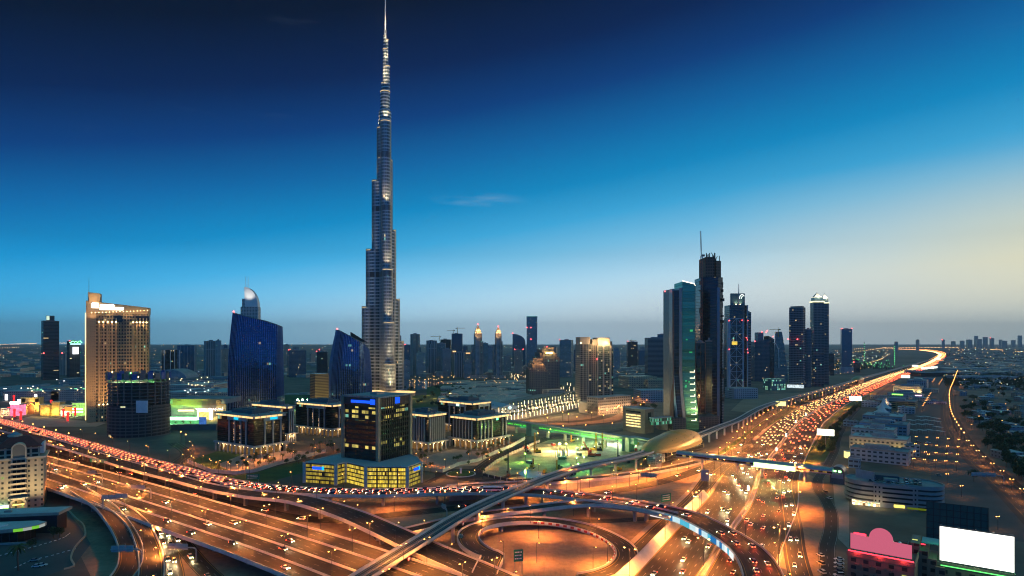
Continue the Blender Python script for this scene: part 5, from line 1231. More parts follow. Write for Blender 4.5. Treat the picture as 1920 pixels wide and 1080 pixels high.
# stepped tan pair and the big twin block
def stepped(label, x0, x1, yt, d, n, rot=R(14)):
    kk = d/FP; w = (x1-x0)*kk*.8; t_ = thing('stepped_tower', label, 'tower', (PX((x0+x1)/2, d), d, 0), rot); z = ZD(yt, d)
    F_ST = facade('stepped_facade', (.25, .2, .155), (.035, .035, .035), 3.4, 3.6, .5, .55, lit=.05, seed=int(x0), rough=.3)
    sh = [(0, .5, 1.0), (-.25, .22, .93), (.26, .22, .94), (-.38, .2, .82), (.4, .18, .84)]
    for i, (o, ww, hh) in enumerate(sh):
        for yy in (0, 1): MB().prism(rect(o*w, -w*.08 if yy else w*.1, w*ww, w*(.75 if yy == 0 else .82)-abs(o)*w*.5), 0, z*hh-yy*5).build('setback', F_ST, t_)
    mb = MB()
    for i in range(9):
        o = (i-4)/4*.24; mb.box(o*w, -w*.36, z, w*.03, w*.03, 4.5).box(o*w, -w*.36, z+4.2, w*.065, w*.03, .8)
    mb.build('roof_arcade', plain('arcade_stone', rgb(.4, .3, .2), .7), t_)
    for o, ww, hh in sh[1:]: MB().box(o*w, -w*.34, z*hh-4.5, w*ww*.8, 1.0, 2.5).build('terrace_rail', plain('terrace_stone', rgb(.4, .32, .22), .7), t_)
    for o in (-.3, -.1, .12, .3):
        light('terrace_light', 'POINT', (o*w, -w*.55, z*(.96 if abs(o) < .2 else .9)), (1, .5, .18), 3000, t_, .6)
    return t_, w, z
t_, w, z = stepped('rear and wider stepped tan apartment tower with a row of yellow lamps', 995, 1051, 655, 1420, 3)
mb = MB()
for i in range(5): mb.ball((-w*.12+i*w*.06, -w*.5, z-8), 1.7, 8, 5)
mb.build('yellow_lamps', glow('yellow_lamp', (1, .85, .2), 9), t_)
for i in range(3): light('lamp_light', 'POINT', (-w*.1+i*w*.1, -w*.56, z-6), (1, .8, .3), 4000, t_, 1)
t_, w, z = stepped('front and lower stepped tan apartment tower with arched terraces', 984, 1026, 676, 1250, 3)
tag(MB().prism(rect(PX(1037, 1225), 1235, 40, 26, R(26)), 0, ZD(731, 1225)).build('annex', F_LOW), 'low tan annex with square windows beside the stepped towers', 'building')
d = 1017; kk = d/FP
t_ = thing('twin_apartment_tower', 'large twin apartment tower with floodlit beige crown above the lit street', 'tower', (PX(1120, d), d, 0), R(10)); F_AP = facade('apartment_bands', (.28, .25, .21), (.02, .03, .028), 6.4, 3.5, .84, .6, lit=.05, seed=111, rough=.3, run=1)
F_AP2 = facade('apartment_green', (.2, .22, .19), (.015, .035, .03), 3.0, 3.5, .7, .66, lit=.12, ls=.8, seed=113, rough=.25)
def qx(p): return (p-1120)*kk
M_BEIGE = plain('beige_crown', rgb(.42, .35, .27), .75, var=.12)
for x0_, x1_, y0_, yt_, m in ((1087, 1110, 0, 645, F_AP), (1110, 1119, 4, 647, F_TAN), (1119, 1146, -3, 648, F_AP2), (1146, 1153, 4, 655, F_AP2)):
    MB().prism([(qx(x0_), y0_), (qx(x1_), y0_), (qx(x1_), 30), (qx(x0_), 30)], 0, ZD(yt_, d)).build('facade', m, t_)
for x0_, x1_, y0_, ya, yb in ((1086.5, 1106, -.3, 645, 632), (1111, 1121, 2, 648, 636), (1120, 1143, -3.2, 648, 633), (1143, 1150, 2, 655, 640)):
    MB().prism([(qx(x0_), y0_), (qx(x1_), y0_), (qx(x1_), 26), (qx(x0_), 26)], ZD(ya, d), ZD(yb, d)).build('crown', M_BEIGE, t_)
mb = MB()
for x in (1092, 1098, 1103): mb.box(qx(x), -.5, 0, 1.2, 1.2, ZD(645, d))
for x in (1119.5, 1131, 1145): mb.box(qx(x), -3.5, 0, 1.6, 1.4, ZD(648, d))
mb.build('piers', M_BEIGE, t_)
for x, y in ((1114, 638), (1126, 640), (1136, 640)): light('crown_flood', 'POINT', (qx(x), -9, ZD(y+4, d)), (1, .66, .3), 13000, t_, .8)
beacon(t_, qx(1118), -4, ZD(673, d), .9); MB().ball((qx(1087.5), -2, ZD(643, d)), .8, 6, 4).build('lamp', G_WARM, t_)
d = 900
F_, Lx, Ly = corner(1121, 915, R(36), 1085, 1183)
t_ = thing('podium_block', 'long beige parking podium with small square openings below the twin apartment tower', 'building', F_, R(36))
MB().prism([(0, 0), (Lx, 0), (Lx, 24), (0, 24)], 0, 26).build('facade', facade('podium_grid', (.4, .33, .25), (.03, .03, .03), 4.2, 4.4, .5, .45, lit=.02, seed=115), t_)
MB().prism([(0, 0), (Lx*.3, 24), (Lx*.3, 24+Ly*.7), (0, Ly)], 0, 17).build('lower_wing', M_BEIGE, t_)
mb = MB()
for i in range(14): mb.box(Lx*(.04+i*.07), -.3, 0, 1.2, .6, 10)
mb.build('wall_ribs', M_BEIGE, t_); MB().box(Lx/2, 12, 26, Lx, 24, .6).build('roof', M_ROOF, t_)
for i in range(5): light('wall_light', 'POINT', (Lx*(.1+i*.2), -6, 8), (1, .6, .3), 6000, t_, .5)
tag(MB().prism(rect(PX(1200, 1440), 1470, 72, 60, R(14)), 0, ZD(706, 1440)).prism(rect(PX(1228, 1440), 1450, 50, 40, R(14)), 0, ZD(711, 1440)).build('beige_block', facade('beige_openings', (.5, .38, .24), (.05, .04, .035), 6, 5, .45, .4, lit=.12, seed=117)), 'wide low beige block with dark square openings left of the green tower', 'building')
tag(MB().prism(rect(PX(1226, 1110), 1130, 54, 40, R(8)), 0, 22).build('grey_block', F_LOWG), 'low grey blue block in front of the beige one', 'building')
# small block with bright office floors by the green footbridge, and its glazed link
F_, Lx, Ly = corner(1209, 730, R(40), 1168, 1226)
t_ = thing('lit_office_block', 'brown block with five bright yellow office floors near the green footbridge', 'office building', F_, R(40)); M_BR = plain('brown_render', rgb(.2, .155, .1), .8)
MB().prism([(0, 0), (Lx, 0), (Lx, Ly), (0, Ly)], 0, 29).build('walls', M_BR, t_); MB().prism([(-.4, -.4), (Lx, -.4), (Lx, Ly), (-.4, Ly)], 29, 30).build('roof', M_ROOF, t_)
mb = MB()
for i in range(5): mb.box(-.2, Ly*.52, 7+i*3.3, .4, Ly*.66, 1.7)
mb.build('lit_floors', glow('yellow_floor', (1, .75, .3), 1.5, var=1.3, vscale=.35), t_)
MB().box(-.2, Ly*.52, 24.4, .4, Ly*.66, 1.6).box(Lx*.5, -.2, 16, 5, .4, 9).build('dark_windows', M_BLACK, t_)
p0, p1 = P(1224, 797, 12), P(1254, 791, 14)
t_ = thing('link_bridge', 'short glazed link bridge glowing green between the brown block and the green tower', 'bridge', (p0.x, p0.y, 0))
MB().box((p1.x-p0.x)/2, (p1.y-p0.y)/2, 12, 30, 6, 8, math.atan2(p1.y-p0.y, p1.x-p0.x)).build('glazing', facade('green_link', (.15, .2, .15), (.02, .1, .06), 2.2, 4, .85, .8, lit=.45, litc=((.15, 1, .5), (.4, 1, .5)), ls=.5, seed=118), t_)
MB().box((p1.x-p0.x)/2, (p1.y-p0.y)/2, 20, 31, 7, .8, math.atan2(p1.y-p0.y, p1.x-p0.x)).build('roof', M_ROOF, t_)

# ---------------------------------------------------------------- hazy skyline on the far right and distant low city
rr = random.Random(21)
far = [(1850, 632, 11000, 10), (1832, 630, 11500, 8), (1838, 636, 10500, 12), (1862, 634, 11000, 9), (1878, 637, 12000, 7), (1820, 637, 10500, 12), (1806, 639, 10000, 9), (1770, 637, 10000, 6), (1722, 637, 8000, 7), (1682, 641, 7000, 7), (1790, 640, 12000, 9), (1886, 639, 11000, 12), (1902, 638, 12500, 9)]
for px, y, d, w in far:
    o = tower(('hazy distant tower on the skyline at far right, ' + {1850: 'tallest of the pale cluster', 1832: 'left shoulder of the pale cluster', 1838: 'squat one under the pale cluster', 1862: 'with red roof lights', 1878: 'slim lone one', 1820: 'broad left end of the cluster', 1806: 'lowest left of the cluster', 1770: 'by itself with red roof light', 1722: 'by itself above the highway bend', 1682: 'leftmost, above the lit highway', 1790: 'between the lone ones', 1886: 'wide low one near the spire', 1902: 'beside the spire'}[px]), px-w/2, px+w/2, y, d, F_GREY if w % 2 else F_TEAL, rr.uniform(0, .5), 1, seed=px, group='hazy skyline towers', beacons=1 if px in (1862, 1770) else 0)
d = 12000; t_ = tower('hazy distant tower with a tall pointed spire at the far right edge', 1910, 1919, 634, d, F_TEAL, .2, 1, seed=99, mast=90)
MB().prism(rect(0, 0, 60, 60), ZD(634, d), ZD(629, d)).build('upper_shaft', F_TEAL, t_)

for i in range(34):
    px = rr.uniform(752, 1215) if i < 26 else rr.uniform(300, 610)
    tower('hazy tower in the crowded back row of the middle skyline', px-rr.uniform(3.5, 7), px+rr.uniform(3.5, 7), rr.uniform(646, 667), rr.uniform(2300, 3200), (F_TEAL, F_GREY, F_TAN, F_NAVY, F_STRIPE)[i % 5], rr.uniform(0, .6), rr.uniform(.6, 1), seed=300+i, group='crowded back row towers', beacons=1 if i % 6 == 0 else 0)
# ---------------------------------------------------------------- right foreground: hotels with roof signs, round ended car park, shop row
t_ = thing('footbridge', 'long enclosed grey footbridge tube crossing the highway from the golden station', 'footbridge', (P(1270, 851, 9.5).x, P(1270, 851, 9.5).y, 0))
fa, fb = P(1270, 855, 9), P(1562, 889, 9); fb.z = fa.z = 9.0
fp = [fa.lerp(fb, i/12) for i in range(13)]
tubep = [(3.2*math.cos(R(a)), 2.5+2.6*math.sin(R(a))) for a in range(0, 181, 20)]
MB().sweep(fp, [(-3.2, 0)]+[(-x, z) for x, z in tubep if z > .1][::1]+[(3.2, 0)], True).build('shell', plain('tube_shell', rgb(.3, .34, .38), .35, .6), t_, world=True)
MB().sweep(fp, [(3.24, .9), (3.3, 2.2), (3.36, 2.2), (3.3, .9)], True).build('windows', facade('tube_windows', (.05, .05, .05), (.03, .02, .01), 1.2, 3, .9, .95, lit=.3, litc=((1, .7, .15), (1, .8, .2)), ls=.5, seed=120, coolp=0), t_, world=True)
for f in (.18, .42, .58, .84):
    q = fa.lerp(fb, f); MB().cyl(q.x, q.y, 0, 9, .9, n=12).build('pier', M_CONC_L, t_, world=True)
nd = (fb-fa).normalized(); nn_ = Vector((nd.y, -nd.x, 0)); a = fa.lerp(fb, .535); b = fa.lerp(fb, .79)
t2 = thing('lit_billboard', 'long glaring green white billboard hung along the footbridge over the highway', 'billboard', (a.x, a.y, 0))
mb = MB(); A, B = a+nn_*3.7, b+nn_*3.7
mb.face([(A.x, A.y, 8.2), (B.x, B.y, 8.2), (B.x, B.y, 12.0), (A.x, A.y, 12.0)]); C_, D_ = a+nn_*3.45, b+nn_*3.45
mb.face([(D_.x, D_.y, 8.2), (C_.x, C_.y, 8.2), (C_.x, C_.y, 12.0), (D_.x, D_.y, 12.0)]); mb.face([(A.x, A.y, 12), (B.x, B.y, 12), (D_.x, D_.y, 12), (C_.x, C_.y, 12)])
mb.build('panel', glow('billboard_green', (.72, 1, .42), 2.6, var=.5, vscale=.15), t2, world=True)
light('billboard_light', 'AREA', ((a+b)/2-Vector((a.x, a.y, 0))+nn_*5+Vector((0, 0, 1))), (.6, 1, .35), 9000, t2, target=((a+b)/2-Vector((a.x, a.y, 0))+nn_*30-Vector((0, 0, 14))))
q = P(1572, 884, 9); rt = math.atan2(nd.y, nd.x)
t2 = thing('footbridge_entrance', 'arched entrance pod with two green lights at the right end of the footbridge', 'entrance', (q.x, q.y, 0), rt)
arcp = [(5.0*math.cos(R(a)), 8.5+5.2*math.sin(R(a))) for a in range(0, 181, 15)]
mb = MB(); w_ = [(-5.0, 0)]+[(x, z) for x, z in reversed(arcp)]+[(5.0, 0)]
mb.face([(x, -5, z) for x, z in reversed(w_)]); mb.face([(x, 7, z) for x, z in w_])
for (x0, z0), (x1, z1) in zip(w_, w_[1:]): mb.face([(x0, -5, z0), (x1, -5, z1), (x1, 7, z1), (x0, 7, z0)])
mb.build('shell', plain('pod_shell', rgb(.1, .11, .12), .4, .4), t2)
MB().box(0, -5.2, 4.5, 8.2, .4, 4).build('grey_screen', plain('pod_screen', rgb(.28, .32, .36), .5), t2); MB().box(0, -5.2, 0, 8.2, .4, 4.4).build('door_screen', M_ROOF_D, t2)
for x in (-1.7, 1.7): MB().box(x, -5.3, 9.4, 2.0, .4, 1.2).build('green_lamp', glow('pod_green', (.4, 1, .35), 6), t2)

# golden shell station
sc_ = P(1262, 832, ZM); tan_ = (P(1309, 817, ZM)-P(1216, 847, ZM)).normalized(); sr = math.atan2(tan_.y, tan_.x)
def station(label, x, y, rot, Ln=56, Wd=19, Ht=15):
    t_ = thing('metro_station', label, 'station', (x, y, 0), rot); NU, NV = 26, 14; mb = MB()
    def sp(i, j):
        u = -1+2*i/NU; v = math.pi*j/NV
        e = (1-abs(u)**2.4)**.62 if abs(u) < 1 else 0
        e = max(e, .02); sk = 1.0 if u > 0 else .92
        return (u*Ln*1.02, -math.cos(v)*Wd*e, 10.5+math.sin(v)**.85*Ht*e*(.72+.28*(u*.5+.5))*sk)
    for i in range(NU):
        for j in range(NV): mb.face([sp(i, j), sp(i+1, j), sp(i+1, j+1), sp(i, j+1)], 0)
    mb.build('shell', plain('gold_shell', rgb(.55, .33, .1), .4, .25, var=.15, scale=.15), t_, smooth=True)
    ho = MB(); rr = random.Random(3)
    for k in range(46):
        i = rr.uniform(5, NU-4); j = rr.uniform(2.0, NV-2); p0 = Vector(sp(i, j)); p1 = Vector(sp(i+.16, j)); p2 = Vector(sp(i, j+.22)); n = (p1-p0).cross(p2-p0).normalized()*.12
        p0, p1, p2 = p0+n, p1+n, p2+n; p3 = p1+p2-p0; ho.face([p0, p1, p3, p2])
    ho.build('skylights', M_BLACK, t_)
    MB().prism([(-Ln*.8, -Wd*.7), (Ln*.8, -Wd*.7), (Ln*.8, Wd*.7), (-Ln*.8, Wd*.7)], 3.5, 11).build('concourse', facade('concourse_glass', (.12, .12, .1), (.04, .035, .02), 2.4, 3.7, .85, .8, lit=.16, litc=((1, .75, .3), (1, .9, .5)), ls=.7, seed=122), t_)
    for u in (-.6, -.2, .2, .6): MB().box(Ln*u, 0, 0, 3, 12, 3.6).build('pier', M_CONC, t_)
    return t_
t_ = station('big golden shell roofed station at the bend of the elevated railway', sc_.x, sc_.y, sr)
for x, y in ((-30, -48), (20, -50), (45, -40)): light('station_lamp', 'POINT', (x, y, 30), (1, .55, .18), 42000, t_, .6)
s2 = P(1608, 711.5, ZM); station('smaller distant shell roofed station further up the railway', s2.x, s2.y, R(48), 38, 12, 12)
q = P(1226, 861, 6); t2 = thing('glass_lobby', 'angled glass stair lobby hanging under the left end of the golden station', 'stair lobby', (q.x, q.y-8, 0), sr)
MB().prism([(-10, -4), (10, -4), (10, 4), (-10, 4)], 4.5, 11, 0, None, True).build('glazing', facade('lobby_panes', (.3, .34, .32), (.2, .28, .26), 2.0, 1.6, .9, .85, lit=.12, litc=((.6, 1, .8), (1, .9, .6)), ls=.35, seed=123), t2)
MB().prism([(-6, -3), (6, -3), (6, 3), (-6, 3)], 0, 4.5).build('base', M_CONC, t2)

# green lettered covered walkway
ga, gb = P(952, 797, 8), P(1192, 833, 8)
gp = [ga.lerp(gb, i/10) for i in range(11)]
t_ = thing('covered_walkway', 'long dark teal covered walkway with glowing green lettering along its side', 'walkway', (ga.x, ga.y, 0))
MB().sweep(gp, [(-3, 0), (-3, 6), (3, 6), (3, 0)], True).build('body', M_TEALCLAD, t_, world=True)
MB().sweep(gp, [(-3.6, 6), (-3.4, 6.8), (3.4, 6.8), (3.6, 6)], True).build('roof', M_ROOF, t_, world=True)
gd = (gb-ga).normalized(); gn = Vector((gd.y, -gd.x, 0)); rr = random.Random(5); ang = math.atan2(gd.y, gd.x)
mb = MB(); L = (gb-ga).length
for s, e in ((2, 40), (58, 118), (122, L-6)):
    x = s
    while x < e:
        w = rr.choice((.5, .8, 1.0, 1.2)); h = rr.choice((1.1, 1.1, 1.7))
        c = ga+gd*x+gn*3.12
        if rr.random() > .1:
            mb.box(c.x, c.y, 10.2, .25, .18, h, ang); mb.box(c.x+gd.x*w*.5, c.y+gd.y*w*.5, 10.2+rr.choice((0, .5, h-.25)), w*.8, .18, .25, ang)
            if rr.random() < .6: mb.box(c.x+gd.x*w*.8, c.y+gd.y*w*.8, 10.2, .25, .18, 1.1, ang)
        x += w+.55
mb.build('green_lettering', G_GREENTXT, t_, world=True)
MB().sweep(offs(gp, 3.05), [(0, 4.6), (0, 4.9), (.15, 4.9), (.15, 4.6)], True).build('green_strip', glow('green_strip', (.03, .5, .12), .6), t_, world=True)
for f in (.22, .95):
    q = ga.lerp(gb, f); MB().box(q.x, q.y, 0, 9, 9, 14.5, ang).build('stair_tower', M_TEALCLAD, t_, world=True)
for f in (.08, .36, .5, .64, .8): q = ga.lerp(gb, f); MB().box(q.x, q.y, 0, 2.2, 2.6, 8.2, ang).build('pier', M_CONC, t_, world=True)
c0, c1 = P(1184, 829, 8), P(1226, 838, 8)
MB().sweep([c0, c1], [(-4, 5.2), (-4, 6.4), (4, 6.4), (4, 5.2)], True).build('canopy', M_ROOF, t_, world=True)
for k in range(4): light('walkway_light', 'POINT', tuple(ga.lerp(gb, .15+.25*k)-ga+gn*5+Vector((0, 0, 7))), (.1, 1, .2), 1800, t_, 1)

# brown hotel with the pink sign
d = 262; kk = d/FP
F_BH = facade('brown_hotel_facade', (.22, .15, .095), (.02, .018, .016), 4.6, 3.1, .42, .5, lit=.07, litc=((.85, .9, .15), (1, .8, .3)), ls=.9, seed=131, rough=.3)
t_ = thing('brown_hotel', 'brown hotel with a big plain pink sign board edged in red neon on its roof', 'hotel', (PX(1650, d-7), d-7, 0), R(-38)); w = 122*kk/1.158; zt = ZD(1040, d)
MB().prism(rect(0, 14, w, 28), -2, zt).build('facade', F_BH, t_)
mb = MB()
for k in range(6):
    for x in (-.32, -.1, .12): mb.box(x*w, -.5, zt-4-k*3.1, 2.6, 1.2, .9)
mb.build('balconies', plain('balcony_brown', rgb(.2, .14, .09), .8), t_)
parapet(rect(0, 14, w+.6, 28.6), zt-.4, 2.0, .5).build('parapet', plain('brown_parapet', rgb(.24, .165, .105), .8), t_)
MB().box(0, 14, zt-.3, w-1, 27, .5).build('roof', plain('brown_roof', rgb(.2, .16, .14), .9), t_)
pk = [(-w*.46, 0), (w*.46, 0), (w*.46, 5.6), (w*.19, 5.8)]+[(w*.01+w*.18*math.cos(R(a)), 6.2+4.4*math.sin(R(a))) for a in range(0, 181, 15)]+[(-w*.17, 6.0), (-w*.46, 6.6)]
mb = MB(); z0 = zt+2.6
mb.face([(x, 1.0, z0+z) for x, z in pk]); mb.face([(x, 1.4, z0+z) for x, z in reversed(pk)])
for (xa, za), (xb, zb2) in zip(pk, pk[1:]+pk[:1]): mb.face([(xa, 1.0, z0+za), (xa, 1.4, z0+za), (xb, 1.4, z0+zb2), (xb, 1.0, z0+zb2)])
mb.build('pink_sign', glow('pink_sign', (.72, .145, .24), .85), t_)
MB().box(0, .4, zt+1.5, w*.98, .2, .5).build('red_neon', glow('red_neon', (1, .03, .05), 5), t_)
for s in (-1, 1): MB().box(s*w*.47, 27, zt+1.6, 5, .3, 1.0).build('red_neon', glow('red_neon_b', (1, .03, .06), 4), t_)
mb = MB()
for i in range(9): x = -w*.44+i*w*.11; mb.tube((x, 1.6, z0+1), (x, 6, zt), .12, 4).tube((x, 1.6, z0+5), (x, 6, zt), .12, 4)
mb.build('sign_frame', M_DARK, t_)
for i in range(3): light('neon_glow', 'POINT', (-w*.35+i*w*.35, -1.4, zt+1.8), (1, .05, .06), 500, t_, .3)
mb = MB()
for i in range(3): mb.tube((-1+i*2.9, 18, zt+2.2), (-1+i*2.9, 23, zt+2.2), .8, 10)
mb.build('water_tanks', plain('tank_white', rgb(.6, .68, .72), .4), t_)
MB().box(1.6, 20.5, zt, 13, 9, 1.3).box(-4.6, 20.5, zt, .3, 9, 3.4).box(8, 20.5, zt, .3, 9, 3.4).build('tank_deck', M_CONC, t_)
MB().box(-w*.2, 30, -2, w*.75, 5, zt-4).build('scaffold_wing', facade('scaffold', (.08, .07, .06), (.02, .018, .018), 2.0, 2.2, .8, .8, lit=.02, seed=133, rough=.6), t_)
light('roof_lamp', 'POINT', (-w*.44, 24, zt+3), (1, .9, .4), 350, t_, .2)
# stepped link and billboard building
d2 = 258
t_ = thing('stepped_block', 'dark brown stepped apartment block between the pink sign and the white billboard', 'building', (PX(1738, d2), d2+4, 0), R(-37))
for i in range(4): MB().box(-2+i*3.0, -i*.9+6, -2, 3.4, 14, ZD(1016+i*6, d2)-i*1.2).build('setback', F_BH, t_)
MB().box(4.5, 9, ZD(1022, d2)-1.5, 9, 9, .4).build('blue_terrace', plain('blue_terrace', rgb(.12, .34, .42), .6), t_)
t_ = thing('billboard_building', 'brown building carrying the huge glaring white rooftop billboard at lower right', 'building', (PX(1829, 249), 249, 0), R(-36)); w = 25
zt = ZD(1066, 252); MB().prism(rect(0, 14, w, 26), -2, zt).build('facade', F_BH, t_); parapet(rect(0, 14, w+.6, 26.6), zt-.4, 1.4, .5).build('parapet', plain('tan_parapet', rgb(.26, .19, .12), .8), t_)
MB().box(0, 14, zt-.3, w-1, 25, .5).build('roof', plain('green_roof', rgb(.12, .16, .12), .9), t_)
t2 = thing('white_billboard', 'huge glaring blank white rooftop billboard with green underlights at lower right', 'billboard', (PX(1830, 249), 249, zt+.2), R(-36))
zb = ZD(1058, 252)-zt; hb = ZD(994, 252)-ZD(1058, 252)
MB().box(0, .6, zb, 24.2, .5, hb).build('panel', glow('billboard_white', (1, 1, .9), 2.2, var=.35, vscale=.12), t2); MB().box(0, 1.15, zb-.4, 24.9, .5, hb+.8).build('frame', M_DARK, t2)
mb = MB()
for i in range(7): x = -11.4+i*3.8; mb.tube((x, 1.5, zb+hb*.8), (x, 7, 0), .14, 4).tube((x, 1.5, zb+1), (x, 5, 0), .14, 4).tube((x, .9, 0), (x, .9, zb+1), .14, 4)
for i in range(5): mb.tube((-10+i*5, 1.4, zb+hb+.2), (-12+i*6, 4.5, zb+hb-.2), .16, 4)
mb.build('support_frame', M_STEEL, t2)
MB().box(0, -.9, -.1, 23.6, .3, .35).build('green_strip', glow('under_green', (.15, 1, .2), 1.6), t2)
light('billboard_spill', 'AREA', (0, -2, zb+hb*.4), (.5, 1, .6), 900, t2, target=(0, -14, -14)); light('green_spill', 'POINT', (-13, 3, zb+hb*.7), (.1, 1, .3), 900, t2, .4); light('green_spill', 'POINT', (13, 3, zb+2), (.1, 1, .4), 900, t2, .4)
t2 = thing('dark_hoarding', 'tall dark green framed back of a hoarding beyond the white billboard', 'hoarding', (PX(1794, 326), 326, 0), R(-30)); ht = ZD(942, 330)
MB().box(0, 0, 2, 27, .3, ht-2).build('panel', plain('hoarding_green', rgb(.04, .1, .09), .7), t2)
mb = MB()
for i in range(10): mb.box(-13.3+i*2.95, -.3, 0, .3, .4, ht)
for i in range(7): mb.box(0, -.35, 2+i*(ht-2.2)/6, 27, .25, .25)
mb.build('frame', M_DARK, t2)

# car park building with rounded ends
d = 404
t_ = thing('round_ended_car_park', 'grey multi storey car park with rounded ends and cars on its roof', 'car park', (PX(1679, d), d, 0), R(-26)); Lh = 16; rr_ = 9; zt = 15.0
out = stadium((-Lh, rr_+4), (Lh, rr_+4), rr_+4, 10)
BANDM = plain('band_concrete', rgb(.3, .29, .27), .75, var=.15)
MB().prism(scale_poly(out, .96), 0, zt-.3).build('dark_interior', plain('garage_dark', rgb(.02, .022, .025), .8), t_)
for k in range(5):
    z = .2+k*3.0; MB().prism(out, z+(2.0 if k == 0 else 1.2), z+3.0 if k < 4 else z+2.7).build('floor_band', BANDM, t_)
MB().box(0, -.45, 0, 25, 1.2, zt-.2).build('front_panel', BANDM, t_)
mb = MB()
for k in range(4):
    mb.box(1, -1.1, 3.3+k*3.0, 17, .2, 1.1)
    for x in (-11.4, -9.2, 11): mb.box(x, -1.1, 3.5+k*3.0, .9, .2, 1.2)
mb.build('openings', M_BLACK, t_)
MB().prism(scale_poly(out, .985), zt-.2, zt+.12).build('roof_deck', M_ROOF, t_); parapet(out, zt-.1, 1.1, .5).build('parapet', BANDM, t_)
MB().box(-4, 16, zt+.1, 15, 9, 3.8).build('roof_block', plain('teal_plant', rgb(.05, .09, .11), .8), t_); MB().box(-2, 7.5, zt+.1, 8, 4, 3.0).build('stair_house', M_CONC, t_)
MB().box(-Lh-1, -1.4+9, .4, 16, 21, 2.2).build('shop_front', facade('shop_front', (.2, .16, .1), (.3, .2, .1), 1.5, 2.2, .95, .9, lit=.9, litc=((1, .7, .25), (1, .9, .7)), ls=2.0, seed=137), t_)
MB().box(2, -1.35, .9, 6, .3, 1.7).build('lit_sign', glow('yellow_sign', (1, .8, .12), 2.2), t_); MB().box(12, -1.3, .6, 11, .3, 1.2).build('green_wall_strip', glow('olive_strip', (.3, .4, .02), .35), t_)
light('shop_light', 'POINT', (-Lh-4, -5, 3), (1, .7, .3), 900, t_, .5); light('shop_light', 'POINT', (-Lh+6, -6, 3), (1, .7, .3), 900, t_, .5)
t2 = thing('roof_hoarding', 'tilted pale hoarding panel standing on the left roof of the car park', 'hoarding', (PX(1628, 414), 418, zt+.15), R(-62))
MB().box(0, 0, 1.0, 13, .3, 6).build('panel', plain('pale_panel', rgb(.3, .36, .38), .7), t2)
mb = MB()
for i in range(5): mb.tube((-6+i*3, .3, 6.5), (-6+i*3, 4, 0), .12, 4)
mb.build('props', M_STEEL, t2)
# row of low blocks beyond
low = [('yellow lit low block with rows of dark windows beyond the car park', 1593, 1698, 817, 845, 12, F_LOW, 34), ('flat pale block just beyond the car park roof', 1594, 1700, 838, 868, 11, F_LOWG, 22),
       ('low block with pale roof and roof boxes behind the yellow lit one', 1596, 1674, 806, 826, 12, F_LOWG, 34), ('blue grey blocky building, nearest half', 1612, 1698, 788, 816, 13, F_LOWB, 36), ('blue grey blocky building, farther half with stepped roof', 1618, 1690, 772, 800, 13, F_LOWB, 44),
       ('tan banded car park block beyond the white tents', 1642, 1714, 742, 766, 12, facade('tan_garage', (.34, .26, .1), (.02, .02, .02), 30, 3.2, .96, .5, lit=0, seed=141), 40), ('long low block with green lit shop signs', 1664, 1728, 733, 748, 9, F_LOWG, 26),
       ('beige block lit by wall lamps', 1676, 1726, 716, 736, 13, F_LOW, 50), ('white cubic block at the far end of the shop row', 1702, 1736, 701, 728, 18, F_WHITE, 60)]
for i, (lb, a, b, yt, yb, h, m, dep) in enumerate(low):
    d = (H)*FP/(yb-HY); dd = d; w = (b-a)/FP*d/1.12; rr = random.Random(i); z = ZD(yt, d+dep*.3) if False else h
    t_ = thing('low_building', lb, 'building', (PX((a+b)/2, d), d, 0), R(-38)); poly = rect(0, dep/2, w, dep)
    MB().prism(poly, 0, z).build('facade', m, t_); roofkit(t_, poly, z, M_ROOF if i % 2 else M_ROOF_L, rr, 9)
    MB().box(w*rr.uniform(-.3, .3), dep*.6, z, w*.2, dep*.3, 3.2).build('stair_house', m, t_)
    if i == 0: MB().box(0, -.3, z-.6, w, .4, .5).build('eave', M_CONC_L, t_); [light('wall_wash', 'POINT', (x*w, -5, 2), (1, .75, .2), 1500, t_, .5) for x in (-.35, 0, .35)]
    if i == 6: MB().box(-w*.2, -.4, z-2, 18, .3, 2).build('green_sign', glow('shop_green', (.25, 1, .1), 3), t_); MB().box(w*.38, -.4, z-2, 10, .3, 1.6).build('pink_sign', glow('shop_pink', (1, .5, .8), 3), t_)
    if i == 7: [light('wall_lamp', 'POINT', (x*w, -4, 3), (1, .7, .25), 5000, t_, .5) for x in (-.4, -.1, .2, .45)]
    if i == 3: MB().box(-w*.48, -2, 5, 6, 1, 4).build('blue_screen', glow('blue_screen', (.05, .2, 1), 3), t_)
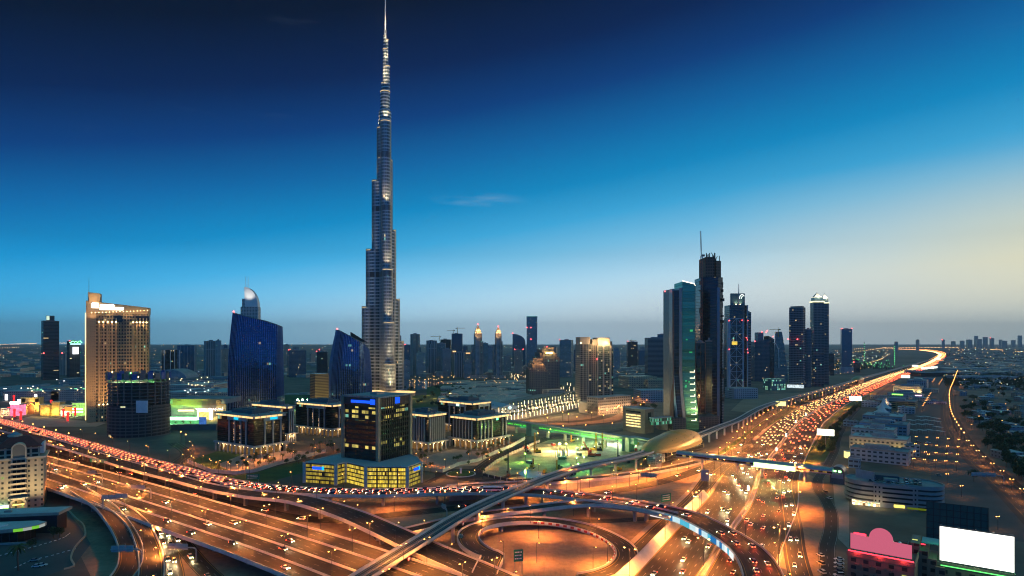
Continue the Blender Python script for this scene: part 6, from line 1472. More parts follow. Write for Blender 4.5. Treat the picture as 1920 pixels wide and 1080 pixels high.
# white peaked tents
for i, (px, py, s, lb) in enumerate(((1653, 772, 1.0, 'white peaked tent roof, nearest and broadest of three'), (1657, 764, 1.15, 'white peaked tent roof, middle and tallest of three'), (1662, 757, .8, 'white peaked tent roof, farthest and smallest of three'))):
    q = P(px, py, 9); t_ = thing('peaked_tent', lb, 'tent', (q.x, q.y, 0)); mb = MB(); n = 12
    for k in range(n):
        for j in range(5):
            f = lambda j: (10*s*(1-j/5)+.3, 9+13*s*(j/5)**2.2); a0, a1 = 2*math.pi*k/n, 2*math.pi*(k+1)/n; (r0, z0), (r1, z1) = f(j), f(j+1)
            if j == 0: z0 -= 1.2*(k % 3 == 0)
            mb.face([(r0*math.cos(a0), r0*math.sin(a0), z0), (r0*math.cos(a1), r0*math.sin(a1), z0), (r1*math.cos(a1), r1*math.sin(a1), z1), (r1*math.cos(a0), r1*math.sin(a0), z1)])
    mb.build('canopy', plain('tent_canvas', rgb(.68, .66, .62), .7, var=.1), t_)
    MB().box(0, 0, 0, 13*s, 12*s, 8.5).build('hall', F_LOWB, t_); MB().tube((0, 0, 20*s), (0, 0, 9+15*s), .25, 5).build('mast', M_STEEL, t_)
    if i == 2: light('tent_light', 'POINT', (-6, -8, 12), (1, .55, .2), 5000, t_, .5)
# rows of shade roofs in the car park
sh = [(1710, 812), (1709, 801), (1709, 793), (1727, 812), (1726, 801), (1725, 793), (1724, 786), (1744, 812), (1741, 801), (1739, 793), (1737, 786), (1761, 814), (1758, 806), (1755, 795), (1754, 789)]
proto = None
for i, (px, py) in enumerate(sh):
    q = P(px, py)
    lb = 'pale shade roof over parked buses in the rows right of the blue grey blocks'
    if proto is None:
        proto = thing('shade_roof', lb, 'shade roof', (q.x, q.y, 0), R(6), 'shade roofs in the car park')
        MB().box(0, 0, 3.8, 5.6, 12, .3).build('canopy', M_ROOF_L, proto)
        for sx in (-2.4, 2.4):
            for sy in (-5, 5): MB().box(sx, sy, 0, .25, .25, 3.8).build('post', M_STEEL, proto)
    else: dup(proto, (q.x, q.y, 0), R(6))
q = P(1582, 858); 
rr = random.Random(61); hb = [(1700, 860, 16, 10), (1716, 856, 12, 9), (1729, 752, 30, 16), (1690, 790, 18, 14), (1706, 776, 22, 16), (1745, 736, 40, 22), (1738, 716, 46, 24), (1720, 700, 60, 30), (1768, 690, 60, 26), (1600, 800, 16, 12), (1640, 764, 26, 20), (1655, 748, 30, 20), (1606, 878, 9, 6), (1700, 740, 34, 20)]
hw_ = ('small flat roofed block at the right corner of the car park building', 'pale cabin block beside the lamp lit car park', 'long shed at the back of the shade roofs', 'grey block behind the blue grey building', 'teal roofed block near the white tents', 'wide shed by the right hand road', 'pale hall beyond the shade roofs', 'broad low hall at the end of the shop row', 'far hall by the upper end of the right hand road', 'narrow block at the verge side of the shop row', 'flat block hiding behind the tents', 'low block left of the beige lamp lit one', 'tiny gate house by the footbridge pod', 'roof cluster right of the green shop signs')
for i, (px, py, w, dp) in enumerate(hb):
    q = P(px, py); t_ = thing('low_building', hw_[i], 'building', (q.x, q.y+dp/2, 0), R(-36)); h = rr.uniform(5, 10)
    MB().box(0, 0, 0, w, dp, h).build('facade', (F_LOWB, F_LOWG, F_LOW)[i % 3], t_); MB().box(0, 0, h, w+.6, dp+.6, .5).build('roof', (M_ROOF_L, M_ROOF)[i % 2], t_)
    for k in range(4): MB().box(rr.uniform(-.35, .35)*w, rr.uniform(-.3, .3)*dp, h+.5, rr.uniform(1.2, 4), rr.uniform(1.2, 3), rr.uniform(.8, 2.2)).build('roof_unit', M_STEEL, t_)
    light('yard_lamp', 'POINT', (-w*.5-3, -dp*.6, 4), (1, .7, .3), 900, t_, .3)
q = P(1582, 858)
t2 = thing('bus_shelter_kiosk', 'bright yellow lit kiosk beside the service road near the footbridge end', 'kiosk', (q.x+4, q.y, 0))
MB().box(0, 0, 0, 5, 5, 6).build('body', glow('kiosk_yellow', (1, .8, .25), 1.8, var=.8, vscale=.5), t2); MB().box(0, 0, 6, 6, 6, .4).build('roof', M_ROOF_L, t2)
# roadside lit boards
def board(label, px, py, w, h, z, mat, rot=0, cat='billboard', posts=1, legmat=None, name='billboard'):
    q = P(px, py); t_ = thing(name, label, cat, (q.x, q.y, 0), rot)
    MB().box(0, 0, z, w, .5, h).build('panel', mat, t_)
    for i in range(posts): MB().box((i-(posts-1)/2)*w*.7, .45, 0, .5, .4, z+h*.5).build('post', legmat or M_STEEL, t_)
    return t_
GW = glow('board_white', (.95, 1, .8), 3.2)
board('white lit billboard on a pole standing on the grass right of the highway', 1548, 838, 16, 6.5, 12, GW, R(-30)); board('white lit billboard farther up the right side of the highway', 1604, 762, 18, 7, 10, glow('board_white2', (.8, 1, .9), 3), R(-30))
board('yellow lit billboard on the grass left of the highway by the railway', 1464, 768, 15, 7, 6, glow('board_yellow', (1, .85, .25), 2.2), R(-20))
far_b = [(1716, 690, 'leftmost'), (1733, 695, 'bigger, second'), (1745, 694, 'third'), (1752, 693, 'rightmost'), (1760, 676, 'upper, by the highway bend'), (1698, 712, 'blue tinted, nearest')]
for px, py, w_ in far_b: board('far bright white billboard beside the glowing highway, '+w_+' of the cluster', px, py, 22, 8, 5, glow('far_board', (.95, 1, .85), 1.5), R(-25))
for i, (px, py, o) in enumerate(((1403, 925, 0), (1364, 1000, 0), (1291, 1105, 0), (1456, 850, 0), (1474, 822, 0), (1492, 796, 0), (1511, 782, 0))):
    q = P(px, py); t_ = thing('median_sign', 'small upright white lit sign on a post in the highway median', 'sign', (q.x, q.y, 0), R(-20), 'median signs')
    MB().box(0, 0, 2.2, 1.5, .4, 3.4).build('panel', glow('median_white', (1, .93, .8), 3), t_); MB().box(0, 0, 0, .25, .25, 2.2).build('post', M_STEEL, t_)
board('blank pink grey panel standing on the sand left of the highway', 1322, 903, 6, 9, 0.5, plain('blank_panel', rgb(.42, .34, .32), .7), R(-10), 'panel', 2, name='panel')
# green direction signs: panels with white legend bars
def gsign(label, px, py, w, h, z, rot=0.0):
    q = P(px, py); t_ = thing('direction_sign', label, 'road sign', (q.x, q.y, 0), rot)
    MB().box(0, 0, z, w, .2, h).build('panel', M_SIGNGREEN, t_)
    mb = MB(); rr = random.Random(int(px))
    for k in range(3):
        x = -w*.38
        while x < w*.34: l = rr.uniform(.3, .9); mb.box(x+l/2, -.14, z+h*(.2+.27*k), l, .06, h*.1); x += l+.22
    mb.build('legend', M_WHITE, t_)
    for s in (-1, 1): MB().box(s*w*.4, .25, 0, .3, .3, z+h).build('post', M_STEEL, t_)
    return t_
gsign('large green direction sign on the sand above the curved flyover', 1249, 950, 8.5, 5.2, 3.5, R(28)); gsign('green direction sign on a gantry post inside the loop ramp', 972, 1085, 4.5, 5.5, 8, R(12))
gsign('green direction sign tilted beside the ramp left of the podium building', 474, 906, 10, 4.0, 3, R(14)); gsign('green and yellow direction sign over the road at the left', 184, 884, 17, 3.2, 7.5, R(-14)); gsign('small green sign at the left end of the loop ramp', 864, 1038, 2.0, 2.4, 8, 0)
# overhead gantries with grey sign backs
def gantry(label, px, py, z0, arm, n, side=1, rot=0.0):
    q = P(px, py, z0); t_ = thing('sign_gantry', label, 'gantry', (q.x, q.y, z0-.1), rot)
    mb = MB(); mb.tube((0, 0, 0), (0, 0, 5.2), .35, 8)
    for a, b in ((0, 30), (30, 60), (60, 90)): mb.tube((-side*(1.6-1.6*math.cos(R(a))), 0, 5.2+1.6*math.sin(R(a))), (-side*(1.6-1.6*math.cos(R(b))), 0, 5.2+1.6*math.sin(R(b))), .35, 8)
    mb.tube((-side*1.6, 0, 6.8), (-side*arm, 0, 6.8), .3, 8); mb.build('arm', plain('gantry_grey', rgb(.34, .35, .33), .5), t_)
    for i in range(n): MB().box(-side*(arm-1.8-i*3.4), .4, 5.5+(.25 if i % 2 else 0), 3.2, .25, 3.0).build('sign_back', plain('sign_back', rgb(.42, .43, .4), .5, .2), t_)
    return t_
gantry('grey curved arm gantry above the left slip ramp near the bottom', 265, 1056, 5.5, 14, 3, 1, R(4)); gantry('grey curved arm gantry above the lit underpass road', 368, 1052, 0.2, 15, 3, 1, R(-4))
gantry('grey arm gantry where the slip ramps leave the wide viaduct', 193, 955, 8, 13, 4, -1, R(22)); gantry('grey arm gantry with small boxes on the wide viaduct, left', 192, 905, 8, 13, 2, 1, R(-10)); gantry('grey arm gantry with small boxes on the wide viaduct, right', 283, 935, 8, 15, 3, 1, R(-10))
gantry('dark arm gantry over the road beside the descending walled ramp', 1232, 910, 0.2, 14, 4, 1, R(-35)); gantry('tilted gantry in the sand right of the dark flyover', 838, 975, .2, 9, 2, 1, R(-60))
gantry('gantry over the right hand road beside the far car park', 1882, 908, .2, 22, 5, 1, R(-12))
# ---------------------------------------------------------------- left: apartment hotel, low canopy building, mall
d = 402
F_CR = facade('cream_facade', (.46, .39, .27), (.02, .03, .03), 3.4, 3.3, .34, .42, lit=.05, litc=((.5, .9, .2), (1, .8, .3)), ls=.6, seed=151, rough=.3)
M_CREAM = plain('cream_trim', rgb(.52, .45, .33), .75, var=.1)
t_ = thing('apartment_hotel', 'cream apartment hotel with dark red roof, big arched window and stacked balconies', 'building', (PX(38, d), d, 0), R(33)); kk = d/FP
w = 90*kk/1.3; zt = ZD(848, d); zb = 0
MB().prism(rect(-1, 12, w+2, 24), 0, zt-4).build('facade', F_CR, t_); MB().prism(rect(-1, 12, w*.92, 22), zt-4, zt+3.2).build('top_storey', facade('top_storey', (.44, .38, .27), (.02, .03, .03), 4.4, 3.6, .72, .7, lit=.05, seed=153), t_)
MB().prism(rect(-1, 12, w+5, 27), zt-4.6, zt-3.4, 0, None, True).build('cornice', M_CREAM, t_)
mb = MB(); a, b = rect(-1, 12, w+.6, 25), rect(-1, 12, w*.42, 6)
for i in range(4):
    j = (i+1) % 4; mb.face([(*a[i], zt+3.2), (*a[j], zt+3.2), (*b[j], zt+9.4), (*b[i], zt+9.4)])
mb.face([(*q, zt+9.4) for q in b]); mb.build('roof', M_TILE, t_)
MB().prism(ngon(-4, 12, 4, n=8), zt+9.2, zt+10.6).build('lantern', M_CREAM, t_); MB().cyl(-4, 12, zt+10.6, zt+12.6, 3.4, .4, 10).build('lantern_dome', plain('blue_dome', rgb(.12, .26, .32), .5), t_); MB().tube((-4, 12, zt+12.4), (-4, 12, zt+18), .14, 5).build('finial', M_CREAM, t_)
bw = 3.7; bxx = -.6
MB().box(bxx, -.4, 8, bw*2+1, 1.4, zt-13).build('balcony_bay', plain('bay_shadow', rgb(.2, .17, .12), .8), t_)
mb = MB()
for k in range(7):
    z = 10+k*3.3
    if z < zt-6: mb.box(bxx, -1.8, z, bw*2+.8, 1.8, .35).box(bxx, -2.65, z+.3, bw*2+.8, .14, .9)
mb.build('balconies', M_CREAM, t_)
mb = MB()
for k in range(7):
    for x in (-2.2, 0, 2.2):
        if 10+k*3.3 < zt-6: mb.box(bxx+x, -1.15, 10.4+k*3.3, 1.9, .2, 2.2)
mb.build('balcony_doors', M_BLACK, t_)
def arch(mb, cx, y, z0, z1, r, th, dp):
    pts = [(cx-r, z0)]+[(cx+r*math.cos(R(a)), z1+r*math.sin(R(a))) for a in range(180, -1, -15)]+[(cx+r, z0)]
    po = [(cx-r-th, z0)]+[(cx+(r+th)*math.cos(R(a)), z1+(r+th)*math.sin(R(a))) for a in range(180, -1, -15)]+[(cx+r+th, z0)]
    for i in range(len(pts)-1):
        p0, p1, q0, q1 = pts[i], pts[i+1], po[i], po[i+1]
        mb.face([(p0[0], y, p0[1]), (p1[0], y, p1[1]), (q1[0], y, q1[1]), (q0[0], y, q0[1])]); mb.face([(q0[0], y, q0[1]), (q1[0], y, q1[1]), (q1[0], y+dp, q1[1]), (q0[0], y+dp, q0[1])]); mb.face([(p1[0], y, p1[1]), (p0[0], y, p0[1]), (p0[0], y+dp, p0[1]), (p1[0], y+dp, p1[1])])
    return pts
mb = MB(); pts = arch(mb, bxx, -1.6, zt-7, zt+2.2, 3.2, .8, 6); mb.build('arch_surround', M_CREAM, t_)
mb = MB(); mb.face([(x, -.9, z) for x, z in pts]); mb.build('arched_window', facade('arched_glass', (.2, .2, .16), (.02, .05, .045), 1.3, 1.5, .86, .86, lit=.03, seed=155), t_)
MB().box(bxx, -3.2, 7.6, 10.5, 4, .8).build('porch_slab', M_CREAM, t_); mb = MB(); arch(mb, bxx, -4.6, 0, 3.8, 3.4, 1.2, 3); mb.build('porch_arch', M_CREAM, t_)
MB().box(bxx, -3.0, 3.4, 6, .3, .7).build('porch_light', glow('porch_amber', (1, .65, .15), 3), t_); MB().box(-8.5, -1.0, 2.2, 5.2, .5, 1.5).build('shop_sign', glow('shop_sign', (.55, .8, 1), 3), t_); MB().box(-9.8, -1.0, .4, 2.0, .5, 1.7).box(-7.2, -1.0, .8, 2.6, .5, 1.2).build('shop_window', glow('shop_lime', (.5, 1, .1), 2.2), t_)
light('porch_lamp', 'POINT', (bxx, -6, 4), (1, .7, .3), 700, t_, .3); light('shop_lamp', 'POINT', (-10, -4, 3), (.7, 1, .4), 900, t_, .3)
for x in (-10, -3, 4, 11): light('facade_wash', 'SPOT', (x, -15, 1.5), (1, .72, .34), 14000, t_, .5, 80, 1, target=(x, 0, 22))
MB().prism([(w*.36, 3), (w*.5, 3), (w*.5, 16), (w*.36, 16)], zt-2, zt+3, 0, None, False, 0, [zt+3, zt+5, zt+5, zt+3]).build('curved_parapet', M_WHITE, t_)
t_ = thing('apartment_hotel', 'second dark red roofed cream building peeping in at the left frame edge', 'building', (PX(-8, 425), 432, 0), R(-6))
MB().prism(rect(0, 10, 22, 20), 0, 39).build('facade', F_CR, t_); mb = MB(); a, b = rect(0, 10, 24, 22), rect(0, 10, 8, 6)
for i in range(4): j = (i+1) % 4; mb.face([(*a[i], 39), (*a[j], 39), (*b[j], 44), (*b[i], 44)])
mb.face([(*q, 44) for q in b]); mb.build('roof', M_TILE, t_)
# low canopy building
d = 340
t_ = thing('canopy_building', 'low dark building with two flat pale roof canopies and green striped sign, lower left', 'building', (PX(0, d), d, 0), R(9)); kk = d/FP
MB().prism(rect(-5, 14, 58, 10), 0, 10.5).build('rear_hall', M_DARK, t_); MB().prism(rect(-5, 14, 62, 14), 10.5, 12, 0, None, True).build('rear_roof_edge', plain('canopy_edge', rgb(.42, .33, .25), .7), t_); MB().prism(rect(-5, 14, 60.5, 12.5), 12, 12.1).build('rear_roof', M_ROOF_L, t_)
ct = [(-40, -12), (8, -12), (16, -10), (22, -5), (23, 1), (17, 4.5), (-40, 4.5)]
MB().prism(ct, 6.8, 8.6, 0, None, True).build('front_canopy_edge', plain('canopy_edge2', rgb(.42, .33, .25), .7), t_); MB().prism(scale_poly(ct, .975), 8.6, 8.75).build('front_canopy', M_ROOF_L, t_)
MB().prism(ngon(-6, -3.5, 12, 4.2, 30), 8.76, 9.2).build('roof_ellipse', M_WHITE, t_)
MB().prism([(-38, -9), (14, -9), (17, 2), (-38, 2)], 0, 6.8).build('front_hall', facade('dark_hall', (.03, .03, .03), (.01, .015, .015), 4, 6, .9, .9, lit=.08, litc=((.2, .9, .4), (.4, 1, .5)), ls=.3, seed=157), t_)
mb = MB(); gm = MB(); pv = [(13, -11.2), (17, -9.8), (20, -7.4), (22.3, -4.9), (23.2, -1)]
for i, (a, b) in enumerate(zip(pv, pv[1:])): (gm if i % 2 == 0 else mb).face([(a[0]+.15, a[1]-.15, 6.9), (b[0]+.15, b[1]-.15, 6.9), (b[0]+.15, b[1]-.15, 8.5), (a[0]+.15, a[1]-.15, 8.5)])
gm.build('green_stripe', glow('petrol_green', (.25, .8, .06), .7), t_); mb.build('white_stripe', glow('petrol_white', (.75, .85, .78), .45), t_)
MB().box(-3, 12, 12.1, 3.4, 1.6, .8).build('roof_unit', M_STEEL, t_); MB().box(2, -10, 0, 34, .7, 1.1).build('garden_wall', M_CONC, t_)

# mall: wide roofs, dome, green lit front with its name
rr = random.Random(33)
mall = [('large flat mall roof at the far left', -60, 62, 722, 742, 12), ('mall wing with gold cornice behind the lit plaza', 5, 110, 728, 752, 18), ('pale sloped mall roof behind the hotel, left', 110, 165, 700, 728, 20), ('flat grey mall roof left of the hotel', 95, 165, 726, 752, 20),
        ('mall roof with ribbed sheds right of the round tower', 310, 428, 728, 752, 16), ('teal mall roof below the dome', 282, 425, 706, 728, 20), ('long dim mall roof beyond the dome', 300, 420, 698, 710, 18), ('mall roof with skylight rows', 315, 400, 716, 738, 18)]
for i, (lb, a, b, yt, yb, h) in enumerate(mall):
    d = H*FP/(yb-HY); w = (b-a)/FP*d; dep = max(30, (H-h)*FP/(yt-HY)-d); t_ = thing('mall_building', lb, 'building', (PX((a+b)/2, d), d, 0), 0)
    MB().prism(rect(0, dep/2, w, dep), 0, h).build('facade', F_LOW, t_); MB().prism(rect(0, dep/2, w*.99, dep*.98), h, h+.6).build('roof', (M_ROOF, M_ROOF_L, M_ROOF_D)[i % 3], t_)
    mb = MB()
    for k in range(10): mb.box(rr.uniform(-.45, .45)*w, dep*rr.uniform(.1, .9), h+.6, rr.uniform(3, w*.12), rr.uniform(3, dep*.2), rr.uniform(1, 4))
    mb.build('roof_sheds', M_ROOF, t_)
    mb = MB()
    for k in range(8): mb.ball((rr.uniform(-.48, .48)*w, rr.uniform(-.3, .8)*dep, h+1.5), .7, 5, 4)
    mb.build('roof_lamps', G_WARM if i % 2 else G_WHITE, t_)
    if i in (1, 3):
        mb = MB()
        for r0 in range(2):
            for k in range(7): mb.box(w*(-.1+.06*k), dep*(.3+.25*r0), h+.7, 4, 4, .8)
        mb.build('green_skylights', glow('skylight_green', (.25, 1, .5), 1.6), t_)
d = 1500; t_ = thing('dome_roof', 'broad low grey vaulted dome between the hotel and the blue tower', 'building', (PX(317, d), d, 0)); kk = d/FP; mb = MB()
for i in range(16):
    for j in range(4):
        f = lambda i, j: (33*kk*math.cos(math.pi*(1-i/16)), 60*(j/4), 16+22*math.sin(math.pi*i/16)*1.2)
        mb.face([f(i, j), f(i+1, j), f(i+1, j+1), f(i, j+1)])
mb.face([(33*kk*math.cos(math.pi*(1-i/16)), 0, 16+26.4*math.sin(math.pi*i/16)) for i in range(17)][::-1])
mb.build('vault', M_ROOF, t_); MB().box(0, 30, 0, 68*kk, 60, 16).build('base', F_LOWG, t_)
d = 800
t_ = thing('shopping_mall', 'curved brown mall entrance glowing lime green with its name in lights', 'building', (PX(368, d), d, 0)); kk = d/FP
pts = [((x-368)*kk, 6*math.cos((x-368)/52*1.4)*-1+6) for x in range(317, 424, 8)]
mb = MB(); mt = MB()
for a, b in zip(pts, pts[1:]):
    mb.face([(a[0], a[1], 0), (b[0], b[1], 0), (b[0], b[1], ZD(760, d)), (a[0], a[1], ZD(760, d))]); mt.face([(a[0], a[1]-2, ZD(760, d)), (b[0], b[1]-2, ZD(760, d)), (b[0], b[1]-2, ZD(748, d)), (a[0], a[1]-2, ZD(748, d))])
mb.build('lower_wall', plain('mall_wall', rgb(.42, .4, .3), .8), t_); mt.build('upper_screen', plain('mall_screen', rgb(.34, .24, .13), .7), t_)
MB().prism([(pts[0][0], 2), (pts[-1][0], 2), (pts[-1][0], 50), (pts[0][0], 50)], ZD(752, d)-4, ZD(749, d)).build('roof', M_ROOF, t_)
mb = MB(); mb.prism([((317-368)*kk, -8), ((376-368)*kk, -10), ((378-368)*kk, -4), ((317-368)*kk, -2)], ZD(786, d), ZD(781, d)); mb.build('bright_canopy', glow('canopy_bright', (.75, 1, .8), 4), t_)
MB().box((347-368)*kk, -4, ZD(797, d), 40, 3, 12).build('green_hall', glow('green_hall', (.2, .9, .3), .7, var=.8, vscale=.2), t_)
MB().box((350-368)*kk, -2, ZD(770.5, d), 20, 1, 1.6).build('light_strip', glow('strip_warm', (1, .8, .5), 4), t_)
MB().box((389-368)*kk, -5, ZD(785, d), 17, 4, 11.5).build('entrance', glow('entrance_gold', (1, .75, .2), 1.5, var=1.2, vscale=.4), t_); MB().box((376.5-368)*kk, -6, ZD(786, d), 1.2, 3, 13).box((400-368)*kk, -6, ZD(786, d), 3.4, 3, 13).box((388.5-368)*kk, -6, ZD(770, d)-.4, 19, 3, 1.2).build('entrance_frame', glow('entrance_frame', (1, .9, .75), 3.2), t_)
text_mesh('name_lettering', 'THE DUBAI MALL', 3.1, glow('name_light', (1, .72, .62), 4.5), t_, ((387-368)*kk+1, -6.5, ZD(766.3, d)), (R(90), 0, 0), .15)
text_mesh('arabic_lettering', 'دبي مول', 4.2, MATS['name_light'], t_, ((409-368)*kk, -5.5, ZD(764.8, d)), (R(90), 0, R(8)), .15)
for x in (325, 345, 368, 400): light('green_wash', 'SPOT', ((x-368)*kk, -16, 5), (.45, 1, .05) if x < 380 else (1, .75, .2), 60000, t_, .6, 110, 1, target=((x-368)*kk, 2, 26))
light('green_flood', 'POINT', ((345-368)*kk, -22, 12), (.3, 1, .4), 26000, t_, .6)
q = P(379, 800); board('backlit blue poster board beside the mall entrance', 380, 806, 9, 13, 3, glow('poster_blue', (.05, .16, .5), .9, var=1, vscale=.25), 0, 'billboard', 2, M_DARK)
tag(MB().prism(rect(PX(358, 770), 765, 70, 8, R(3)), 0, 7).build('boundary_wall', M_CONC_D), 'long dim boundary wall below the green mall entrance', 'wall')
# lit plaza front at the far left
d = 930; kk = d/FP
M_GOLD = plain('gold_stone', rgb(.55, .4, .14), .6)
t_ = thing('golden_gate', 'golden floodlit gate building with a tall arched portal at the far left', 'building', (PX(57, d), d, 0)); mb = MB(); pts = arch(mb, 0, -.5, 0, 9.5, 6.0, 2, 2)
mb.build('arch', M_GOLD, t_); MB().box(-10.5, 4, 0, 6.5, 9, 24).box(10.5, 4, 0, 6.5, 9, 24).box(0, 4, 18, 26, 9, 6).build('walls', M_GOLD, t_)
mb = MB(); mb.face([(x, 3, z) for x, z in pts]); mb.build('portal', plain('portal_brown', rgb(.2, .1, .04), .7), t_); MB().box(0, 3.6, 24, 29, 10, 1.6).build('cornice', M_GOLD, t_)
for x in (-11, 0, 11): light('gate_flood', 'SPOT', (x, -14, 2), (1, .68, .16), 60000, t_, .5, 90, 1, target=(x, 0, 16))
light('portal_lamp', 'POINT', (0, -2, 8), (1, .5, .15), 7000, t_, .3)
for i, (px, w_, h_, lb, m) in enumerate(((28, 14, 16, 'shop front glowing pink under a white sign beside the golden gate', glow('pink_front', (1, .22, .4), 1.4, var=1.2, vscale=.25)), (8, 18, 10, 'dim tan shop front at the left frame edge', F_LOW), (84, 14, 16, 'narrow golden pilastered front right of the gate', M_GOLD), (104, 12, 20, 'golden side pavilion with lit niches', M_GOLD), (127, 24, 15, 'shop front with a tilted orange canopy', F_LOW), (146, 17, 19, 'glass shop front glowing green and yellow beside the hotel', glow('lime_front', (.5, 1, .2), 1.0, var=1.4, vscale=.3)))):
    t_ = thing('shop_front', lb, 'shop', (PX(px, d-20), d-20, 0)); MB().box(0, 6, 0, w_, 12, h_).build('front', m, t_); MB().box(0, 6, h_, w_+1.5, 13, 1.4).build('roof', M_ROOF, t_)
    if i == 0: MB().box(0, -.5, h_+1.4, w_, .6, 3.4).build('sign', G_WHITE, t_)
    if i == 4: MB().box(2, -1, 7, 12, .5, 6).build('orange_canopy', glow('orange_panel', (1, .45, .08), 1.1), t_); MB().box(-4, -1, .5, 11, .5, 7).build('bright_window', glow('bright_window', (.95, 1, .6), 2.6, var=1, vscale=.5), t_)
    if i == 5: MB().box(0, -.6, 5, 15, .5, 1.4).box(0, -.6, 9.5, 15, .5, 1.3).build('light_bars', G_WHITE, t_)
    light('front_lamp', 'POINT', (0, -6, 6), ((1, .3, .4), (1, .7, .3), (1, .65, .15), (1, .65, .15), (1, .7, .3), (.6, 1, .3))[i], 9000, t_, .5)
lant = None
for i, (px, py) in enumerate(((16, 779), (27, 783), (39, 788), (52, 765), (73, 768), (58, 760), (96, 764), (119, 783), (141, 780), (106, 772), (26, 754), (127, 790))):
    q = P(px, py)
    if lant is None:
        lant = thing('red_lantern', 'tall glowing red lantern column on the lit plaza', 'lantern', (q.x, q.y, 0), 0, 'red lantern columns')
        MB().cyl(0, 0, 1, 10, 1.3, n=10).build('column', glow('lantern_red', (1, .03, .03), 1.6), lant); MB().cyl(0, 0, 0, 1, 1.0, n=10).build('foot', M_DARK, lant); MB().ball((0, 0, 11), 1.9, 8, 5).build('globe', MATS['lantern_red'], lant)
        light('lantern_light', 'POINT', (0, -2.5, 7), (1, .04, .04), 1800, lant, .4)
    else: dup(lant, (q.x, q.y, 0))
st = [(84, 775, 'white'), (67, 752, 'white'), (36, 762, 'white'), (12, 752, 'white'), (161, 774, 'white')]
for i, (px, py, c) in enumerate(st): board('bright white screen standing on the lit plaza, '+('in the middle', 'by the golden arch', 'left of the golden arch', 'at the left edge', 'beside the hotel foot')[i], px, py, 4.5, 10, 2, G_WHITE, 0, 'screen', 1, name='screen')
tag(MB().prism(rect(PX(599, 872), 872, 20, 18, R(40)), 0, ZD(701, 860)).build('banded_block', facade('louvred_block', (.3, .22, .1), (.08, .06, .03), 40, 2.2, 1, .55, lit=0, seed=161)), 'tan louvred block between the two blue towers', 'building')
for i in range(3): light('block_wash', 'SPOT', (PX(597+i*12, 840), 832, 2), (1, .75, .25), 30000, None, .5, 90, 1, target=(PX(600+i*10, 860), 860, 34))
# ---------------------------------------------------------------- street lamps
def make_lamp(label, group, hgt=13.0, arms=2, arm=2.2, power=30000, lit=True, bulb=.42):
    t_ = thing('street_lamp', label, 'street lamp', (0, 0, -500), 0, group)
    MB().tube((0, 0, 0), (0, 0, hgt), .17, 6, r1=.09).build('pole', M_DARK, t_)
    for s in ((-1, 1) if arms == 2 else (1,)):
        MB().tube((0, 0, hgt-.2), (s*arm, 0, hgt+.25), .07, 5).build('arm', M_DARK, t_)
        hd = MB().box(s*arm, 0, hgt+.2, .9, .34, .16).build('lamp_head', M_DARK, t_)
        MB().ball((s*arm, 0, hgt+.02), bulb, 8, 5, sz=.6).build('bulb', G_SOD, hd)
    if lit: light('lamp_light', 'SPOT', (0, 0, hgt-.5), SOD, power, t_, .5, 158, .7)
    LPOW[t_.name] = power
    return t_
def row(proto, path, off, step, start=0, end=None, swap=0.0, dmax=1e9, scale_far=True):
    n = 0
    for c, tt, nn, d in along(path, step, start, end):
        if c.y < 150: continue
        x, y = c.x+nn.x*off, c.y+nn.y*off
        if c.y > 640: FAR.append((x, y, c.z, LPOW.get(proto.name, 0))); continue
        if c.y < 262 and abs(x) > y*.86: continue
        dup(proto, (x, y, c.z), math.atan2(nn.y, nn.x)+swap); n += 1
    return n
LP = {}; FAR = []; LPOW = {}
LP['hw'] = make_lamp('twin headed orange street lamp in the middle of the wide highway', 'highway median lamps', 14, 2, 2.6, 112000, bulb=.5)
LP['hws'] = make_lamp('orange street lamp along the left service road of the highway', 'service road lamps', 10, 1, 1.4, 34000, bulb=.36)
LP['via'] = make_lamp('twin headed orange street lamp on the wide viaduct', 'viaduct lamps', 12, 2, 1.6, 42000, bulb=.34)
LP['fly'] = make_lamp('thin orange street lamp on the edge of the curved flyovers', 'flyover lamps', 11, 1, 1.6, 17000, bulb=.3)
LP['gnd'] = make_lamp('orange street lamp beside the ground level ramps of the interchange', 'interchange lamps', 10, 1, 1.4, 27000, bulb=.32)
LP['city'] = make_lamp('warm street lamp along the city streets around the office blocks', 'city street lamps', 8, 1, 1.1, 7000, bulb=.28)
LP['lot'] = make_lamp('twin orange lamp in the big car park on the right', 'car park lamps', 8, 2, .9, 1900, bulb=.32)
LP['rr'] = make_lamp('small orange lamp in the close row along the right hand road', 'right road lamps', 8, 2, 1.0, 9500, bulb=.36)
LP['vil'] = make_lamp('small yellow lamp among the low houses', 'house lamps', 6, 1, .5, 700, bulb=.42)
row(LP['hw'], C, -1.5, 62, 140, 3900); row(LP['hw'], C, -28.0, 62, 170, 2000); row(LP['hw'], C, 29.5, 90, 120, 1900)
row(LP['hws'], C, -42.5, 34, 560, 1500); row(LP['hw'], C, -20, 150, 4000, 10500); row(LP['hw'], C, 22, 150, 4075, 9500)
row(LP['via'], PF2, -11.8, 36, 40); row(LP['via'], PF2, 12.9, 36, 58); row(LP['via'], PF2, -24.2, 40, 30)
row(LP['fly'], PJAM, -8.2, 40, 60, None, 0); row(LP['fly'], PEMP, 8.2, 44, 80, None, math.pi)
row(LP['gnd'], G1, -7.5, 34, 40, None); row(LP['gnd'], PLOOP, -6.5, 50, 25, 240); row(LP['gnd'], PF4, -6, 40, 20); row(LP['gnd'], G4, 5.2, 52, 30)
row(LP['gnd'], U1, 5.5, 42, 10); row(LP['gnd'], EXITR, 6.5, 75, 30); row(LP['gnd'], offs(PF3, 0), -5.4, 60, 150)
row(LP['gnd'], PL1, -5.4, 70, 20)
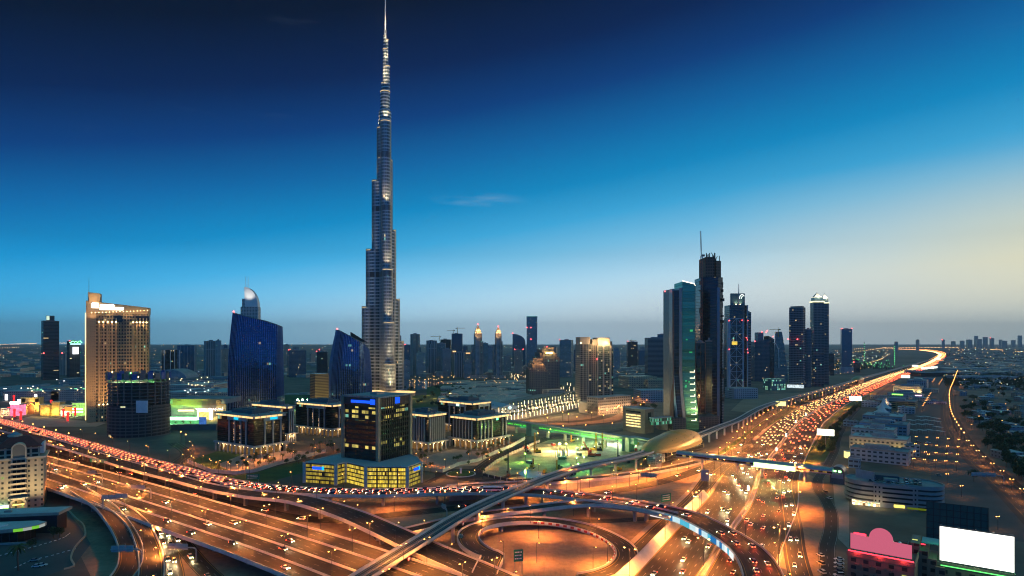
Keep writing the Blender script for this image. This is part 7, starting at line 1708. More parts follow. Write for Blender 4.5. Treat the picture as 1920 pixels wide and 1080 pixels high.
for px, py in ((1197, 905), (1205, 893), (1180, 912), (1240, 886), (1105, 915), (1062, 922), (1030, 936), (1315, 948), (1220, 896), (1150, 905), (1270, 884), (1300, 868), (1075, 968), (1010, 1010), (905, 990), (1112, 1065), (1006, 1055), (905, 1000), (1290, 900), (1340, 880)): dup(LP['gnd'], P(px, py), rnd.uniform(0, 6))
row(LP['city'], E1, -6.5, 26, 5); row(LP['city'], E3, 5, 30, 5); row(LP['city'], E2, 7, 34, 10); row(LP['city'], ESTR, 5, 45, 5)
row(LP['gnd'], E4, 10.5, 34, 10, 420); row(LP['gnd'], E4, -10.5, 46, 30, 420); row(LP['city'], E5, 6, 40, 10)
row(LP['city'], SERV, 5.0, 32, 60, 700)
for px, py in ((410, 881), (425, 884), (447, 889), (455, 880), (462, 874), (475, 868), (488, 864), (500, 861), (513, 858), (527, 853), (540, 850), (553, 846), (590, 838), (610, 834), (395, 878), (380, 872), (770, 858), (800, 875), (780, 866), (835, 878), (905, 852), (925, 846), (945, 838), (960, 830), (915, 857), (880, 868)): dup(LP['city'], P(px, py), rnd.uniform(0, 6), 'low white lamp in the forecourts of the black glass office blocks', 'forecourt lamps')
row(LP['rr'], BR, -1.0, 34, 20)
for x in range(5):
    for y in range(4): dup(LP['lot'], P(1718+x*20-y*1.5, 832+y*15+x*1.5), R(10))
for px, py in ((1776, 908), (1803, 932), (1741, 868), (1871, 994)): dup(LP['lot'], P(px, py), R(10))
for i in range(9): dup(LP['lot'], P(1730+i*2.0, 770-i*3.4), R(10)); 
for i in range(6): dup(LP['lot'], P(1748+i*1.1, 722-i*1.6), R(10)); dup(LP['lot'], P(1761+i*1.2, 726-i*2), R(10))
for px, py in ((1835, 788), (1880, 797), (1868, 810), (1823, 760), (1872, 742), (1886, 764), (1905, 780), (1890, 775), (1915, 748), (1860, 690), (1845, 680), (1800, 676), (1880, 688), (1908, 680), (1833, 724), (1850, 722), (1812, 716), (1875, 731), (1902, 735), (1822, 805)): dup(LP['vil'], P(px, py), rnd.uniform(0, 6))
for k in LP: park(LP[k])
# thousands of distant lamps across the plain, read as one mass
rr = random.Random(77); mbp = MB(); mo = MB(); mg = MB(); mhw = MB()
def far_lamp(x, y, h=9, m=None, r=None):
    m = m if m is not None else mo; r = r or max(.7, y*.00036)
    mbp.box(x, y, 0, .3, .3, h); m.ball((x, y, h), r, 5, 3)
def far_row(p0, p1, n, jit=0.0):
    a, b = P(*p0), P(*p1)
    for i in range(n): q = a.lerp(b, i/(n-1)); far_lamp(q.x+rr.uniform(-jit, jit), q.y+rr.uniform(-jit, jit)*3, 12)
far_row((0, 646.5), (68, 644), 60); far_row((105, 643.8), (128, 643.2), 20); far_row((0, 654), (35, 652.5), 9); far_row((1565, 668), (1660, 653), 26); far_row((1570, 660), (1620, 654), 12)
far_row((1690, 655), (1660, 655.5), 8); far_row((1660, 653.5), (1818, 652.5), 60); far_row((1857, 657), (1880, 658), 12); far_row((1904, 661), (1950, 663), 14); far_row((1560, 700), (1600, 690), 12); far_row((1600, 696), (1655, 676), 20)
for i in range(170):
    px = rr.uniform(0, 640); py = 644+rr.random()**1.6*56; q = P(px, py); far_lamp(q.x, q.y, 9, mo if rr.random() < .8 else mg)
for i in range(330):
    px = rr.uniform(750, 1500); py = 648+rr.random()*58; q = P(px, py); far_lamp(q.x, q.y, 7, mo if rr.random() < .8 else mg)
for i in range(120):
    px = rr.uniform(1555, 1700); py = 655+rr.random()*50; q = P(px, py)
    if px < 1600+ (720-py)*1.3: far_lamp(q.x, q.y, 7, mo if rr.random() < .5 else mg)
for i in range(130):
    px = rr.uniform(1765, 1925); py = 653+rr.random()**1.4*75; q = P(px, py); far_lamp(q.x, q.y, 7, mo if rr.random() < .7 else mg)
for i in range(85):
    px = rr.uniform(752, 990); py = rr.uniform(704, 724); q = P(px, py); far_lamp(q.x, q.y, 6, mo, .65)
t_ = bpy.data.objects.new('distant_street_lamps', None); COL.objects.link(t_); MW[t_.name] = Matrix(); t_['kind'] = 'stuff'; t_['label'] = 'countless distant orange lamps scattered across the hazy plain'; t_['category'] = 'street lamps'
for i, (x, y, z, pw) in enumerate(FAR):
    far_lamp(x, y, 12, mhw)
    if pw > 9000 and (i % 2 or y < 1000): light('far_lamp_light', 'SPOT', (x, y, z+13), SOD, pw*(1.0 if y < 1000 else 1.5), None, .5, 160, .7)
mhw.build('highway_lamps', glow('far_sodium', (1, .4, .09), 8), t_)
mbp.build('poles', M_DARK, t_); mo.build('orange_lamps', glow('far_orange', (1, .5, .16), 7), t_); mg.build('white_lamps', glow('far_white', (.8, 1, .85), 5), t_)
# green lit plant by the far highway
t_ = thing('floodlit_plant', 'cluster of green floodlit frames and masts beside the far highway', 'plant', (P(1628, 690).x, P(1628, 690).y, 0)); mb = MB(); fr_ = MB()
for i in range(70):
    x, y = rr.uniform(-70, 55), rr.uniform(-160, 160); h = rr.choice((8, 14, 22, 34)); fr_.box(x, y, 0, 3, 3, h); mb.ball((x, y-2, h+1), .9, 5, 3)
for k in range(9): mb.ball((48, -100, 20+k*9), 1.2, 5, 3); mb.ball((18, 60, 20+k*10), 1.2, 5, 3)
fr_.box(48, -99, 0, 1.5, 1.5, 100).box(18, 61, 0, 1.5, 1.5, 110); fr_.build('frames', M_DARK, t_); mb.build('green_lamps', glow('plant_green', (.15, 1, .3), 4), t_)

# floodlit construction plot
rig_l = ('black piling rig near the roundabout side of the floodlit plot', 'orange piling rig mast near the left of the floodlit plot', 'black piling rig at the lower left corner of the floodlit plot', 'orange mast rig at the middle back of the floodlit plot', 'tall yellow piling rig at the right back of the floodlit plot', 'thin yellow mast right of the red crane', 'black rig at the right edge by the railway', 'short orange casing rig at the front left of the plot', 'short orange casing rig at the front middle of the plot')
for i, (px, py, yt, m) in enumerate(((988, 853, 814, M_DARK), (1005, 849, 811, M_ORANGE), (953, 893, 845, M_DARK), (1072, 829, 806, M_ORANGE), (1127, 846, 811, M_YELLOW), (1115, 846, 812, M_YELLOW), (1159, 863, 823, M_DARK), (999, 877, 860, M_ORANGE), (1046, 881, 862, M_ORANGE))):
    q = P(px, py); t_ = thing('piling_rig', rig_l[i], 'piling rig', (q.x, q.y, 0), rnd.uniform(0, 6)); h = (py-yt)/FP*q.y
    MB().box(2, 0, 1.0, 5, 2.8, 2.0).build('body', M_YELLOW if i % 2 else M_DARK, t_)
    MB().box(2, -1.7, 0, 5.4, .8, 1.1).box(2, 1.7, 0, 5.4, .8, 1.1).build('tracks', M_DARK, t_); MB().box(.6, -.9, 3, 1.6, 1.2, 1.5).build('cab', M_BLACK, t_)
    lattice(MB(), (-1.4, 0, .5), (-1.4, 0, h), .45, 10, .16).build('mast', m, t_); MB().tube((1.5, 0, 3), (-1.2, 0, h*.6), .22, 5).build('stay', m, t_)
    MB().tube((-2.1, 0, .2), (-2.1, 0, h*.8), .28, 6).build('drill_rod', m, t_)
q = P(1110, 856); t_ = thing('crawler_crane', 'red crawler crane with a short lattice boom in the floodlit plot', 'crane', (q.x, q.y, 0), R(150))
MB().box(0, 0, 1.2, 6.5, 3.6, 2.2).build('body', M_RED, t_); MB().box(0, -2, 0, 7, 1, 1.3).box(0, 2, 0, 7, 1, 1.3).build('tracks', M_DARK, t_); lattice(MB(), (2, 0, 2.5), (9, 0, 14), .5, 8, .16).build('boom', M_RED, t_); MB().box(2.4, -1.3, 2, 1.8, 1.3, 2).build('cab', M_BLACK, t_)
fl = ((1029, 822, (1, .72, .25), 'warm'), (1049, 846, (1, .8, .28), 'largest, dazzling'), (1062, 846, (1, .75, .25), 'amber'), (1083, 836, (.4, 1, .12), 'green back'), (985, 866, (.35, 1, .08), 'green left'), (1081, 874, (.2, 1, .25), 'green front'), (1095, 873, (.25, 1, .3), 'green front right'), (1116, 829, (.3, 1, .4), 'green far'), (1150, 833, (.85, 1, .9), 'white'), (1166, 836, (.2, 1, .3), 'green right'), (1084, 886, (.3, 1, .2), 'green nearest the railway'), (1192, 850, (.5, 1, .2), 'lime right edge'))
for i, (px, py, c, nm) in enumerate(fl):
    q = P(px, py); t_ = thing('floodlight', 'glaring floodlight on a mast in the building plot, '+nm+' one', 'floodlight', (q.x, q.y, 0)); h = 7.5
    MB().tube((0, 0, 0), (0, 0, h), .14, 5).box(0, .3, h-.4, 1.8, .25, 1.0).build('mast', M_DARK, t_); MB().ball((0, -.3, h), .5 if i != 1 else 1.0, 8, 6).build('lamp', glow('flood_'+str(i), c, 22), t_)
    light('flood', 'POINT', (0, -.9, h+1.5), c, 150000 if i == 1 else (64000 if i in (0, 2, 8) else (3000 if i == 11 else 13000)), t_, .5)
rr = random.Random(91)
for i in range(12):
    q = P(rr.uniform(975, 1180), rr.uniform(832, 886)); mb = MB(); r_ = rr.uniform(4, 10); h = rr.uniform(1.0, 2.8); n = 12
    rad = [r_*rr.uniform(.7, 1.2) for _ in range(n)]
    for k in range(n):
        j = (k+1) % n; f = lambda k, s: (rad[k]*s*math.cos(2*math.pi*k/n), rad[k]*s*.8*math.sin(2*math.pi*k/n), h*(1-s)**.7*1.0)
        mb.face([f(k, 1), f(j, 1), f(j, .5), f(k, .5)]); mb.face([f(k, .5), f(j, .5), (0, 0, h)])
    o = mb.build('dirt_mound', M_SITE); o.location = (q.x, q.y, .02); tag(o, 'bare heap of excavated earth on the floodlit plot', 'mound', 'earth heaps on the plot')
for i in range(26):
    q = P(rr.uniform(960, 1200), rr.uniform(826, 892)); m = rr.choice((M_WHITE, M_YELLOW, M_TEALCLAD, M_DARK, M_RED, M_STEEL)); t_ = thing('site_machine', 'small machine or cabin parked on the floodlit plot', 'machine', (q.x, q.y, 0), rr.uniform(0, 3), 'machines on the plot')
    if i % 2: MB().box(0, 0, .5, 4.5, 2.2, 1.6).box(-1.4, 0, 2.1, 1.6, 1.8, 1.3).build('body', m, t_); MB().box(0, -1.1, 0, 4.6, .6, .9).box(0, 1.1, 0, 4.6, .6, .9).build('tracks', M_DARK, t_); MB().tube((2, 0, 1.8), (4, 0, 4), .25, 5).tube((4, 0, 4), (5.6, 0, 1.5), .2, 5).build('boom', m, t_)
    else: MB().box(0, 0, .2, 6, 2.4, 2.5).build('cabin', m, t_); MB().box(0, 0, 2.7, 6.3, 2.7, .2).build('roof', M_ROOF_L, t_)
q = P(1052, 858)
t_ = thing('rebar_cages', 'clump of pale steel column cages under the dazzling floodlight', 'steel cages', (q.x, q.y, 0))
for i in range(9): MB().cyl(rr.uniform(-6, 8), rr.uniform(-8, 12), 0, rr.uniform(4, 8), .5, n=8).build('cage', M_CONC_L, t_)
# wall with lit palms, long tent hall and dark excavation beyond
a, b = P(905, 800), P(1090, 766)
t_ = thing('excavation_wall', 'long concrete retaining wall below the row of lit palms', 'wall', (a.x, a.y, 0)); mb = MB(); mb.sweep([a, a.lerp(b, .5), b], [(-.6, 0), (-.6, 7), (.6, 7), (.6, 0)], True); mb.build('wall', M_CONC, t_, world=True)
struct(MB().face([(*P(905, 799).xy, 6.9), (*P(1092, 765).xy, 6.9), (*P(1092, 733).xy, 6.9), (*P(1010, 750).xy, 6.9), (*P(905, 772).xy, 6.9)]) or MB()) if False else None
mb = MB(); mb.face([(*P(905, 800).xy, 6.8), (*P(1090, 766).xy, 6.8), (*P(1110, 735).xy, 6.8), (*P(1010, 745).xy, 6.8), (*P(900, 770).xy, 6.8)]); struct(mb.build('terrace', M_PAVE))
q = P(945, 771, 6.8); t_ = thing('tent_hall', 'long blue white barrel roofed tent hall with round lit sign on its gable', 'tent hall', (q.x-8, q.y+16, 6.8), R(118)); mb = MB(); Lh, rw = 36, 15
for i in range(12):
    a0, a1 = math.pi*i/12, math.pi*(i+1)/12
    mb.face([(-Lh, rw*math.cos(a0), 4+7*math.sin(a0)), (Lh, rw*math.cos(a0), 4+7*math.sin(a0)), (Lh, rw*math.cos(a1), 4+7*math.sin(a1)), (-Lh, rw*math.cos(a1), 4+7*math.sin(a1))][::-1])
mb.face([(-Lh, rw*math.cos(math.pi*i/12), 4+7*math.sin(math.pi*i/12)) for i in range(13)]); mb.face([(Lh, rw*math.cos(math.pi*i/12), 4+7*math.sin(math.pi*i/12)) for i in range(12, -1, -1)])
mb.build('canvas', plain('tent_blue', rgb(.36, .46, .52), .7, var=.1), t_); MB().box(0, 0, 0, Lh*2, rw*2, 4).build('side_walls', M_WHITE, t_)
MB().tube((-Lh-.4, 0, 7), (-Lh-.1, 0, 7), 2.2, 16).build('round_sign', glow('round_sign', (.6, 1, .9), 3), t_)
# ---------------------------------------------------------------- trees, palms, hedges
def make_tree(label, group, h=8.0, cr=3.6, seed=0, n=420, flat=.75):
    rr = random.Random(seed); t_ = thing('tree', label, 'tree', (0, 0, -500), 0, group)
    mb = MB().tube((0, 0, 0), (.1, 0, h*.45), .24, 6, r1=.15)
    cl = []
    for i in range(7):
        a = rr.uniform(0, 6.28); r_ = cr*rr.uniform(.25, .75); c = Vector((r_*math.cos(a), r_*math.sin(a), h*rr.uniform(.5, .86))); cl.append((c, cr*rr.uniform(.34, .6)))
        mb.tube((.1, 0, h*.42), tuple(c), .1, 4, r1=.03)
    cl.append((Vector((0, 0, h*.78)), cr*.6)); mb.build('trunk', M_TRUNK, t_)
    lf = MB()
    for i in range(n):
        c, r_ = rr.choice(cl); v = Vector((rr.gauss(0, 1), rr.gauss(0, 1), rr.gauss(0, 1)*flat)).normalized()*r_*rr.uniform(.55, 1.08); p_ = c+v
        a = Vector((rr.gauss(0, 1), rr.gauss(0, 1), rr.gauss(0, .7))).normalized(); b = a.cross(Vector((rr.gauss(0, 1), rr.gauss(0, 1), rr.gauss(0, 1)))).normalized(); s = cr*rr.uniform(.09, .19)
        lf.face([p_-a*s, p_+b*s*.6, p_+a*s, p_-b*s*.6])
    lf.build('crown', M_LEAF, t_); return t_
def make_palm(label, group, h=9.0, seed=0, trunkm=None, glowing=False, fr=3.2):
    rr = random.Random(seed); t_ = thing('palm_tree', label, 'palm', (0, 0, -500), 0, group)
    MB().tube((0, 0, 0), (.2, 0, h*.5), .3, 7, r1=.24).tube((.2, 0, h*.5), (.1, 0, h), .24, 7, r1=.2).build('trunk', trunkm or M_TRUNK, t_)
    mb = MB()
    for i in range(22):
        a = rr.uniform(0, 6.28); up = rr.uniform(-.3, .9); e = Vector((math.cos(a), math.sin(a), 0)); sd = Vector((-e.y, e.x, 0)); L = fr*rr.uniform(.8, 1.1); prev = None
        for k in range(6):
            u = k/5; c = Vector((.1, 0, h))+e*L*u+Vector((0, 0, L*(up*u-.95*u*u))); w = .5*math.sin(math.pi*(.12+.88*u))*(1-u*.4)+.03
            cur = (c-sd*w-Vector((0, 0, w*.5)), c, c+sd*w-Vector((0, 0, w*.5)))
            if prev: mb.face([prev[0], prev[1], cur[1], cur[0]]); mb.face([prev[1], prev[2], cur[2], cur[1]])
            prev = cur
    mb.build('crown', M_PALM, t_); return t_
TR = [make_tree('bushy dark tree among the low houses on the right', 'trees among the houses', 8+i, 4+i*.5, i) for i in range(3)]
TG = make_tree('round tree planted around the office block forecourts', 'forecourt trees', 6.5, 3.0, 7)
TV = make_tree('dense hedge tree in the dark row along the right verge of the highway', 'verge trees', 6, 3.4, 9)
TP = make_tree('dark tree in the lamplit garden near the spire tower', 'garden trees', 8, 4.2, 12)
PM = make_palm('palm tree in the forecourts of the office blocks', 'forecourt palms', 8, 1)
LPM = make_palm('palm wrapped in bright white fairy lights along the lit promenade', 'lit promenade palms', 9, 3, glow('fairy_lights', (1, .74, .4), 5, var=.9, vscale=2.0), True, 3.0)
rr = random.Random(5)
def put(proto, px, py, s=1.0, z=0): q = P(px, py, z); dup(proto, (q.x, q.y, z), rr.uniform(0, 6.28), None, None, s*rr.uniform(.8, 1.2))
n = 0
while n < 95:
    px, py = rr.uniform(1800, 1930), 690+rr.random()**.8*215
    if px > 1786+max(0, (py-790))*.95+16: put(rr.choice(TR), px, py, rr.uniform(.7, 1.3)); n += 1
for px, py, s in ((1826, 903, 1.0), (1850, 812, 1.5), (1862, 818, 1.7), (1876, 822, 1.5), (1884, 815, 1.6), (1890, 850, 1.6), (1904, 848, 1.6), (1915, 900, 1.5), (1912, 835, 1.4), (1893, 838, 1.8), (1852, 842, 1.2), (1870, 840, 1.5), (1855, 800, 1.0), (1842, 808, 1.1)): put(TR[1], px, py, s)
hp = smoothpath([P(x, y) for x, y in ((1548, 850), (1560, 818), (1585, 785), (1622, 755), (1652, 735), (1690, 705))], 6)
for c, tt, nn, d in along(hp, 11, 0, 560):
    for o in ((-4, 4) if c.y < 750 else (0,)): dup(TV, (c.x+nn.x*o+rr.uniform(-2, 2), c.y+nn.y*o+rr.uniform(-2, 2), 0), rr.uniform(0, 6), None, None, rr.uniform(.8, 1.2))
for i in range(26): px = rr.uniform(395, 640); put(TG, px, 884-(px-395)*.16+rr.uniform(-14, 10), .8)
for i in range(22): put(TG, rr.uniform(770, 960), rr.uniform(846, 874), .7)
for i in range(36): put(TP, rr.uniform(752, 885), rr.uniform(729, 764), 1.0)
for px, py in ((1420, 777), (1432, 774), (1424, 780), (1440, 771), (1436, 778), (1446, 770), (1190, 762), (1204, 766), (1215, 770), (1225, 768)): put(TP, px, py, 1.1)
for px, py in ((880, 858), (893, 852), (905, 862), (920, 850), (935, 846), (950, 838), (795, 893), (808, 885), (905, 898), (478, 876), (503, 866), (530, 866), (460, 884), (585, 848), (600, 842), (560, 870), (620, 838), (330, 800), (343, 800), (357, 800)): put(PM, px, py)
put(PM, 34, 1070, 1.25)
for i in range(3): put(TG, (100, 112, 60)[i], (1009, 1008, 1030)[i], 1.1)
k = 0
for r_ in range(4):
    a, b = P(918, 795-r_*8, 6.8), P(1090-r_*2, 763-r_*6, 6.8)
    for i in range(27):
        q = a.lerp(b, (i+rr.uniform(-.2, .2))/26); dup(LPM, (q.x, q.y, 6.8), rr.uniform(0, 6), None, None, rr.uniform(.85, 1.1)); k += 1
        if i % 5 == 2 and r_ in (0, 2): light('palm_glow', 'POINT', (q.x, q.y-3, 10), (1, .7, .3), 15000, None, .6)
for i in range(26):
    q = P(rr.uniform(1052, 1084), rr.uniform(722, 752)); dup(LPM, (q.x, q.y, 0), rr.uniform(0, 6))
for i in range(10): q = P(rr.uniform(958, 985), rr.uniform(703, 712)); dup(LPM, (q.x, q.y, 0), rr.uniform(0, 6), 'palm wrapped in lights at the foot of the tan towers', 'lit palms by the towers')
for x in TR+[TG, TV, TP, PM, LPM]: park(x)
for i in range(9): q = P(760+i*14, 742+(i % 3)*5); light('garden_lamp', 'POINT', (q.x, q.y, 5), (1, .6, .2), 5000, None, .5)
# hedge at the lower left building
# ---------------------------------------------------------------- low houses on the right and roofs left of centre
VM = [facade('house_white', (.42, .44, .43), (.02, .03, .035), 4.2, 3.6, .34, .36, lit=.06, seed=171, rough=.4), facade('house_tan', (.36, .3, .22), (.02, .025, .03), 4.4, 3.6, .36, .38, lit=.1, seed=173, rough=.4), facade('house_grey', (.24, .27, .28), (.02, .03, .035), 5, 3.6, .4, .36, lit=.06, seed=175, rough=.4)]
VN = ('white', 'tan', 'grey'); PV = []
for i in range(6):
    t_ = thing('house', 'flat roofed %s house with %s among trees on the right' % (VN[i % 3], 'a stair tower' if i < 3 else 'a roof terrace'), 'house', (0, 0, -500), 0, 'low houses on the right'); w, dp, h = 14+i*1.4, 12+(i*3) % 7, 6.5+(i % 2)*2.6
    MB().box(0, 0, 0, w, dp, h).build('wall', VM[i % 3], t_); MB().box(0, 0, h, w+.5, dp+.5, .5).build('roof', (M_ROOF_L, M_ROOF)[i % 2], t_); MB().box(w*.2, dp*.1, h+.5, 5, 5, 2.6 if i < 3 else 1.0).build('stair_tower', VM[i % 3], t_)
    MB().box(0, -dp/2-5, 0, w+8, .3, 2).build('yard_wall', M_STONE, t_); MB().box(0, -dp/2-.8, 0, 4, 1.6, 3.2).build('porch', M_CONC_L, t_); PV.append(t_)
rr = random.Random(15); pl = []; n = 0
while n < 130:
    d_ = 470+rr.random()**1.3*3000; x = rr.uniform(.70, .88)*d_ + (60 if d_ < 700 else 0)
    px = x/d_*FP+960; py = HY+H*FP/d_
    lim = 1800+max(0, py-780)*1.0
    if px < lim or any((x-a)**2+(d_-b)**2 < 26**2 for a, b in pl): continue
    pl.append((x, d_)); dup(PV[n % 6], (x, d_, 0), rr.choice((0, R(90)))+R(-8)+rr.uniform(-.05, .05)); n += 1
for x in PV: park(x)
def lowbox(lb, px, py, w, dp, h, m, cat='building', rot=0.0, roof=M_ROOF):
    q = P(px, py); t_ = thing('low_building', lb, cat, (q.x, q.y+dp/2, 0), rot); MB().box(0, 0, 0, w, dp, h).build('wall', m, t_); MB().box(0, 0, h, w+.6, dp+.6, .6).build('roof', roof, t_); MB().box(w*.15, 0, h+.6, w*.3, dp*.3, 2.4).build('plant_room', M_ROOF, t_); return t_
lowbox('wide pale long roofed hall in the far right district', 1855, 712, 170, 60, 9, F_LOWG); lowbox('dark long shed left of the far right hall', 1762, 706, 120, 50, 12, F_DARKB); lowbox('dim wide warehouse above the far right hall', 1840, 697, 220, 80, 10, F_LOWB)
lowbox('white roofed shed in the big car park', 1752, 758, 24, 14, 5, F_WHITE); lowbox('small white cabin in the big car park', 1768, 758, 12, 10, 4, F_WHITE)
lowbox('dark green hoarded plot building with green lit wall between the blue towers', 557, 757, 52, 30, 16, plain('green_hoarding', rgb(.06, .2, .1), .7)); 
for i, (px, c) in enumerate(((558, (.5, 1, .6)), (567, (.5, 1, .6)), (577, (.5, 1, .6)), (561, (1, .8, .3)))):
    q = P(px, 768 if i < 3 else 772); t_ = thing('floodlight', 'bright floodlight behind the office blocks, '+('left green', 'middle green', 'right green', 'lower amber')[i]+' one', 'floodlight', (q.x, q.y, 0)); MB().tube((0, 0, 0), (0, 0, 16), .15, 5).build('mast', M_DARK, t_); MB().ball((0, 0, 16), 1.5, 8, 5).build('lamp', glow('yard_%d' % i, c, 30), t_); light('flood', 'POINT', (0, -1.6, 17), (.3, 1, .35) if i < 3 else c, 14000, t_, .6)
# dense low city far behind, one mass
rr = random.Random(44); mb = MB(); mr = MB()
def farblock(px, py, hmax=12):
    q = P(px, py); w = rr.uniform(14, 50)*(1+q.y/6000); h = rr.uniform(4, hmax)
    mb.box(q.x, q.y, 0, w, rr.uniform(14, 60), h, rr.uniform(-.3, .3))
for i in range(260): farblock(rr.uniform(-40, 640), 652+rr.random()**1.2*55)
for i in range(420): farblock(rr.uniform(745, 1560), 656+rr.random()*52, 16)
for i in range(420): farblock(rr.uniform(1770, 1960), 652+rr.random()*50, 10)
for i in range(60): farblock(rr.uniform(1500, 1640), 652+rr.random()*30, 10)
for i in range(120): farblock(rr.uniform(840, 985), 716+rr.random()*40, 5)
o = mb.build('distant_low_city', F_LOW); o['kind'] = 'stuff'; o['label'] = 'hazy mass of far low buildings spread over the plain'; o['category'] = 'city'
mt = MB()
for i in range(2600):
    px = rr.uniform(1770, 1960) if i % 3 else rr.uniform(1560, 1700); py = 655+rr.random()**1.2*(70 if i % 3 else 40)
    if i % 3 == 0 and px > 1595+(720-py)*1.1: continue
    q = P(px, py); s = rr.uniform(2.5, 5)
    for k in range(5): a = rr.uniform(0, 6.28); c = Vector((q.x+rr.uniform(-s, s), q.y+rr.uniform(-s, s), rr.uniform(1, 7))); mt.face([c+Vector((-s*.6, 0, -s*.3)), c+Vector((s*.5, s*.3, -s*.4)), c+Vector((s*.6, 0, s*.4)), c+Vector((-s*.3, -s*.3, s*.5))])
o = mt.build('distant_woods', M_LEAF); o['kind'] = 'stuff'; o['label'] = 'dark far mass of trees across the plain'; o['category'] = 'trees'
# ---------------------------------------------------------------- cars
def car_paint(name, c, metal=.2): m, t, out = newmat(name); b = princ(t, (*c, 1), .28, metal, .6); t.l(b.outputs[0], out.inputs[0]); return m
PAINT = [car_paint('car_white', (.75, .75, .73)), car_paint('car_silver', (.4, .41, .42), .6), car_paint('car_black', (.02, .02, .022)), car_paint('car_grey', (.14, .145, .15), .5), car_paint('car_red', (.28, .02, .015)), car_paint('car_sand', (.42, .34, .22))]
M_TYRE = plain('tyre', rgb(.02, .02, .02), .9); M_CGL = plain('car_glass', rgb(.015, .02, .025), .06, 0, .1)
def make_car(pi, detail=True, kind='saloon', lights=True):
    """nose towards +x"""
    t_ = thing('car', 'x', 'car', (0, 0, -500)); suv = kind == 'suv'; L, Wd = (4.9, 1.95) if suv else (4.6, 1.82); zt = .95 if suv else .82
    mb = MB(); st = [(-L/2, .42, zt-.12, .86), (-L/2+.25, .3, zt, .97), (-L*.2, .28, zt+.02, 1), (L*.16, .28, zt+.02, 1), (L/2-.5, .28, zt-.1, .97), (L/2, .4, zt-.28, .82)]
    R_ = [[(x, -Wd/2*k, z0), (x, -Wd/2*k, z1-.1), (x, -Wd/2*k*.9, z1), (x, Wd/2*k*.9, z1), (x, Wd/2*k, z1-.1), (x, Wd/2*k, z0)] for x, z0, z1, k in st]
    for a, b in zip(R_, R_[1:]):
        for j in range(5): mb.face([a[j], b[j], b[j+1], a[j+1]])
    mb.face(R_[0]); mb.face(list(reversed(R_[-1])))
    zr = 1.78 if suv else 1.44; rx0, rx1 = (-L*.40, L*.08) if suv else (-L*.24, L*.06); bx0, bx1 = (-L*.47, L*.22) if suv else (-L*.4, L*.2)
    c0 = [(bx0, -Wd*.44, zt), (bx1, -Wd*.44, zt), (bx1, Wd*.44, zt), (bx0, Wd*.44, zt)]; c1 = [(rx0, -Wd*.35, zr), (rx1, -Wd*.35, zr), (rx1, Wd*.35, zr), (rx0, Wd*.35, zr)]
    mb.face([(x, y, z+.02) for x, y, z in c1]); body = mb.build('body', PAINT[pi], t_)
    cb = MB()
    for i in range(4): j = (i+1) % 4; cb.face([c0[i], c0[j], c1[j], c1[i]])
    cb.build('windows', M_CGL, t_)
    if lights:
        for s in (-1, 1):
            MB().box(L/2-.05, s*Wd*.33, zt-.42, .16, .42, .2).build('headlight', G_HEAD, t_); MB().box(-L/2+.02, s*Wd*.36, zt-.34, .14, .40, .24).build('taillight', G_TAIL, t_)
    if detail:
        for x in (-L*.3, L*.31):
            for s in (-1, 1): MB().tube((x, s*Wd*.38, .33), (x, s*Wd*.5, .33), .33, 10).build('wheel', M_TYRE, t_)
    return t_
rr = random.Random(8); kinds = ['saloon', 'suv']
CARS = [make_car(p, True, kinds[i % 2]) for i, p in enumerate((0, 0, 1, 2, 3, 0, 4, 5, 1, 2))]
CARD = [make_car(p, True, kinds[i % 2], False) for i, p in enumerate((0, 0, 1, 3, 2, 5))]
beam = bpy.data.lights.new('headlight_beam', 'SPOT'); beam.energy = 6500; beam.color = (1, .78, .4); beam.spot_size = R(38); beam.spot_blend = 1; beam.shadow_soft_size = .2
glowr = bpy.data.lights.new('taillight_glow', 'SPOT'); glowr.energy = 1500; glowr.color = (1, .06, .02); glowr.spot_size = R(80); glowr.spot_blend = 1; glowr.shadow_soft_size = .2
def car(pos, head, label, group, lit=True, s=1.0, bm=False, rg=False):
    p_ = rr.choice(CARS if lit else CARD); r = dup(p_, pos, math.atan2(head.y, head.x), label, group)
    if bm: b = bpy.data.objects.new('headlight_beam', beam); COL.objects.link(b); b.parent = r; b.location = (2.5, 0, .8); b.rotation_euler = (0, R(-80), 0); b.rotation_euler = Vector((1, 0, -.13)).to_track_quat('-Z', 'Y').to_euler()
    if rg: b = bpy.data.objects.new('taillight_glow', glowr); COL.objects.link(b); b.parent = r; b.location = (-2.6, 0, .75); b.rotation_euler = Vector((-1, 0, -.2)).to_track_quat('-Z', 'Y').to_euler()
    return r
def stream(path, offsl, gap, jit, sgn, label, group, start=0, end=None, ymax=1e9, ymin=240, dz=.06, skipp=0.0, bm=False, rg=False):
    n = 0
    for o in offsl:
        d0 = start+rr.uniform(0, gap)
        for c, tt, nn, d in along(path, gap, d0, end):
            if not ymin < c.y < ymax or rr.random() < skipp: continue
            k = rr.uniform(-jit, jit); car((c.x+nn.x*(o+rr.uniform(-.25, .25))+tt.x*k, c.y+nn.y*(o+rr.uniform(-.25, .25))+tt.y*k, c.z+dz), tt*sgn, label, group, bm=bm, rg=rg); n += 1
    return n
bd, hl, tl = MB(), MB(), MB()
def far_car(x, y, z, tt, heading, f=1.0):
    a = math.atan2(tt.y, tt.x); bd.box(x, y, z+.25, 4.6, 1.8, .75, a); bd.box(x-tt.x*.2, y-tt.y*.2, z+1.0, 2.3, 1.6, .5, a)
    k = 2.36*heading
    away = heading > 0 if f > 1 or z < 1 else None
    if away is not True: hl.box(x+tt.x*k, y+tt.y*k, z+.5, .2, 1.7*min(f, 1.6), .28*min(f, 4), a)
    if away is not False: tl.box(x-tt.x*k, y-tt.y*k, z+.5, .2, 1.7*min(f, 1.6), .28*min(f, 4), a)
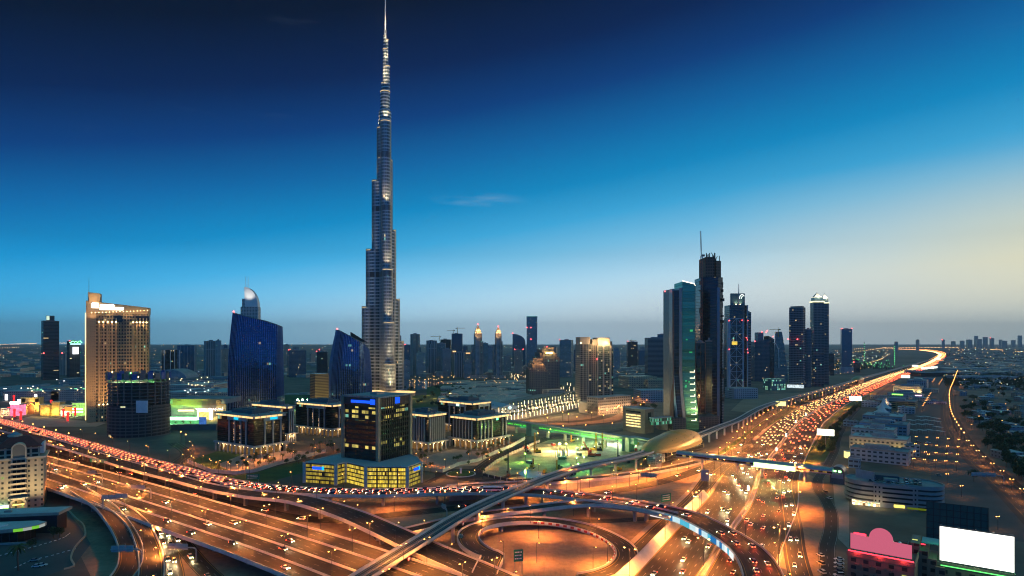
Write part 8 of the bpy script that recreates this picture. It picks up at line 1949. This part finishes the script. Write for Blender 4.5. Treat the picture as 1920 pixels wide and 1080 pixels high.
QL, QG = 'car with glowing tail lights queueing nose to tail on the long curved flyover', 'cars in the flyover queue'
def queue(offsl, gap, jit, skipp):
    n = 0
    for o in offsl:
        for c, tt, nn, d in along(PJAM, gap, rr.uniform(0, gap), 900):
            if rr.random() < skipp: continue
            k = rr.uniform(-jit, jit); q = (c.x+nn.x*o+tt.x*k, c.y+nn.y*o+tt.y*k, c.z+.06)
            if c.y < 436: car(q, tt*-1, QL, QG, rg=(n % 2 == 0)); n += 1
            else: far_car(*q, tt, -1)
    return n
nj = queue((-5.9, -2.3), 7.6, .9, .06)+queue((1.3,), 8.6, 1.4, .1)+queue((4.9,), 11, 2.5, .3)
nj += stream(PJAM, (-4, 2), 19, 4, -1, 'car on the raised curve of the flyover over the highway', 'cars on the flyover curve', 905, None, skipp=.15, rg=True)
n1 = stream(C, (-5, -8.6, -12.3, -16, -19.6), 58, 14, -1, 'oncoming car with bright headlights on the left side of the wide highway', 'oncoming highway cars', 230, None, 640, dz=.08, bm=True)
n1 += stream(C, (-36,), 80, 14, -1, 'oncoming car with bright headlights on the service road', 'service road cars', 330, None, 640, dz=.08, bm=True)
n2 = stream(C, (5, 8.6, 12.3, 16, 20), 66, 16, 1, 'car with red tail lights driving away on the right side of the wide highway', 'departing highway cars', 230, None, 640, dz=.08, rg=True)
n3 = stream(EXITR, (-1.8, 1.8), 40, 9, 1, 'car with red tail lights on the curving exit road right of the highway', 'exit road cars', 0, None, dz=.1, rg=True)
n3 += stream(PF2, (15, 18.6, 5, -4), 78, 18, 1, 'oncoming car with bright headlights on the wide viaduct', 'viaduct cars', 60, None, dz=.06, bm=True)
n3 += stream(PF2, (-15, -19), 48, 14, -1, 'car with red tail lights at the far side of the wide viaduct', 'far viaduct cars', 0, 420, skipp=.3)
n3 += stream(U1, (-1.5, 1.5), 26, 5, 1, 'car with bright headlights coming out of the underpass at lower left', 'underpass cars', 10, None, dz=.1, bm=True); n3 += stream(U2, (1.5,), 32, 5, 1, 'car with bright headlights coming out of the underpass at lower left', 'underpass cars', 40, None, dz=.1, bm=True)
n3 += stream(BR, (7.5, 4.5, 2.2), 27, 9, 1, 'car with red tail lights on the right hand road', 'right road cars', 250, 900, 800, dz=.1, skipp=.2); n3 += stream(BR, (-5.5,), 90, 20, -1, 'car with headlights on the right hand road', 'oncoming right road cars', 250, 900, 800, dz=.1)
n3 += stream(G1, (-2, 2), 110, 20, -1, 'car on the ground road under the flyovers', 'ground road cars', 30, None, dz=.1)
def parked(pts, rot, label, group):
    for px, py in pts: q = P(px, py, .05); dup(rr.choice(CARD), q, rot+rr.uniform(-.06, .06), label, group)
parked([(1573, 1050+i*7.5) for i in range(6)], R(170), 'car parked side by side left of the pink sign hotel', 'parked forecourt cars')
parked([(1538, 1042), (1539, 1058), (1541, 1074), (1547, 924), (1555, 935)], R(100), 'car parked along the quiet service road on the right', 'service road parked cars')
parked([(96, 975), (104, 972), (88, 963), (92, 958), (65, 1052), (70, 1063), (79, 1061)], R(15), 'pale car parked on the lot beside the canopy building', 'canopy lot cars')
parked([(1777, 845), (1781, 850), (1712, 846), (1700, 828), (1722, 830), (1760, 892), (1740, 831), (1690, 823)], R(0), 'car parked in the big car park on the right', 'car park cars')
for i in range(16):
    a = (-14+(i % 8)*2.6+(5 if i > 7 else 0), 6.5 if i < 5 else (18 if i > 7 else 3.5)); th_ = R(-26); d = 404; bx_, by_ = PX(1679, d), d
    if i >= 8: a = (7+(i-8)*2.5 if i < 12 else 8+(i-12)*2.7, 8.5 if i < 12 else 19)
    dup(rr.choice(CARD), (bx_+a[0]*math.cos(th_)-a[1]*math.sin(th_), by_+a[0]*math.sin(th_)+a[1]*math.cos(th_), 15.1), R(70), 'car parked on the roof of the round ended car park', 'rooftop cars')
# two coaches
for px, py, z, rot, lb in ((1222, 884, .1, R(18), 'white coach standing under the elevated railway'), (923, 921, 8.6, R(178), 'white coach stuck in the queue on the curved flyover')):
    q = P(px, py, z); t_ = thing('coach', lb, 'coach', q, rot); MB().box(0, 0, .5, 12, 2.5, 1.2).box(0, 0, 2.6, 12, 2.5, .7).build('body', PAINT[0], t_); MB().box(0, 0, 1.7, 11.9, 2.4, .9).build('windows', M_CGL, t_)
    for x in (-4, 4):
        for s in (-1, 1): MB().tube((x, s*1.0, .5), (x, s*1.3, .5), .5, 10).build('wheel', M_TYRE, t_)
for x in CARS+CARD: park(x)
# traffic too far to tell apart
for (ol, gap, h_) in (((-4.5, -8, -12, -16, -20, -23), 30, -1), ((4.5, 8, 12, 16, 20, 24), 44, 1)):
    for o in ol:
        for c, tt, nn, d in along(C, gap, 600+rr.uniform(0, gap), 11000):
            if c.y < 640: continue
            k = rr.uniform(-12, 12); far_car(c.x+nn.x*o+tt.x*k, c.y+nn.y*o+tt.y*k, .08, tt, h_, 1+max(0, c.y-900)/1500)
t_ = bpy.data.objects.new('distant_traffic', None); COL.objects.link(t_); MW[t_.name] = Matrix(); t_['kind'] = 'stuff'; t_['label'] = 'stream of distant cars with merged lights far up the highway'; t_['category'] = 'traffic'
bd.build('car_bodies', PAINT[1], t_); hl.build('headlights', glow('far_headlights', (1, .6, .22), 7), t_); tl.build('taillights', glow('far_taillights', (1, .12, .04), 14), t_)
# ---------------------------------------------------------------- the air: even haze in one closed box round camera and scene
m = bpy.data.materials.new('haze'); m.use_nodes = True; m.node_tree.nodes.clear(); t = NT(m.node_tree)
v = t.n('ShaderNodeVolumePrincipled'); v.inputs['Color'].default_value = (.86, .96, 1, 1); v.inputs['Density'].default_value = 0.000038; v.inputs['Anisotropy'].default_value = 0.2
o_ = t.n('ShaderNodeOutputMaterial'); t.l(v.outputs[0], o_.inputs['Volume'])
mb = MB(); mb.prism([(-24500, -2500), (24500, -2500), (24500, 26500), (-24500, 26500)], -1.5, 900, bottom=True)
hz_o = mb.build('haze', m); hz_o['kind'] = 'stuff'
hz_o.visible_shadow = True
